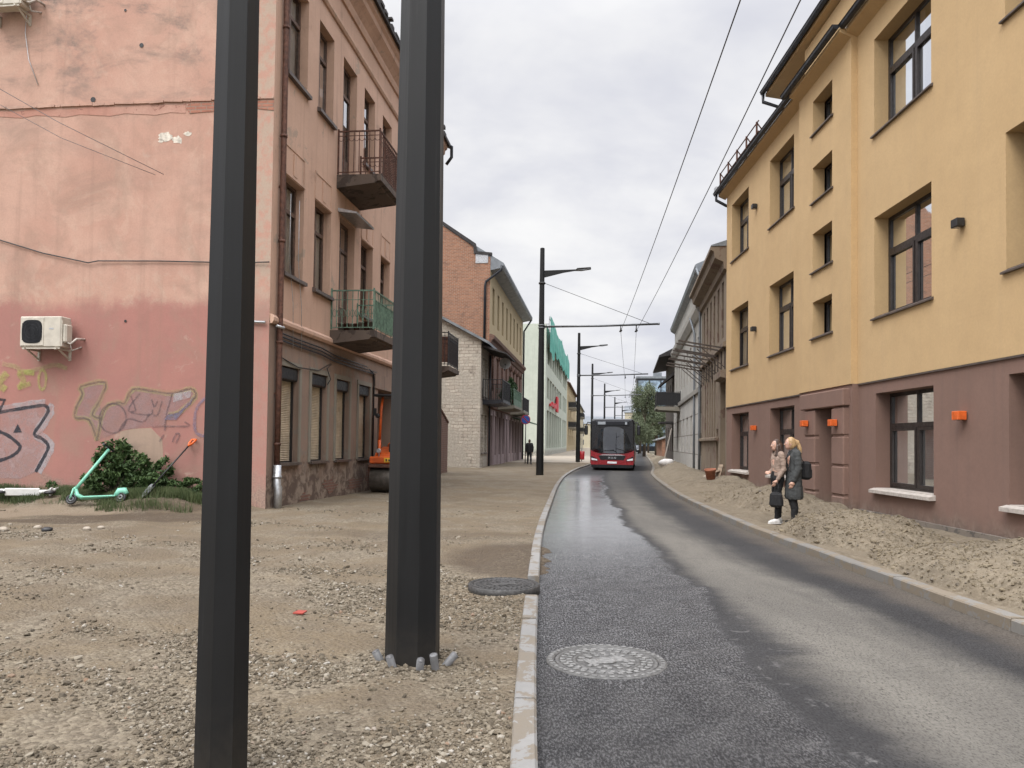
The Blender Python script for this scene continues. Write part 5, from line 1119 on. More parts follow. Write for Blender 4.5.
# ================================================================== poles and wires
def octa(mb, prof, rot, n=8):
    vs = []
    for r, z in prof:
        for k in range(n): a = rot+2*pi*k/n; vs.append((r*cos(a), r*sin(a), z))
    m = len(prof); mb.add(vs, [(i*n+k, i*n+(k+1) % n, (i+1)*n+(k+1) % n, (i+1)*n+k) for i in range(m-1) for k in range(n)])
    mb.add(vs[:n], [list(range(n))[::-1]]); mb.add(vs[-n:], [list(range(n))])
def street_pole(x, y, h, r0, r1, rot, heading, label, lamp=2.3, bracket=None, z0=-.1, lean=(0, 0)):
    e = empty('street_pole', (x, y, z0), heading, label, 'pole', 'dark steel street poles along the left kerb')
    e.rotation_euler = (lean[0], lean[1], heading)
    g = MB(); octa(g, [(r0, 0), (r1, h-z0), (r1*.6, h-z0+.03)], rot); g.build('shaft', M['pole'], e)
    if y < 120:
        g = MB(); g.box(-.005, .005, -.1, .1, 0, 0.001); g = MB()
        zz = 1.1; rr = r0+(r1-r0)*zz/h
    if lamp:
        z = h-1.05-z0; rr = r0+(r1-r0)*.9
        g = MB(); g.prism([(rr*.5, -.03, z-.34), (rr*.5, -.03, z), (lamp-.35, -.03, z+.06), (lamp-.35, -.03, z), (1.0, -.03, z-.1)], (0, .06, 0)); a = g.build('lamp_arm', M['pole'], e)
        g = MB(); g.prism([(lamp-.42, -.1, z+.01), (lamp-.3, -.14, z+.1), (lamp+.32, -.12, z+.15), (lamp+.34, -.1, z+.08), (lamp-.1, -.13, z+.0)], (0, .24, 0)); g.build('lamp_head', M['steel'], a)
    if bracket:
        z = 7.0-z0; rr = r0+(r1-r0)*.66
        g = MB(); g.tube([(rr*.7, 0, z), (bracket*.5, 0, z+.05), (bracket, 0, z+.16)], .05, 8); g.lathe([(.055, -.05), (.055, .05)], (bracket, 0, z+.16), 8, axis='x')
        for zc in (z-.06, z+.06): g.lathe([(rr+.02, zc-.03), (rr+.02, zc+.03)], (0, 0, 0), 8)
        g.build('wire_bracket', M['steel'], e)
        g = MB(); zt = h-1.65-z0; g.tube([(r1+.02, 0, zt), (bracket*.93, 0, z+.17)], .012, 5); g.lathe([(r1+.05, zt-.04), (r1+.05, zt+.04)], (0, 0, 0), 8); g.build('stay', M['wire'], e)
        for q in (3.7, 4.42):
            g = MB(); g.tube([(q, -.12, z+.1), (q, 0, z-.02), (q, .12, z+.1)], .02, 5); g.tube([(q, 0, z-.02), (q, 0, z-.17)], .03, 6); g.box(q-.05, q+.05, -.25, .25, z-.2, z-.16); g.build('wire_hanger', M['black'], e)
    return e
street_pole(-1.26, 3.42, 8.6, .119, .062, RAD(8), RAD(170), 'thin dark grey pole nearest the camera, crossing the pink end wall', 1.9, None, -.08)
np_ = street_pole(-.65, 5.22, 10.7, .187, .105, RAD(19), RAD(-2), 'thick octagonal dark pole with grey pipe stubs around its foot', 1.95, 5.6, -.1)
for k, (x, y, h, lb) in enumerate(((1.33, 36, 10.7, 'tall dark pole with lamp and long wire bracket, in front of the mint building'), (5.3, 61.5, 10.4, 'second distant dark pole with lamp and wire bracket, just left of the bus'),
                                   (9.05, 87, 10.6, 'third distant pole with lamp, rising just above the bus roof'), (13.7, 114, 10.5, 'fourth distant pole with lamp above the middle of the bus roof'), (19.5, 146, 10.5, 'fifth small far pole above the bus'), (25.5, 178, 10.5, 'farthest tiny pole down the street'))):
    street_pole(x, y, h, .19, .11, RAD(19), RAD(-3-1.5*k), lb, 1.95, 5.45)
wire_pts = [[(.93, -12), (2.65, 9), (5.04, 35.9), (8.95, 61.2), (12.75, 86.6), (17.4, 113.5), (23.2, 145.5), (29, 177)], [(1.65, -12), (3.36, 9), (5.75, 35.8), (9.65, 61.1), (13.46, 86.5), (18.1, 113.4), (23.9, 145.4), (29.7, 176.9)]]
for k, W in enumerate(wire_pts):
    pts = []
    for (x0, y0), (x1, y1) in zip(W, W[1:]):
        for i in range(8):
            t = i/8; pts.append((x0+(x1-x0)*t, y0+(y1-y0)*t, 6.82-.25*4*t*(1-t)*(0 if y0 < 5 else .45)))
    pts.append((*W[-1], 6.82))
    g = MB(); g.tube(pts, .009, 5); tag(g.build('contact_wire', M['wire']), 'left one of the two overhead trolley wires above the road' if k == 0 else 'right one of the two overhead trolley wires, nearer the yellow building', 'overhead wire', 'trolley wires over the street')
# grey pipe stubs poking out of the gravel round the thick pole
M['pvc'] = flat('grey_plastic_pipe', (.15, .15, .153), .5, var=.15, sc=20)
for k, (dx, dy, tx, ty, L, lb) in enumerate(((-.215, -.02, -.5, -.2, .07, 'short grey pipe stub at the far left of the thick pole foot'), (-.10, -.215, -.25, -.35, .08, 'grey pipe stub at the front left of the thick pole foot'), (.075, -.225, .15, -.5, .09, 'grey pipe stub at the front right of the thick pole foot'),
                                         (.175, -.19, -.12, -.25, .11, 'longest upright grey pipe stub at the right edge of the thick pole foot'), (.235, -.08, .8, -.15, .10, 'grey pipe stub lying tilted over at the far right of the thick pole foot'))):
    x, y = -.65+dx, 5.22+dy; d = Vector((tx, ty, 1)).normalized(); z = gz(x, y); g = MB(); n = 14; r = .026
    g.tube([-d*.03, d*(L*.96), d*L, d*(L-.004), d*(L*.4)], [r, r, r*.96, r*.78, r*.76], n, cap=False)
    g.add([tuple(d*(L*.42)+Vector((.76*r*cos(a), .76*r*sin(a), 0))) for a in np.linspace(0, 2*pi, 9)[:-1]], [list(range(8))])
    tag(g.build('pipe_stub', M['pvc'], None, (x, y, z)), lb, 'pipe stub', 'grey pipe stubs around the thick pole')
g = MB(); g.prism([(-.05, -.02, 0), (.04, -.03, 0), (.06, .02, .01), (-.02, .035, .01)], (.004, 0, .012)); tag(g.build('plastic_scrap', flat('faded_red_plastic', (.30, .05, .035), .6), None, (-1.78, 6.55, gz(-1.78, 6.55)+.012)), 'small faded red plastic scrap lying on the gravel left of the thick pole', 'litter')
# ================================================================== manhole covers
M['castiron'] = flat('cast_iron', (.062, .06, .058), .55, .35, var=.35, sc=26, bump=.4)
M['castlight'] = flat('worn_cast_iron', (.19, .187, .18), .5, .2, var=.4, sc=30)
M['castdust'] = flat('dusty_cast_iron', (.105, .103, .099), .6, .15, var=.3, sc=22, bump=.12)
def manhole(x, y, z, R_, th, mat, label):
    e = empty('manhole_cover', (x, y, z), .4, label, 'manhole cover')
    g = MB(); g.lathe([(R_, -th-.05), (R_, -.006), (R_-.008, 0), (R_*.87, 0), (R_*.865, -.012), (R_*.865, -th)], n=64); g.build('ring', mat, e)
    for i in range(44):
        a = 2*pi*i/44; g2 = None
    g = MB()
    for i in range(44): a = 2*pi*i/44; c, s_ = cos(a), sin(a); r1, r2 = R_*.90, R_*.965; w = .016; g.prism([(c*r1-s_*w, s_*r1+c*w, 0), (c*r2-s_*w, s_*r2+c*w, 0), (c*r2+s_*w, s_*r2-c*w, 0), (c*r1+s_*w, s_*r1-c*w, 0)], (0, 0, .005))
    g.build('ring_tooth', M['castlight'] if mat == M['castdust'] else mat, e)
    rl = R_*.85; g = MB(); g.lathe([(rl, -.06), (rl, -.004), (rl-.006, -.002), (rl*.93, -.002), (rl*.925, -.008), (rl*.66, -.008), (rl*.655, -.002), (rl*.60, -.002), (rl*.595, -.008), (.001, -.008)], n=64)
    lid = g.build('lid', mat, e)
    g = MB()
    for rr, n in ((.74, 26), (.84, 30), (.5, 16), (.4, 12)):
        for i in range(n):
            a = 2*pi*(i+.5*(rr > .8))/n; c, s_ = cos(a), sin(a); r0 = rl*rr; w, l = .017, .022
            if rr < .6 and abs(s_) < .38: continue
            g.prism([(c*(r0-l)-s_*w, s_*(r0-l)+c*w, -.008), (c*(r0+l)-s_*w, s_*(r0+l)+c*w, -.008), (c*(r0+l)+s_*w, s_*(r0+l)-c*w, -.008), (c*(r0-l)+s_*w, s_*(r0-l)-c*w, -.008)], (0, 0, .007))
    g.box(-rl*.42, rl*.42, -.055, .055, -.008, .0); g.lathe([(rl*.2, -.008), (rl*.2, .002), (rl*.15, .002), (rl*.145, -.004), (.002, -.004)], n=24); g.build('relief_pattern', M['castlight'] if mat == M['castdust'] else mat, lid)
    return e
manhole(.68, 5.42, .012, .42, .03, M['castdust'], 'flush round cast-iron manhole cover in the wet asphalt')
manhole(-.06, 7.85, .092, .365, .05, M['castiron'], 'raised round manhole cover beside the kerb, standing proud of the dirt')
# ================================================================== on and at the pink end wall
M['acwhite'] = flat('yellowed_white_plastic', (.46, .425, .36), .45, var=.1)
def aircon(t, z, label):
    e = empty('air_conditioner', gable_pt(t, 0, z), LA+pi/2, label, 'air conditioner')    # local x runs left along the wall, local y is out of it... see below
    e.rotation_euler = (0, 0, math.atan2(-LU[0], LU[1])); W, H, D, o = .95, .66, .32, .14      # x to the right along the wall, -y out of it
    g = MB(); g.box(0, W, -o-D, -o, 0, H, 0, .02); g.build('casing', M['acwhite'], e)
    g = MB(); g.box(.03, .56, -o-D-.012, -o-D+.01, .03, H-.03, 0, .006); p = g.build('fan_panel', M['acwhite'], e)
    g = MB(); c = (.295, H/2); a_ = [(c[0]+.235*math.copysign(abs(cos(q))**.55, cos(q)), -o-D-.0125, c[1]+.25*math.copysign(abs(sin(q))**.55, sin(q))) for q in np.linspace(0, 2*pi, 33)[:-1]]
    g.prism(a_, (0, -.004, 0)); g.build('fan_opening', M['black'], p)
    g = MB()
    for i in range(-8, 9):
        x = i*.027; hh = .25*(1-(abs(x)/.24)**3.6)**.28 if abs(x) < .235 else 0
        if hh > 0: g.box(c[0]+x-.003, c[0]+x+.003, -o-D-.026, -o-D-.018, c[1]-hh, c[1]+hh)
    for r_ in (.08, .15, .22): g.tube([(c[0]+r_*cos(q), -o-D-.024, c[1]+r_*sin(q)) for q in np.linspace(0, 2*pi, 25)], .004, 4, cap=False)
    g.build('fan_grille', M['gutter'], p)
    g = MB(); g.box(.68, .78, -o-D-.004, -o-D+.002, .38, .41); g.build('badge', M['tin'], e)
    g = MB(); g.box(W-.004, W+.09, -o-.28, -o-.06, .1, .5, 0, .03); g.box(W-.002, W+.015, -o-.3, -o-.02, .02, .58); g.build('valve_cover', M['acwhite'], e)
    g = MB(); g.tube([(W+.04, -o-.2, .12), (W+.14, -o-.2, .08), (W+.2, -o-.1, .2), (W+.22, .0, .22)], .025, 6); g.tube([(W+.05, -o-.1, .1), (W+.1, -o-.1, -.05), (W+.15, .0, .05)], .018, 6); g.build('pipe', M['sillstone'], e)
    g = MB()
    for x in (.12, W-.1):
        g.bar((x, 0, -.03), (x, -o-D-.03, -.03), .04); g.bar((x, -.02, -.25), (x, -.02, 0), .04); g.bar((x, -.03, -.22), (x, -o-D*.7, -.05), .03)
    g.bar((.05, -o-D+.03, -.02), (W-.03, -o-D+.03, -.02), .03); g.build('bracket', M['acwhite'], e)
    return e
aircon(5.36, 3.43, 'yellowed white air conditioner on brackets above the lime graffiti')
aircon(6.55, 10.9, 'air conditioner high on the pink wall at the top left corner, seen from below')
def wall_cable(name, pts, r, label, m='wire'):
    g = MB(); g.tube([gable_pt(t, s, z) for t, s, z in pts], r, 5); tag(g.build(name, M[m]), label, 'cable')
wall_cable('cable', [(9, .05, 6.8), (7.6, .05, 6.32), (6.28, .04, 5.87), (5.2, .04, 5.55), (4.3, .05, 5.36), (4.12, .06, 5.32), (3.9, .05, 5.36), (2.5, .04, 5.34), (1.36, .04, 5.30), (.4, .04, 5.28), (.0, .06, 5.28)], .014, 'dark cable sagging along the pink wall above the air conditioner')
wall_cable('cable', [(9.5, 3.4, 10.4), (6.6, 1.6, 9.35), (4.5, .6, 8.2), (2.4, .1, 7.2)], .007, 'upper of two thin wires slanting across the brick band of the pink wall', 'steel')
wall_cable('cable', [(9.5, 3.2, 9.9), (6.6, 1.5, 9.0), (4.5, .5, 7.9), (2.6, .08, 7.2)], .006, 'lower of two thin wires slanting across the brick band of the pink wall', 'steel')
wall_cable('cable', [(5.75, .05, 11.25), (5.8, .03, 10.5), (5.7, .03, 9.9), (5.45, .03, 9.3)], .008, 'thin pale cable hanging down from the upper air conditioner', 'tin')
wall_cable('cable', [(1.2, .05, 4.02), (.5, .05, 4.02), (.06, .06, 4.0)], .03, 'pale bundle of cables wrapped round the corner of the pink wall', 'tin')
M['mintp'] = flat('mint_paint', (.20, .52, .385), .4, var=.06)
M['whitep'] = flat('white_scooter_paint', (.62, .62, .60), .4, var=.08)
def scooter(loc, rot, paint, label, top=.34, tz=1.14):
    """stand-on kick scooter in its own frame: deck along x, wheels at the ends, steering column up from the front wheel"""
    e = empty('kick_scooter', loc, 0, label, 'scooter'); e.rotation_euler = rot
    g = MB(); g.box(-.38, .30, -.08, .08, .11, .148, 0, .015); g.tube([(.28, 0, .13), (.40, 0, .20), (.46, 0, .36)], [.045, .04, .035], 10); g.build('deck', paint, e)
    g = MB(); g.box(-.33, .24, -.065, .065, .149, .153); g.build('grip_mat', M['black'], e)
    g = MB(); g.tube([(.46, 0, .30), (.46+(top-.46)*.3, 0, .3+(tz-.3)*.3), (top, 0, tz)], [.036, .032, .028], 12); c = g.build('steering_column', paint, e)
    g = MB(); x, z = top, tz+.02; g.tube([(x, -.26, z), (x, -.1, z+.01), (x, .1, z+.01), (x, .26, z)], .018, 8); g.tube([(x, -.27, z), (x, -.15, z+.005)], .024, 8); g.tube([(x, .15, z+.005), (x, .27, z)], .024, 8); g.box(x-.02, x+.06, -.04, .04, z-.01, z+.04, 0, .01); g.build('handlebar', M['black'], c)
    g = MB(); g.tube([(.46, -.06, .32), (.50, -.06, .11)], .02, 6); g.tube([(.46, .06, .32), (.50, .06, .11)], .02, 6); g.build('fork', paint, e)
    for x in (.50, -.46):
        g = MB(); g.tube([(x+.085*cos(q), 0, .11+.085*sin(q)) for q in np.linspace(0, 2*pi, 19)], .026, 8, cap=False); w = g.build('wheel', M['black'], e)
        g = MB(); g.lathe([(.062, -.02), (.062, .02), (.02, .03), (.02, -.03)], (x, 0, .11), 14, axis='y'); g.build('rim', M['steel'], w)
    g = MB(); g.tube([(-.36, 0, .15), (-.42, 0, .25), (-.52, 0, .25), (-.58, 0, .18)], [.04, .05, .05, .03], 8, flat_=1.4); g.build('mudguard', paint, e)
    return e
p = gable_pt(3.62, .72, .0)
sc1 = scooter((0, 0, 0), (0, 0, 0), M['mintp'], 'mint green kick scooter tipped over against the shrub', -.10, 1.16)
sc1.matrix_world = Matrix.Translation((-8.36, 15.55, .19)) @ Matrix.Rotation(RAD(183), 4, 'Z') @ Matrix.Rotation(RAD(20), 4, 'X') @ Matrix.Rotation(RAD(3), 4, 'Y')
sc2 = scooter((0, 0, 0), (0, 0, 0), M['whitep'], 'white kick scooter lying flat in the grass under the black graffiti')
sc2.matrix_world = Matrix.Translation((-10.1, 15.9, .36)) @ Matrix.Rotation(RAD(8), 4, 'Z') @ Matrix.Rotation(RAD(-86), 4, 'X')
e = empty('shovel', (0, 0, 0), 0, 'shovel with an orange handle leaning on the pink wall', 'shovel')
a, b_ = gable_pt(2.12, .80, .46), gable_pt(1.60, .03, 1.5); d = (b_-a).normalized(); L = (b_-a).length
e.matrix_world = Matrix.Translation(a) @ d.to_track_quat('Z', 'Y').to_matrix().to_4x4()
g = MB(); g.tube([(0, 0, .1), (0, 0, L-.12)], .018, 8); g.build('shaft', M['black'], e)
g = MB(); g.tube([(0, 0, L-.18), (-.07, 0, L-.10), (-.085, 0, L), (.085, 0, L), (.07, 0, L-.10), (0, 0, L-.18)], .024, 7); g.build('handle', M['orange'], e)
g = MB(); vs = []
for i, (w, z) in enumerate(((.09, .16), (.12, .12), (.125, -.02), (.1, -.12), (.02, -.19))):
    for k in range(5): u = k/2-1; vs.append((w*u, .035*u*u-.02, z))
g.add(vs, [(i*5+k, i*5+k+1, (i+1)*5+k+1, (i+1)*5+k) for i in range(4) for k in range(4)], 0, True); vs2 = [(x, y-.004, z) for x, y, z in vs]; g.add(vs2, [(i*5+k, i*5+k+1, (i+1)*5+k+1, (i+1)*5+k) for i in range(4) for k in range(4)], 0, True); g.build('blade', M['steel'], e, recalc=False)
# ================================================================== road roller by the wall
M['orangemach'] = flat('orange_machine_paint', (.56, .10, .018), .4, var=.2, sc=5)
M['drum'] = flat('worn_steel_drum', (.10, .088, .075), .5, .5, var=.3, sc=8, bump=.2)
M['yellowp'] = flat('yellow_sticker', (.62, .36, .03), .5)
ro = empty('road_roller', (-3.42, 22.2, .06), RAD(-6.5), 'small orange tandem road roller parked by the pink wall behind the thick pole', 'road roller')
def drum(y):
    g = MB(); g.lathe([(.25, -.6), (.34, -.6), (.35, -.59), (.35, .59), (.34, .6), (.25, .6), (.23, .52), (.02, .52)], (0, y, .35), 36, axis='x'); g.lathe([(.02, -.52), (.23, -.52)], (0, y, .35), 24, axis='x'); return g.build('drum', M['drum'], ro)
drum(0); drum(1.75)
g = MB(); g.box(-.64, .64, -.3, .3, .70, .80, 0, .02)
for s_ in (-1, 1): g.prism([(s_*.615, -.12, .3), (s_*.615, .12, .3), (s_*.615, .26, .78), (s_*.615, -.26, .78)], (s_*.05, 0, 0))
g.build('front_yoke', M['rust'], ro)
g = MB(); g.box(-.62, .62, -.28, .9, .82, 1.02, 0, .03); g.prism([(-.55, .0, 1.0), (-.55, .9, 1.0), (-.55, .9, 1.3), (-.55, .1, 1.12)], (1.1, 0, 0)); g.box(-.6, .6, 1.2, 2.2, .72, 1.1, 0, .04); g.build('chassis', M['orangemach'], ro)
g = MB(); g.box(-.58, .58, 1.4, 2.3, 1.1, 1.42, 0, .06); g.build('engine_hood', M['orangemach'], ro)
g = MB(); g.box(-.18, .36, -.30, -.282, .86, .99, 0, .006); g.build('sticker', M['yellowp'], ro)
g = MB()
for i, (x0, x1) in enumerate(((-.13, -.09), (-.05, -.01), (.03, .07), (.12, .16), (.2, .24), (.27, .31))): g.box(x0, x1, -.306, -.299, .89, .96-.015*(i % 2))
g.build('sticker_marks', M['black'], ro)
for s_ in (-1, 1):
    g = MB(); g.tube([(s_*.44, .1, 1.0), (s_*.44, .12, 1.5)], .05, 10); g.tube([(s_*.44, .12, 1.5), (s_*.42, .16, 2.35), (s_*.40, .25, 2.75)], .04, 8); g.build('roll_bar', M['orangemach'], ro)
    g = MB(); g.lathe([(.03, 0), (.07, .03), (.07, .1), (.05, .1)], (s_*.5, .05, 2.2), 12, axis='y'); g.box(s_*.58-.05, s_*.58+.05, .04, .1, 2.2, 2.42, 0, .015); g.tube([(s_*.44, .12, 2.2), (s_*.58, .08, 2.3)], .012, 5); g.build('work_lamp', M['black'], ro)
g = MB(); g.box(-.62, .62, .0, 1.5, 2.76, 2.83, 0, .02); g.build('canopy', M['black'], ro)
g = MB(); g.box(-.25, .25, .72, 1.15, 1.1, 1.3, 0, .05); g.box(-.23, .23, 1.05, 1.2, 1.28, 1.8, 0, .05); g.build('seat', M['black'], ro)
g = MB(); g.tube([(0, .32, 1.1), (0, .45, 1.5)], .035, 8); g.tube([(.19*cos(q), .45+.08*sin(q), 1.52+.17*sin(q)) for q in np.linspace(0, 2*pi, 19)], .016, 6, cap=False); g.box(-.2, .2, .25, .4, 1.1, 1.4, 0, .03); g.build('steering_console', M['black'], ro)
for x in (-.42, .0):
    g = MB(); g.lathe([(.02, .05), (.07, .02), (.075, -.01), (.06, -.03)], (x, -.02, 1.18), 14, axis='y'); g.tube([(x, .02, 1.0), (x, .02, 1.15)], .02, 6); g.build('headlight', M['tin'], ro)
# ================================================================== small things along the far left pavement
e = empty('no_parking_sign', (*left_at(39.2)[:2], 0), RAD(-6), 'round blue and red no parking sign on a grey post by the dark shop front', 'sign'); 
e.location = (.98, 55, 0)
g = MB(); g.tube([(0, 0, -.1), (0, 0, 3.6)], .035, 8); g.build('post', M['steel'], e)
M['signblue'] = flat('sign_blue', (.02, .09, .36), .4, var=.05); M['signred'] = flat('sign_red', (.36, .02, .025), .4, var=.05)
g = MB(); g.lathe([(.34, 0), (.34, .02), (.335, .022), (.28, .022)], (0, -.07, 3.2), 32, axis='y'); g.lathe([(.34, -.004), (.34, 0)], (0, -.07, 3.2), 32, axis='y'); dd = g.build('disc', M['signred'], e)
g = MB(); g.lathe([(.28, -.012), (.28, -.006)], (0, -.07, 3.2), 32, axis='y'); g.build('blue_field', M['signblue'], dd)
g = MB(); q = .2; g.prism([(-q-.03, -.086, 3.2+q-.03), (-q+.03, -.086, 3.2+q+.03), (q+.03, -.086, 3.2-q+.03), (q-.03, -.086, 3.2-q-.03)], (0, -.006, 0)); g.build('slash', M['signred'], dd)
q = left_at(32.9); e = empty('satellite_dish', (q[0]+.95*LU[1], q[1]-.95*LU[0], 6.55), RAD(4), 'grey satellite dish below the canopy over the black balcony', 'satellite dish')
M['dish'] = flat('dish_grey', (.40, .41, .42), .55)
g = MB(); g.lathe([(.36*sin(u), -.2*(1-cos(u))*2+.1) for u in np.linspace(1.5, .02, 9)]+[(.01, .12)], (0, 0, 0), 26, axis='y'); g.build('dish', M['dish'], e)
g = MB(); g.tube([(0, .1, 0), (0, .35, 0), (0, .45, -.4)], .03, 6); g.tube([(0, -.1, -.42), (0, -.5, -.1)], .015, 5); g.box(-.04, .04, -.58, -.46, -.14, -.05, 0, .01); g.build('mount', M['steel'], e)
def bin_(x, y, lb):
    e = empty('rubbish_bin', (x, y, .05), 0, lb, 'bin'); g = MB(); g.lathe([(.18, .15), (.2, .2), (.22, .85), (.2, .86), (.19, .3)], n=16); g.build('bucket', M['signred'], e); g = MB(); g.tube([(0, .22, 0), (0, .22, 1.1)], .03, 6); g.build('post', M['steel'], e)
bin_(5.9, 64.5, 'small red litter bin left of the bus')
# right side odds and ends
M['terra'] = flat('terracotta', (.30, .115, .065), .8)
x, y = row_w(.2, -1.25, 0)[:2]
def bank_z(x, y): u = (x-KR(y)-.13)/(facX(y)+.5-KR(y)-.13); return bank(x, y, max(0, min(1, u)))
g = MB(); g.lathe([(.14, 0), (.19, .36), (.21, .36), (.21, .42), (.18, .42), (.16, .1), (.01, .08)], n=18); o = g.build('flower_pot', M['terra'], None, (7.1, 27.4, bank_z(7.1, 27.4)+.12)); o.rotation_euler = (.12, -.1, 0); tag(o, 'terracotta pot on the soil past the far corner of the yellow building', 'flower pot')
for k, (p, q, lb) in enumerate((((7.25, 27.9, .5), (7.85, 28.9, .62), 'weathered plank propped level on stones beside the terracotta pot'), ((7.45, 28.0, .2), (7.9, 29.0, .8), 'short weathered plank slanting up by the dark doorway'))):
    g = MB(); g.bar(p, q, .16, .03); tag(g.build('plank', M['wood']), lb, 'plank')
for k, (x, y, s) in enumerate(((7.45, 28.3, .14), (7.7, 28.75, .16), (7.35, 28.9, .12))):
    g = MB(); g.ball((0, 0, 0), (s*1.3, s, s*.9), 8, 6); o = g.build('stone', M['stonegrey'], None, (x, y, .32)); tag(o, 'rough stone by the planks past the far corner of the yellow building', 'stone', 'stones by the planks')
M['sack'] = flat('white_sack', (.62, .60, .58), .85, var=.1, sc=4)
for k, (x, y, s, lb) in enumerate(((9.45, 47.2, .34, 'larger white sack on the soil bank by the white house'), (9.8, 48.2, .3, 'smaller white sack behind the larger one by the white house'))):
    g = MB(); g.ball((0, 0, 0), (s*1.3, s, s*.7), 14, 9); o = g.build('sack', M['sack'], None, (x, y, bank_z(x, y)+s*.4))
    for v in o.data.vertices: v.co *= 1+.25*noise.noise(v.co*3+Vector((k, 2, 0)))
    tag(o, lb, 'sack')
e = empty('ladder', (*row_w(31.3, -.75, 0)[:2], .3), RA, 'pale wooden ladder leaning on the dark wooden house', 'ladder')
g = MB(); 
for x in (-.25, .25): g.bar((x, 0, 0), (x, .55, 2.5), .06)
for i in range(8): g.bar((-.25, .07*i+.04, .3*i+.2), (.25, .07*i+.04, .3*i+.2), .04)
g.build('rails_and_rungs', M['sillstone'], e)
def car(x, y, rz, lb, m):
    e = empty('parked_car', (x, y, .0), rz, lb, 'car'); g = MB()
    pr = [(-2.1, .3), (-2.15, .75), (-1.9, .95), (-1.3, 1.0), (-.7, 1.42), (.9, 1.45), (1.6, 1.05), (2.1, .95), (2.15, .5), (2.1, .3)]
    g.prism([(-.85, q[0], q[1]) for q in pr], (1.7, 0, 0)); g.build('body', m, e)
    g = MB(); g.prism([(-.7, -1.22, 1.03), (.7, -1.22, 1.03), (.62, -.74, 1.38), (-.62, -.74, 1.38)], (0, -.03, .03)); g.build('windscreen', M['glassd'], e)
    for sx in (-1, 1):
        g = MB(); g.box(sx*.5, sx*.8, -2.17, -2.1, .62, .76, 0, .02); g.build('headlight', M['tin'], e)
        for yy in (-1.35, 1.3): g = MB(); g.lathe([(.2, -.09), (.31, -.09), (.32, 0), (.31, .09), (.2, .09)], (sx*.78, yy, .32), 18, axis='x'); g.build('wheel', M['black'], e)
car(20.3, 128, -.15, 'dark car far down the street right of the bus', M['gutter'])
# ================================================================== the bus
M['busred'] = flat('bus_red_paint', (.25, .012, .017), .28, var=.06, sc=2); M['busblack'] = flat('gloss_black', (.008, .008, .009), .2); M['busglass'] = dark_glass('bus_windscreen', (.010, .012, .014), .02)
M['buswhite'] = flat('white_lens', (.75, .76, .78), .2); M['chrome'] = flat('chrome', (.6, .6, .6), .2, .9); M['led'] = flat('pale_display', (.30, .33, .36), .4, sc=30)
bu = empty('city_bus', (5.80, 44.4, .0), RAD(-9.5), 'red city bus with a black front window coming down the street', 'bus')
W = 1.27
def rr(w, z0, z1, r, n=6):
    P_ = []
    for cx, cz, a0 in ((w-r, z0+r*.5, -pi/2), (w-r, z1-r, 0), (-w+r, z1-r, pi/2), (-w+r, z0+r*.5, pi)):
        for i in range(n+1):
            a = a0+pi/2*i/n; P_.append((cx+r*cos(a), cz+(r if cz > 1.5 else r*.5)*sin(a)))
    return P_
g = MB(); prf = rr(W, .30, 3.0, .22); vs = []
for yy, k in ((.10, .90), (.03, .965), (.0+.12, 1), (12, 1)):
    pass
rings = [(.16, .93), (.24, .985), (.36, 1.0), (11.9, 1.0), (12.0, .96)]
for yy, k in rings: vs += [(x*k, yy, 1.65+(z-1.65)*k) for x, z in prf]
n = len(prf)
for nm, lo_, hi_, mt in (('lower_body', .30, 1.02, 'busred'), ('upper_body', 1.02, 3.0, 'busblack')):
    q = [(x, min(max(z, lo_), hi_)) for x, z in prf]; vs = []
    for yy, k in rings: vs += [(x*k, yy, z if nm == 'lower_body' else 1.02+(z-1.02)*(1-(1-k)*.6)) for x, z in q]
    g = MB(); g.add(vs, [(i*n+j, i*n+(j+1) % n, (i+1)*n+(j+1) % n, (i+1)*n+j) for i in range(len(rings)-1) for j in range(n)], 0, False); g.add(vs[-n:], [list(range(n))]); g.add(vs[:n], [list(range(n))[::-1]]); g.build(nm, M[mt], bu)
def slope_y(z): return .02+.085*max(0, z-1.0)+.05*max(0, z-2.4)
g = MB(); vs = []; rows_ = [(.98, 1.19), (1.05, 1.235), (1.3, 1.25), (1.8, 1.25), (2.3, 1.245), (2.7, 1.22), (2.86, 1.17), (2.95, 1.08)]; cn = 12
for z, w in rows_:
    for j in range(cn+1): u = j/cn*2-1; vs.append((w*u, slope_y(z)+.16*abs(u)**3.2, z+(.13*abs(u)**1.5 if z < 1 else 0)))
g.add(vs, [(i*(cn+1)+j, i*(cn+1)+j+1, (i+1)*(cn+1)+j+1, (i+1)*(cn+1)+j) for i in range(len(rows_)-1) for j in range(cn)], 0, True); ws = g.build('windscreen', M['busglass'], bu, recalc=False)
g = MB(); g.box(-.95, .95, .045, .15, 2.62, 2.86, 0, .02); g.build('destination_box', M['gutter'], ws)
for x0, x1 in ((-.84, -.4), (.72, .84)): g = MB(); g.box(x0, x1, .03, .05, 2.66, 2.82); g.build('display', M['led'], ws)
g = MB()
for a_, b2 in (((-.75, 1.12), (.1, 1.2)), ((.85, 1.12), (.2, 1.3))): g.bar((a_[0], -.02, a_[1]), (b2[0], .0, b2[1]), .03)
g.build('wiper', M['busblack'], ws)
g = MB(); g.prism([(-1.2, .17, .34), (1.2, .17, .34), (1.235, .17, .6), (1.235, .17, 1.18), (1.12, .17, 1.1), (.7, .17, .96), (-.7, .17, .96), (-1.12, .17, 1.1), (-1.235, .17, 1.18), (-1.235, .17, .6)], (0, -.15, 0)); g.build('front_panel', M['busred'], bu)
g = MB(); g.prism([(-.72, .02, .88), (.72, .02, .88), (.5, .02, .93), (-.5, .02, .93)], (0, -.02, 0)); g.build('chrome_strip', M['chrome'], bu)
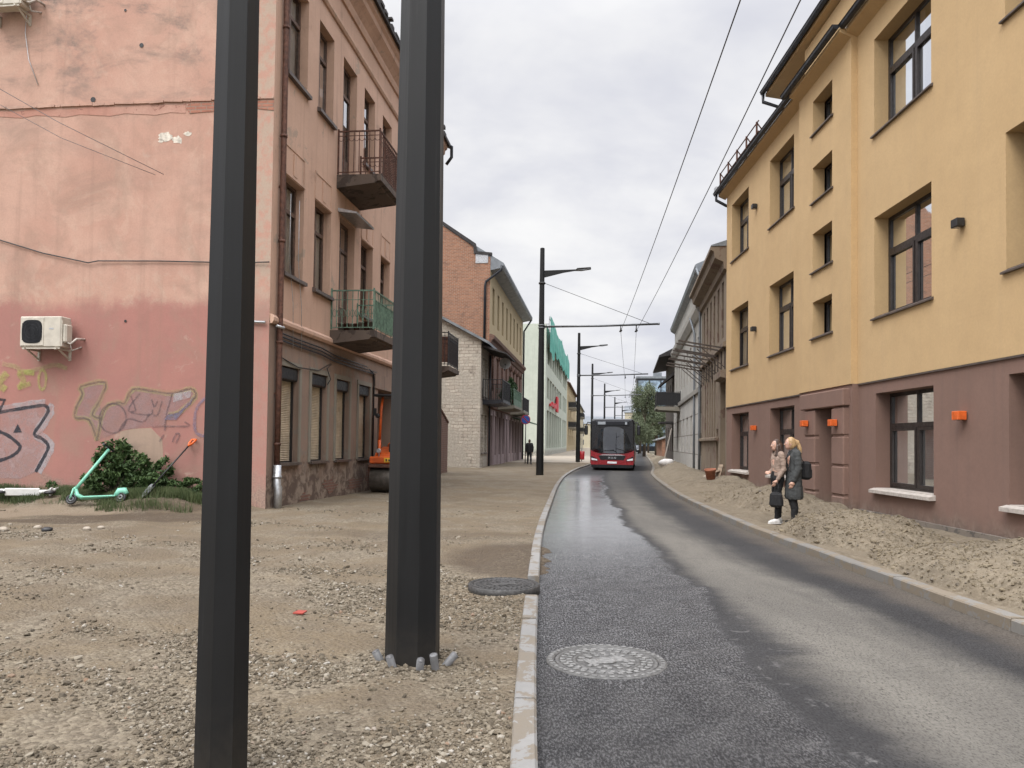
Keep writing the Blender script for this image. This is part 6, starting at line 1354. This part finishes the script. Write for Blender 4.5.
g = MB(); g.prism([(-.78, .018, .86), (.78, .018, .86), (.66, .018, .62), (-.66, .018, .62)], (0, -.012, 0)); gr = g.build('grille', M['busblack'], bu)
cu = bpy.data.curves.new('badge', 'FONT'); cu.body = 'MAN'; cu.size = .17; cu.extrude = .008; cu.align_x = 'CENTER'; cu.space_character = 1.5
tob = bpy.data.objects.new('badge_tmp', cu); COL.objects.link(tob); dg = bpy.context.evaluated_depsgraph_get(); me = bpy.data.meshes.new_from_object(tob.evaluated_get(dg)); bpy.data.objects.remove(tob)
me.materials.clear(); me.materials.append(M['chrome']); o = bpy.data.objects.new('badge', me); COL.objects.link(o); o.parent = gr; o.location = (0, -.003, .685); o.rotation_euler = (pi/2, 0, 0)
for s_ in (-1, 1):
    g = MB(); g.prism([(s_*.8, .018, .56), (s_*1.2, .018, .60), (s_*1.21, .018, .84), (s_*1.12, .018, .80), (s_*.86, .018, .66)], (0, -.015, 0)); h = g.build('headlight', M['busblack'], bu)
    g = MB(); g.prism([(s_*.84, .0, .575), (s_*1.18, .0, .605), (s_*1.19, .0, .72), (s_*.88, .0, .655)], (0, -.012, 0)); g.build('lens', M['buswhite'], h)
    g = MB(); g.tube([(s_*1.2, .2, 2.75), (s_*1.42, .0, 2.78), (s_*1.5, -.08, 2.6)], .03, 6); g.box(s_*1.4, s_*1.6, -.16, -.02, 2.05, 2.6, 0, .04); g.build('wing_mirror', M['busblack'], bu)
    for yy in (2.75, 8.9):
        g = MB(); g.lathe([(.3, -.14), (.47, -.14), (.48, -.1), (.48, .1), (.47, .14), (.3, .14)], (s_*1.1, yy, .48), 24, axis='x'); w = g.build('wheel', M['black'], bu); g = MB(); g.lathe([(.29, -.1), (.29, .1), (.1, .12)], (s_*1.12, yy, .48), 18, axis='x'); g.build('rim', M['steel'], w)
    g = MB(); g.box(s_*1.262, s_*1.285, .8, 11.6, 1.15, 2.6); g.build('side_window', M['busglass'], bu)
    g = MB(); g.box(s_*1.262, s_*1.288, .45, .7, .4, 2.6); g.build('front_door', M['busblack'], bu)
g = MB(); g.box(-.27, .27, -.006, .016, .41, .52, 0, .004); g.build('number_plate', M['buswhite'], bu)
g = MB(); g.box(-1.15, 1.15, .06, 11.8, .16, .335); g.box(-1.2, 1.2, .05, .2, .2, .345); g.build('underbody', M['busblack'], bu)
g = MB(); g.box(-1.0, 1.0, 3.2, 6.0, 2.9, 3.03, 0, .06); g.build('roof_unit', M['gutter'], bu)
# ================================================================== people
def cap(mb, a, b, r0, r1, n=12, sx=1.):
    a, b = Vector(a), Vector(b); d = (b-a).normalized(); pts, rs = [], []
    for q in (-1, -.92, -.7, -.38, 0): pts.append(a+d*q*r0); rs.append(max(.0008, r0*math.sqrt(max(0, 1-q*q))))
    for q in (.38, .7, .92, 1): pts.append(b+d*q*r1); rs.append(max(.0008, r1*math.sqrt(max(0, 1-q*q))))
    pts.insert(5, b); rs.insert(5, r1); mb.tube(pts, rs, n)
def fuse(mb, name, mat, vox, parent, smooth_it=4):
    t = mb.build(name+'_tmp', mat, None); m = t.modifiers.new('r', 'REMESH'); m.mode = 'VOXEL'; m.voxel_size = vox; m.use_smooth_shade = True
    s_ = t.modifiers.new('s', 'SMOOTH'); s_.iterations = smooth_it; s_.factor = .5
    dg = bpy.context.evaluated_depsgraph_get(); me = bpy.data.meshes.new_from_object(t.evaluated_get(dg)); me.name = name
    if name in ('coat', 'jumper', 'trousers', 'jacket'):              # soft creases in the cloth
        for v in me.vertices: c = v.co; v.co += v.normal*(.007*noise.noise(Vector((c.x*9, c.y*9, c.z*17)))+.006*noise.noise(Vector((c.x*22, c.y*22, c.z*34))))
    bpy.data.objects.remove(t); o = bpy.data.objects.new(name, me); COL.objects.link(o); o.parent = parent; return o
SKIN = flat('skin', (.50, .30, .22), .5, var=.06)
def cloth(name, c): return flat(name, c, .9, var=.14, sc=9, bump=.35, bsc=35)
def hand(mb, w, d, side, up=Vector((0, 0, 1))):
    """palm, four unequal curled fingers and a thumb that leaves the side of the palm; d = direction of the forearm"""
    d = Vector(d).normalized(); w = Vector(w); f = Vector((1, 0, 0)); f = (f-d*f.dot(d)).normalized(); s = d.cross(f)*side
    cap(mb, w, w+d*.05, .024, .03, 10); cap(mb, w+d*.05-f*.018, w+d*.05+f*.018, .026, .026, 10)
    for k, (o, L) in enumerate(((.030, .068), (.011, .078), (-.008, .072), (-.026, .056))):
        a = w+d*.085+f*o; b_ = a+d*L*.5+s*.006; c = b_+d*L*.4+s*.022
        cap(mb, a-d*.03, b_, .0095, .0085, 8); cap(mb, b_, c, .0085, .007, 8)
    a = w+d*.03+f*.028; cap(mb, a, a+f*.022+d*.03, .012, .0105, 8); cap(mb, a+f*.022+d*.03, a+f*.026+d*.06+s*.008, .0105, .008, 8)
def person(loc, yaw, label, H, arms, head_t=(0, 0), legs=((.02, .085), (-.02, -.085)), bare=True):
    """local x = facing; returns the root, the head centre and the joints for the clothes"""
    k = H/1.70; r = empty('person', loc, yaw, label, 'person'); r.scale = (k, k, k)
    J = {'hip': (0, 0, .90), 'waist': (0, 0, 1.06), 'chest': (-.005, 0, 1.26), 'neck': (-.005, 0, 1.43), 'legs': [], 'arms': arms}
    b = MB()
    for y in (-.07, .07): cap(b, (0, y, .92), (0, y*.75, 1.08), .105, .09); cap(b, (0, y*.75, 1.08), (-.005, y*1.15, 1.28), .09, .10)
    cap(b, (-.01, -.13, 1.385), (-.01, .13, 1.385), .058, .058); cap(b, (-.012, 0, 1.36), (.008, 0, 1.50), .06, .05)
    hc = Vector((.02+head_t[0], head_t[1], 1.582)); b.ball(hc, (.092, .074, .112), 18, 12); b.ball(hc+Vector((.035, 0, -.055)), (.055, .052, .06), 14, 10)
    cap(b, hc+Vector((.085, 0, .005)), hc+Vector((.105, 0, -.022)), .010, .013, 8)                  # nose
    for y in (-1, 1): b.ball(hc+Vector((-.005, y*.074, -.012)), (.018, .009, .028), 8, 6)             # ears
    cap(b, hc+Vector((.06, -.03, .028)), hc+Vector((.06, .03, .028)), .024, .024, 8)                # brow
    for i, (fx, y) in enumerate(legs):
        kn, an = (fx*.5+.015, y*1.02, .49), (fx-.02, y*1.05, .075); J['legs'].append(((0, y, .90), kn, an))
        cap(b, (0, y, .90), kn, .088, .056); cap(b, kn, (kn[0]*.5+an[0]*.5-.025, y, .33), .054, .052); cap(b, (kn[0]*.5+an[0]*.5-.025, y, .33), an, .052, .036)
        cap(b, (an[0]-.02, an[1], .045), (an[0]+.14, an[1]*1.08, .035), .036, .026)
    for (sh, el, wr, sd) in arms:
        cap(b, sh, el, .050, .040); cap(b, el, wr, .040, .026); hand(b, wr, Vector(wr)-Vector(el), sd)
    fuse(b, 'body', SKIN, .0075, r, 2)
    for y in (-.032, .032):
        e_ = MB(); e_.ball(hc+Vector((.079, y, .006)), .0085, 10, 7); e_ = e_.build('eye', M['buswhite'], r); p = MB(); p.ball(hc+Vector((.0835, y*1.02, .006)), .0055, 8, 6); p.build('pupil', M['black'], e_)
    m = MB(); m.ball(hc+Vector((.083, 0, -.052)), (.008, .024, .006), 10, 6); m.build('mouth', flat('lips', (.36, .12, .10), .5), r)
    return r, hc, J
def trousers(r, J, mat, cut=.09, fat=1.14):
    b = MB()
    for y in (-.07, .07): cap(b, (0, y, .91), (0, y*.8, 1.04), .113, .098)
    for hp, kn, an in J['legs']:
        mid = ((kn[0]+an[0])/2-.025, hp[1], .33); cap(b, hp, kn, .095*fat/1.1, .062*fat); cap(b, kn, mid, .061*fat, .057*fat); e = (an[0], an[1], cut); cap(b, mid, e, .057*fat, .043*fat)
    return fuse(b, 'trousers', mat, .009, r, 3)
def shoes(r, J, mat, sole=None):
    for hp, kn, an in J['legs']:
        b = MB(); x, y = an[0], an[1]; cap(b, (x-.03, y, .05), (x+.05, y*1.02, .055), .046, .046); cap(b, (x+.02, y*1.03, .045), (x+.15, y*1.09, .034), .043, .032); cap(b, (x-.015, y, .06), (x-.012, y, .10), .044, .042)
        s = fuse(b, 'shoe', mat, .008, r, 3)
        g = MB(); g.prism([(x-.075, y-.036, .002), (x+.06, y-.043, .002), (x+.17, y*1.09-.026, .002), (x+.19, y*1.09, .002), (x+.17, y*1.09+.026, .002), (x+.06, y+.043, .002), (x-.075, y+.036, .002)], (0, 0, .022)); g.build('sole', sole or mat, s)
WA = (5.27, 15.25, .0); WB = (5.51, 15.05, .0)
# woman in the pale jumper
armsA = [((-.01, .175, 1.38), (-.03, .225, 1.10), (.10, .20, .88), 1), ((-.01, -.175, 1.38), (-.05, -.20, 1.11), (.10, -.12, 1.04), -1)]
pa, hA, JA = person(WA, RAD(186), 'woman with long brown hair in a pale jumper, black trousers and white trainers', 1.66, armsA, (.01, .0), ((.07, .08), (-.05, -.08)))
M['jumper'] = cloth('pale_pink_jumper', (.27, .20, .158)); M['blackcloth'] = cloth('black_cloth', (.012, .012, .013)); M['whiteshoe'] = cloth('white_trainers', (.70, .69, .67))
b = MB()
for y in (-.08, .08): cap(b, (0, y, .98), (0, y*.8, 1.1), .104, .096); cap(b, (0, y*.8, 1.1), (-.005, y*1.1, 1.30), .096, .104)
cap(b, (-.01, -.14, 1.39), (-.01, .14, 1.39), .07, .07); cap(b, (-.01, 0, 1.40), (0, 0, 1.44), .075, .066)
for sh, el, wr, s_ in armsA: cap(b, sh, el, .060, .052); w2 = Vector(el).lerp(Vector(wr), .9); cap(b, el, w2, .052, .038)
fuse(b, 'jumper', M['jumper'], .010, pa, 4); trousers(pa, JA, M['blackcloth'], .13); shoes(pa, JA, M['whiteshoe'])
def hair(r, hc, mat, strands, name='hair', crown=True):
    b = MB()
    if crown: b.ball(hc+Vector((-.018, 0, .018)), (.092, .084, .112), 16, 12); b.ball(hc+Vector((-.03, 0, -.02)), (.085, .083, .10), 14, 10)
    for (p, q, r0, r1) in strands: cap(b, hc+Vector(p), hc+Vector(q), r0, r1, 10)
    o = fuse(b, name, mat, .009, r, 1)
    for v in o.data.vertices: v.co += Vector((noise.noise(Vector((v.co.x*60, v.co.y*60, v.co.z*7))), noise.noise(Vector((v.co.x*60+9, v.co.y*60, v.co.z*7))), 0))*.013
    return o
M['brownhair'] = flat('brown_hair', (.055, .030, .020), .5, var=.35, sc=22); M['blondhair'] = flat('blond_hair', (.42, .28, .14), .5, var=.25, sc=22)
hair(pa, hA, M['brownhair'], [((-.05, .05, 0), (-.08, .07, -.2), .05, .06), ((-.08, .07, -.2), (-.07, .08, -.42), .06, .035), ((-.05, -.05, 0), (-.09, -.06, -.2), .05, .055), ((-.09, -.06, -.2), (-.1, -.05, -.4), .055, .03), ((.0, .075, -.02), (.02, .10, -.2), .03, .04), ((.02, .10, -.2), (.03, .11, -.38), .04, .022), ((-.08, 0, .0), (-.12, 0, -.3), .06, .06), ((0, -.075, 0), (0, -.09, -.16), .025, .03)])
# woman in the grey coat
armsB = [((-.02, .18, 1.38), (-.03, .235, 1.10), (.06, .22, .85), 1), ((-.02, -.18, 1.38), (.02, -.215, 1.11), (.20, -.12, 1.05), -1)]
pb_, hB, JB = person(WB, RAD(176), 'woman with a blonde ponytail in a long dark grey coat and black trousers', 1.70, armsB, (.045, .0), ((.03, .09), (-.03, -.09)))
M['coat'] = cloth('charcoal_coat', (.047, .05, .05)); b = MB()
for y in (-.10, .10): cap(b, (.0, y*1.1, .56), (-.005, y, .92), .135, .125); cap(b, (-.005, y, .92), (-.015, y*.85, 1.12), .125, .115); cap(b, (-.015, y*.85, 1.12), (-.015, y*1.15, 1.32), .115, .112)
cap(b, (-.02, 0, .55), (-.02, 0, .95), .16, .14)
cap(b, (-.02, -.155, 1.395), (-.02, .155, 1.395), .076, .076); cap(b, (-.02, 0, 1.40), (-.015, 0, 1.46), .085, .07)
for sh, el, wr, s_ in armsB: cap(b, sh, el, .078, .068); cap(b, el, Vector(el).lerp(Vector(wr), .92), .068, .054)
ct = fuse(b, 'coat', M['coat'], .011, pb_, 3)
for v in ct.data.vertices:                                       # straight hem, soft vertical folds
    if v.co.z < .50: v.co.z = .50-(.50-v.co.z)*.12
    f = smooth01(1.0, .55, v.co.z); a = math.atan2(v.co.y, v.co.x); v.co.x += .012*f*sin(a*9); v.co.y += .012*f*cos(a*7)
trousers(pb_, JB, M['blackcloth'], .06, 1.25); shoes(pb_, JB, M['blackcloth'], M['whiteshoe'])
hair(pb_, hB, M['blondhair'], [((-.085, 0, .05), (-.14, 0, .03), .035, .04), ((-.14, 0, .03), (-.185, .01, -.1), .04, .038), ((-.185, .01, -.1), (-.2, .015, -.24), .036, .014)])
def bag(name, loc, yaw, dims, mat, label, strap):
    e = empty(name, loc, yaw, label, 'bag'); w, d, h = dims; g = MB(); g.box(-d/2, d/2, -w/2, w/2, 0, h, 0, .05); o = g.build('bag_body', mat, e)
    for v in o.data.vertices: v.co.x *= 1+.25*(1-v.co.z/h); v.co.y *= .92+.1*(1-v.co.z/h)
    g = MB(); g.box(d/2-.005, d/2+.02, -w*.34, w*.34, h*.12, h*.55, 0, .012); g.build('pocket', mat, e)
    for s_ in strap: g = MB(); g.tube(s_, .013, 6, flat_=.5); g.build('strap', mat, e)
    return e
bag('handbag', (5.17, 15.03, .33), RAD(20), (.32, .13, .30), M['blackcloth'], 'black handbag hanging from the hand of the woman in the jumper', [[(0, -.1, .29), (0, -.06, .44), (0, 0, .49), (0, .06, .44), (0, .1, .29)]])
bag('backpack', (5.74, 15.03, .88), RAD(-6), (.30, .16, .36), M['blackcloth'], 'black backpack on the back of the woman in the grey coat', [[(-.06, .11, .34), (-.16, .13, .48), (-.33, .15, .42), (-.36, .16, .2), (-.2, .17, .05), (-.05, .12, .02)], [(-.06, -.11, .34), (-.16, -.13, .48), (-.33, -.15, .42), (-.36, -.16, .2), (-.2, -.17, .05), (-.05, -.12, .02)]])
# passer-by far down the left pavement
armsC = [((0, .18, 1.38), (-.02, .23, 1.1), (.03, .22, .86), 1), ((0, -.18, 1.38), (-.06, -.23, 1.1), (-.05, -.22, .86), -1)]
pc, hC, JC = person((1.25, 54, .05), RAD(100), 'distant passer-by in a dark jacket walking past the far shop fronts', 1.74, armsC, (0, 0), ((.16, .08), (-.14, -.08)))
b = MB()
for y in (-.08, .08): cap(b, (0, y, .84), (0, y, 1.1), .125, .12); cap(b, (0, y, 1.1), (-.01, y*1.2, 1.3), .12, .12)
cap(b, (-.01, -.15, 1.39), (-.01, .15, 1.39), .075, .075)
for sh, el, wr, s_ in armsC: cap(b, sh, el, .073, .063); cap(b, el, Vector(el).lerp(Vector(wr), .92), .063, .05)
fuse(b, 'jacket', M['blackcloth'], .014, pc, 3); trousers(pc, JC, M['gutter'], .08, 1.2); shoes(pc, JC, M['black']); hair(pc, hC, M['brownhair'], [])

# ================================================================== sky, sun, camera
world = bpy.data.worlds.new('World'); SC.world = world; world.use_nodes = True; t = world.node_tree; bgn = t.nodes['Background']
EL, AZ = RAD(50), RAD(215)                                      # sun high behind the left shoulder, behind cloud
def wn(kind, **kw):
    x = t.nodes.new(kind)
    for k, v in kw.items(): setattr(x, k, v)
    return x
def wm(op, a, b=0.):
    x = wn('ShaderNodeMath', operation=op)
    for i, v in enumerate((a, b)):
        if hasattr(v, 'is_output'): t.links.new(v, x.inputs[i])
        else: x.inputs[i].default_value = v
    return x.outputs[0]
def wr(f, a, b, c, d):
    x = wn('ShaderNodeMapRange', clamp=True, interpolation_type='SMOOTHSTEP'); t.links.new(f, x.inputs[0])
    for i, v in enumerate((a, b, c, d)): x.inputs[1+i].default_value = v
    return x.outputs[0]
def wmix(f, a, b, mode='MIX'):
    x = wn('ShaderNodeMix', data_type='RGBA', blend_type=mode)
    for i, v in ((0, f), (6, a), (7, b)):
        if hasattr(v, 'is_output'): t.links.new(v, x.inputs[i])
        else: x.inputs[i].default_value = (*v, 1) if isinstance(v, tuple) else v
    return x.outputs[2]
sky = wn('ShaderNodeTexSky', sky_type='NISHITA', sun_disc=False, sun_elevation=EL, sun_rotation=AZ, dust_density=2.0)
tc = wn('ShaderNodeTexCoord'); sp = wn('ShaderNodeSeparateXYZ'); t.links.new(tc.outputs['Generated'], sp.inputs[0]); zc = wm('MAXIMUM', sp.outputs[2], 0.)
dv = wm('ADD', zc, .22); cb = wn('ShaderNodeCombineXYZ'); t.links.new(wm('DIVIDE', sp.outputs[0], dv), cb.inputs[0]); t.links.new(wm('DIVIDE', sp.outputs[1], dv), cb.inputs[1])
def wnoise(sc, det, rough, dist):
    x = wn('ShaderNodeTexNoise'); t.links.new(cb.outputs[0], x.inputs['Vector']); x.inputs['Scale'].default_value = sc; x.inputs['Detail'].default_value = det; x.inputs['Roughness'].default_value = rough; x.inputs['Distortion'].default_value = dist; return x.outputs['Fac']
n1 = wnoise(.6, 6, .52, .5); n2 = wnoise(2.4, 5, .55, .2)
cl = wm('ADD', wm('MULTIPLY', n1, .7), wm('MULTIPLY', n2, .3))
CLOUD_HI, CLOUD_LO, ZEN = 8.4, 6.1, 3.05
ccol = wmix(wr(cl, .40, .62, 0, 1), (CLOUD_LO*.95, CLOUD_LO*.965, CLOUD_LO*1.07), (CLOUD_HI, CLOUD_HI*.995, CLOUD_HI*.99))
bright = wr(zc, .46, .92, 1., ZEN)
sd = wn('ShaderNodeVectorMath', operation='DOT_PRODUCT'); t.links.new(tc.outputs['Generated'], sd.inputs[0]); sd.inputs[1].default_value = (sin(AZ)*cos(EL), cos(AZ)*cos(EL), sin(EL))
bright = wm('MULTIPLY', bright, wr(sd.outputs['Value'], .05, 1., 1., 1.9))      # and round the veiled sun                              # an overcast sky is brightest overhead
mul = wn('ShaderNodeVectorMath', operation='SCALE'); t.links.new(ccol, mul.inputs[0]); t.links.new(bright, mul.inputs['Scale'])
fin = wmix(wr(cl, .30, .42, .90, .97), sky.outputs[0], mul.outputs[0])
t.links.new(fin, bgn.inputs['Color']); bgn.inputs['Strength'].default_value = .1
ld = bpy.data.lights.new('sun', 'SUN'); ld.energy = 1.5; ld.angle = RAD(28); ld.color = (1, .955, .89); lo = bpy.data.objects.new('sun', ld); COL.objects.link(lo)
dirv = Vector((sin(AZ)*cos(EL), cos(AZ)*cos(EL), sin(EL))); lo.rotation_euler = dirv.to_track_quat('Z', 'Y').to_euler(); lo.location = dirv*60
cam = bpy.data.cameras.new('camera'); co = bpy.data.objects.new('camera', cam); COL.objects.link(co); SC.camera = co
cam.sensor_width = 36; cam.sensor_fit = 'HORIZONTAL'; cam.lens = 36*769/1024; cam.shift_y = 37.5/1024; cam.clip_start = .05; cam.clip_end = 4000
co.matrix_world = Matrix.Translation((0, 0, 1.52)) @ Matrix.Rotation(RAD(91.6), 4, 'X') @ Matrix.Rotation(RAD(.75), 4, 'Z')
SC.view_settings.view_transform = 'Standard'; SC.view_settings.look = 'None'; SC.view_settings.exposure = .25; SC.view_settings.gamma = 1
SC.render.engine = 'CYCLES'; cy = SC.cycles; cy.use_denoising = True
try: cy.denoiser = 'OPENIMAGEDENOISE'
except Exception: pass
cy.max_bounces = 6; cy.diffuse_bounces = 3; cy.glossy_bounces = 3; cy.transmission_bounces = 4; cy.transparent_max_bounces = 12; cy.caustics_reflective = False; cy.caustics_refractive = False; cy.sample_clamp_indirect = 6
cy.use_adaptive_sampling = True; cy.adaptive_threshold = .015
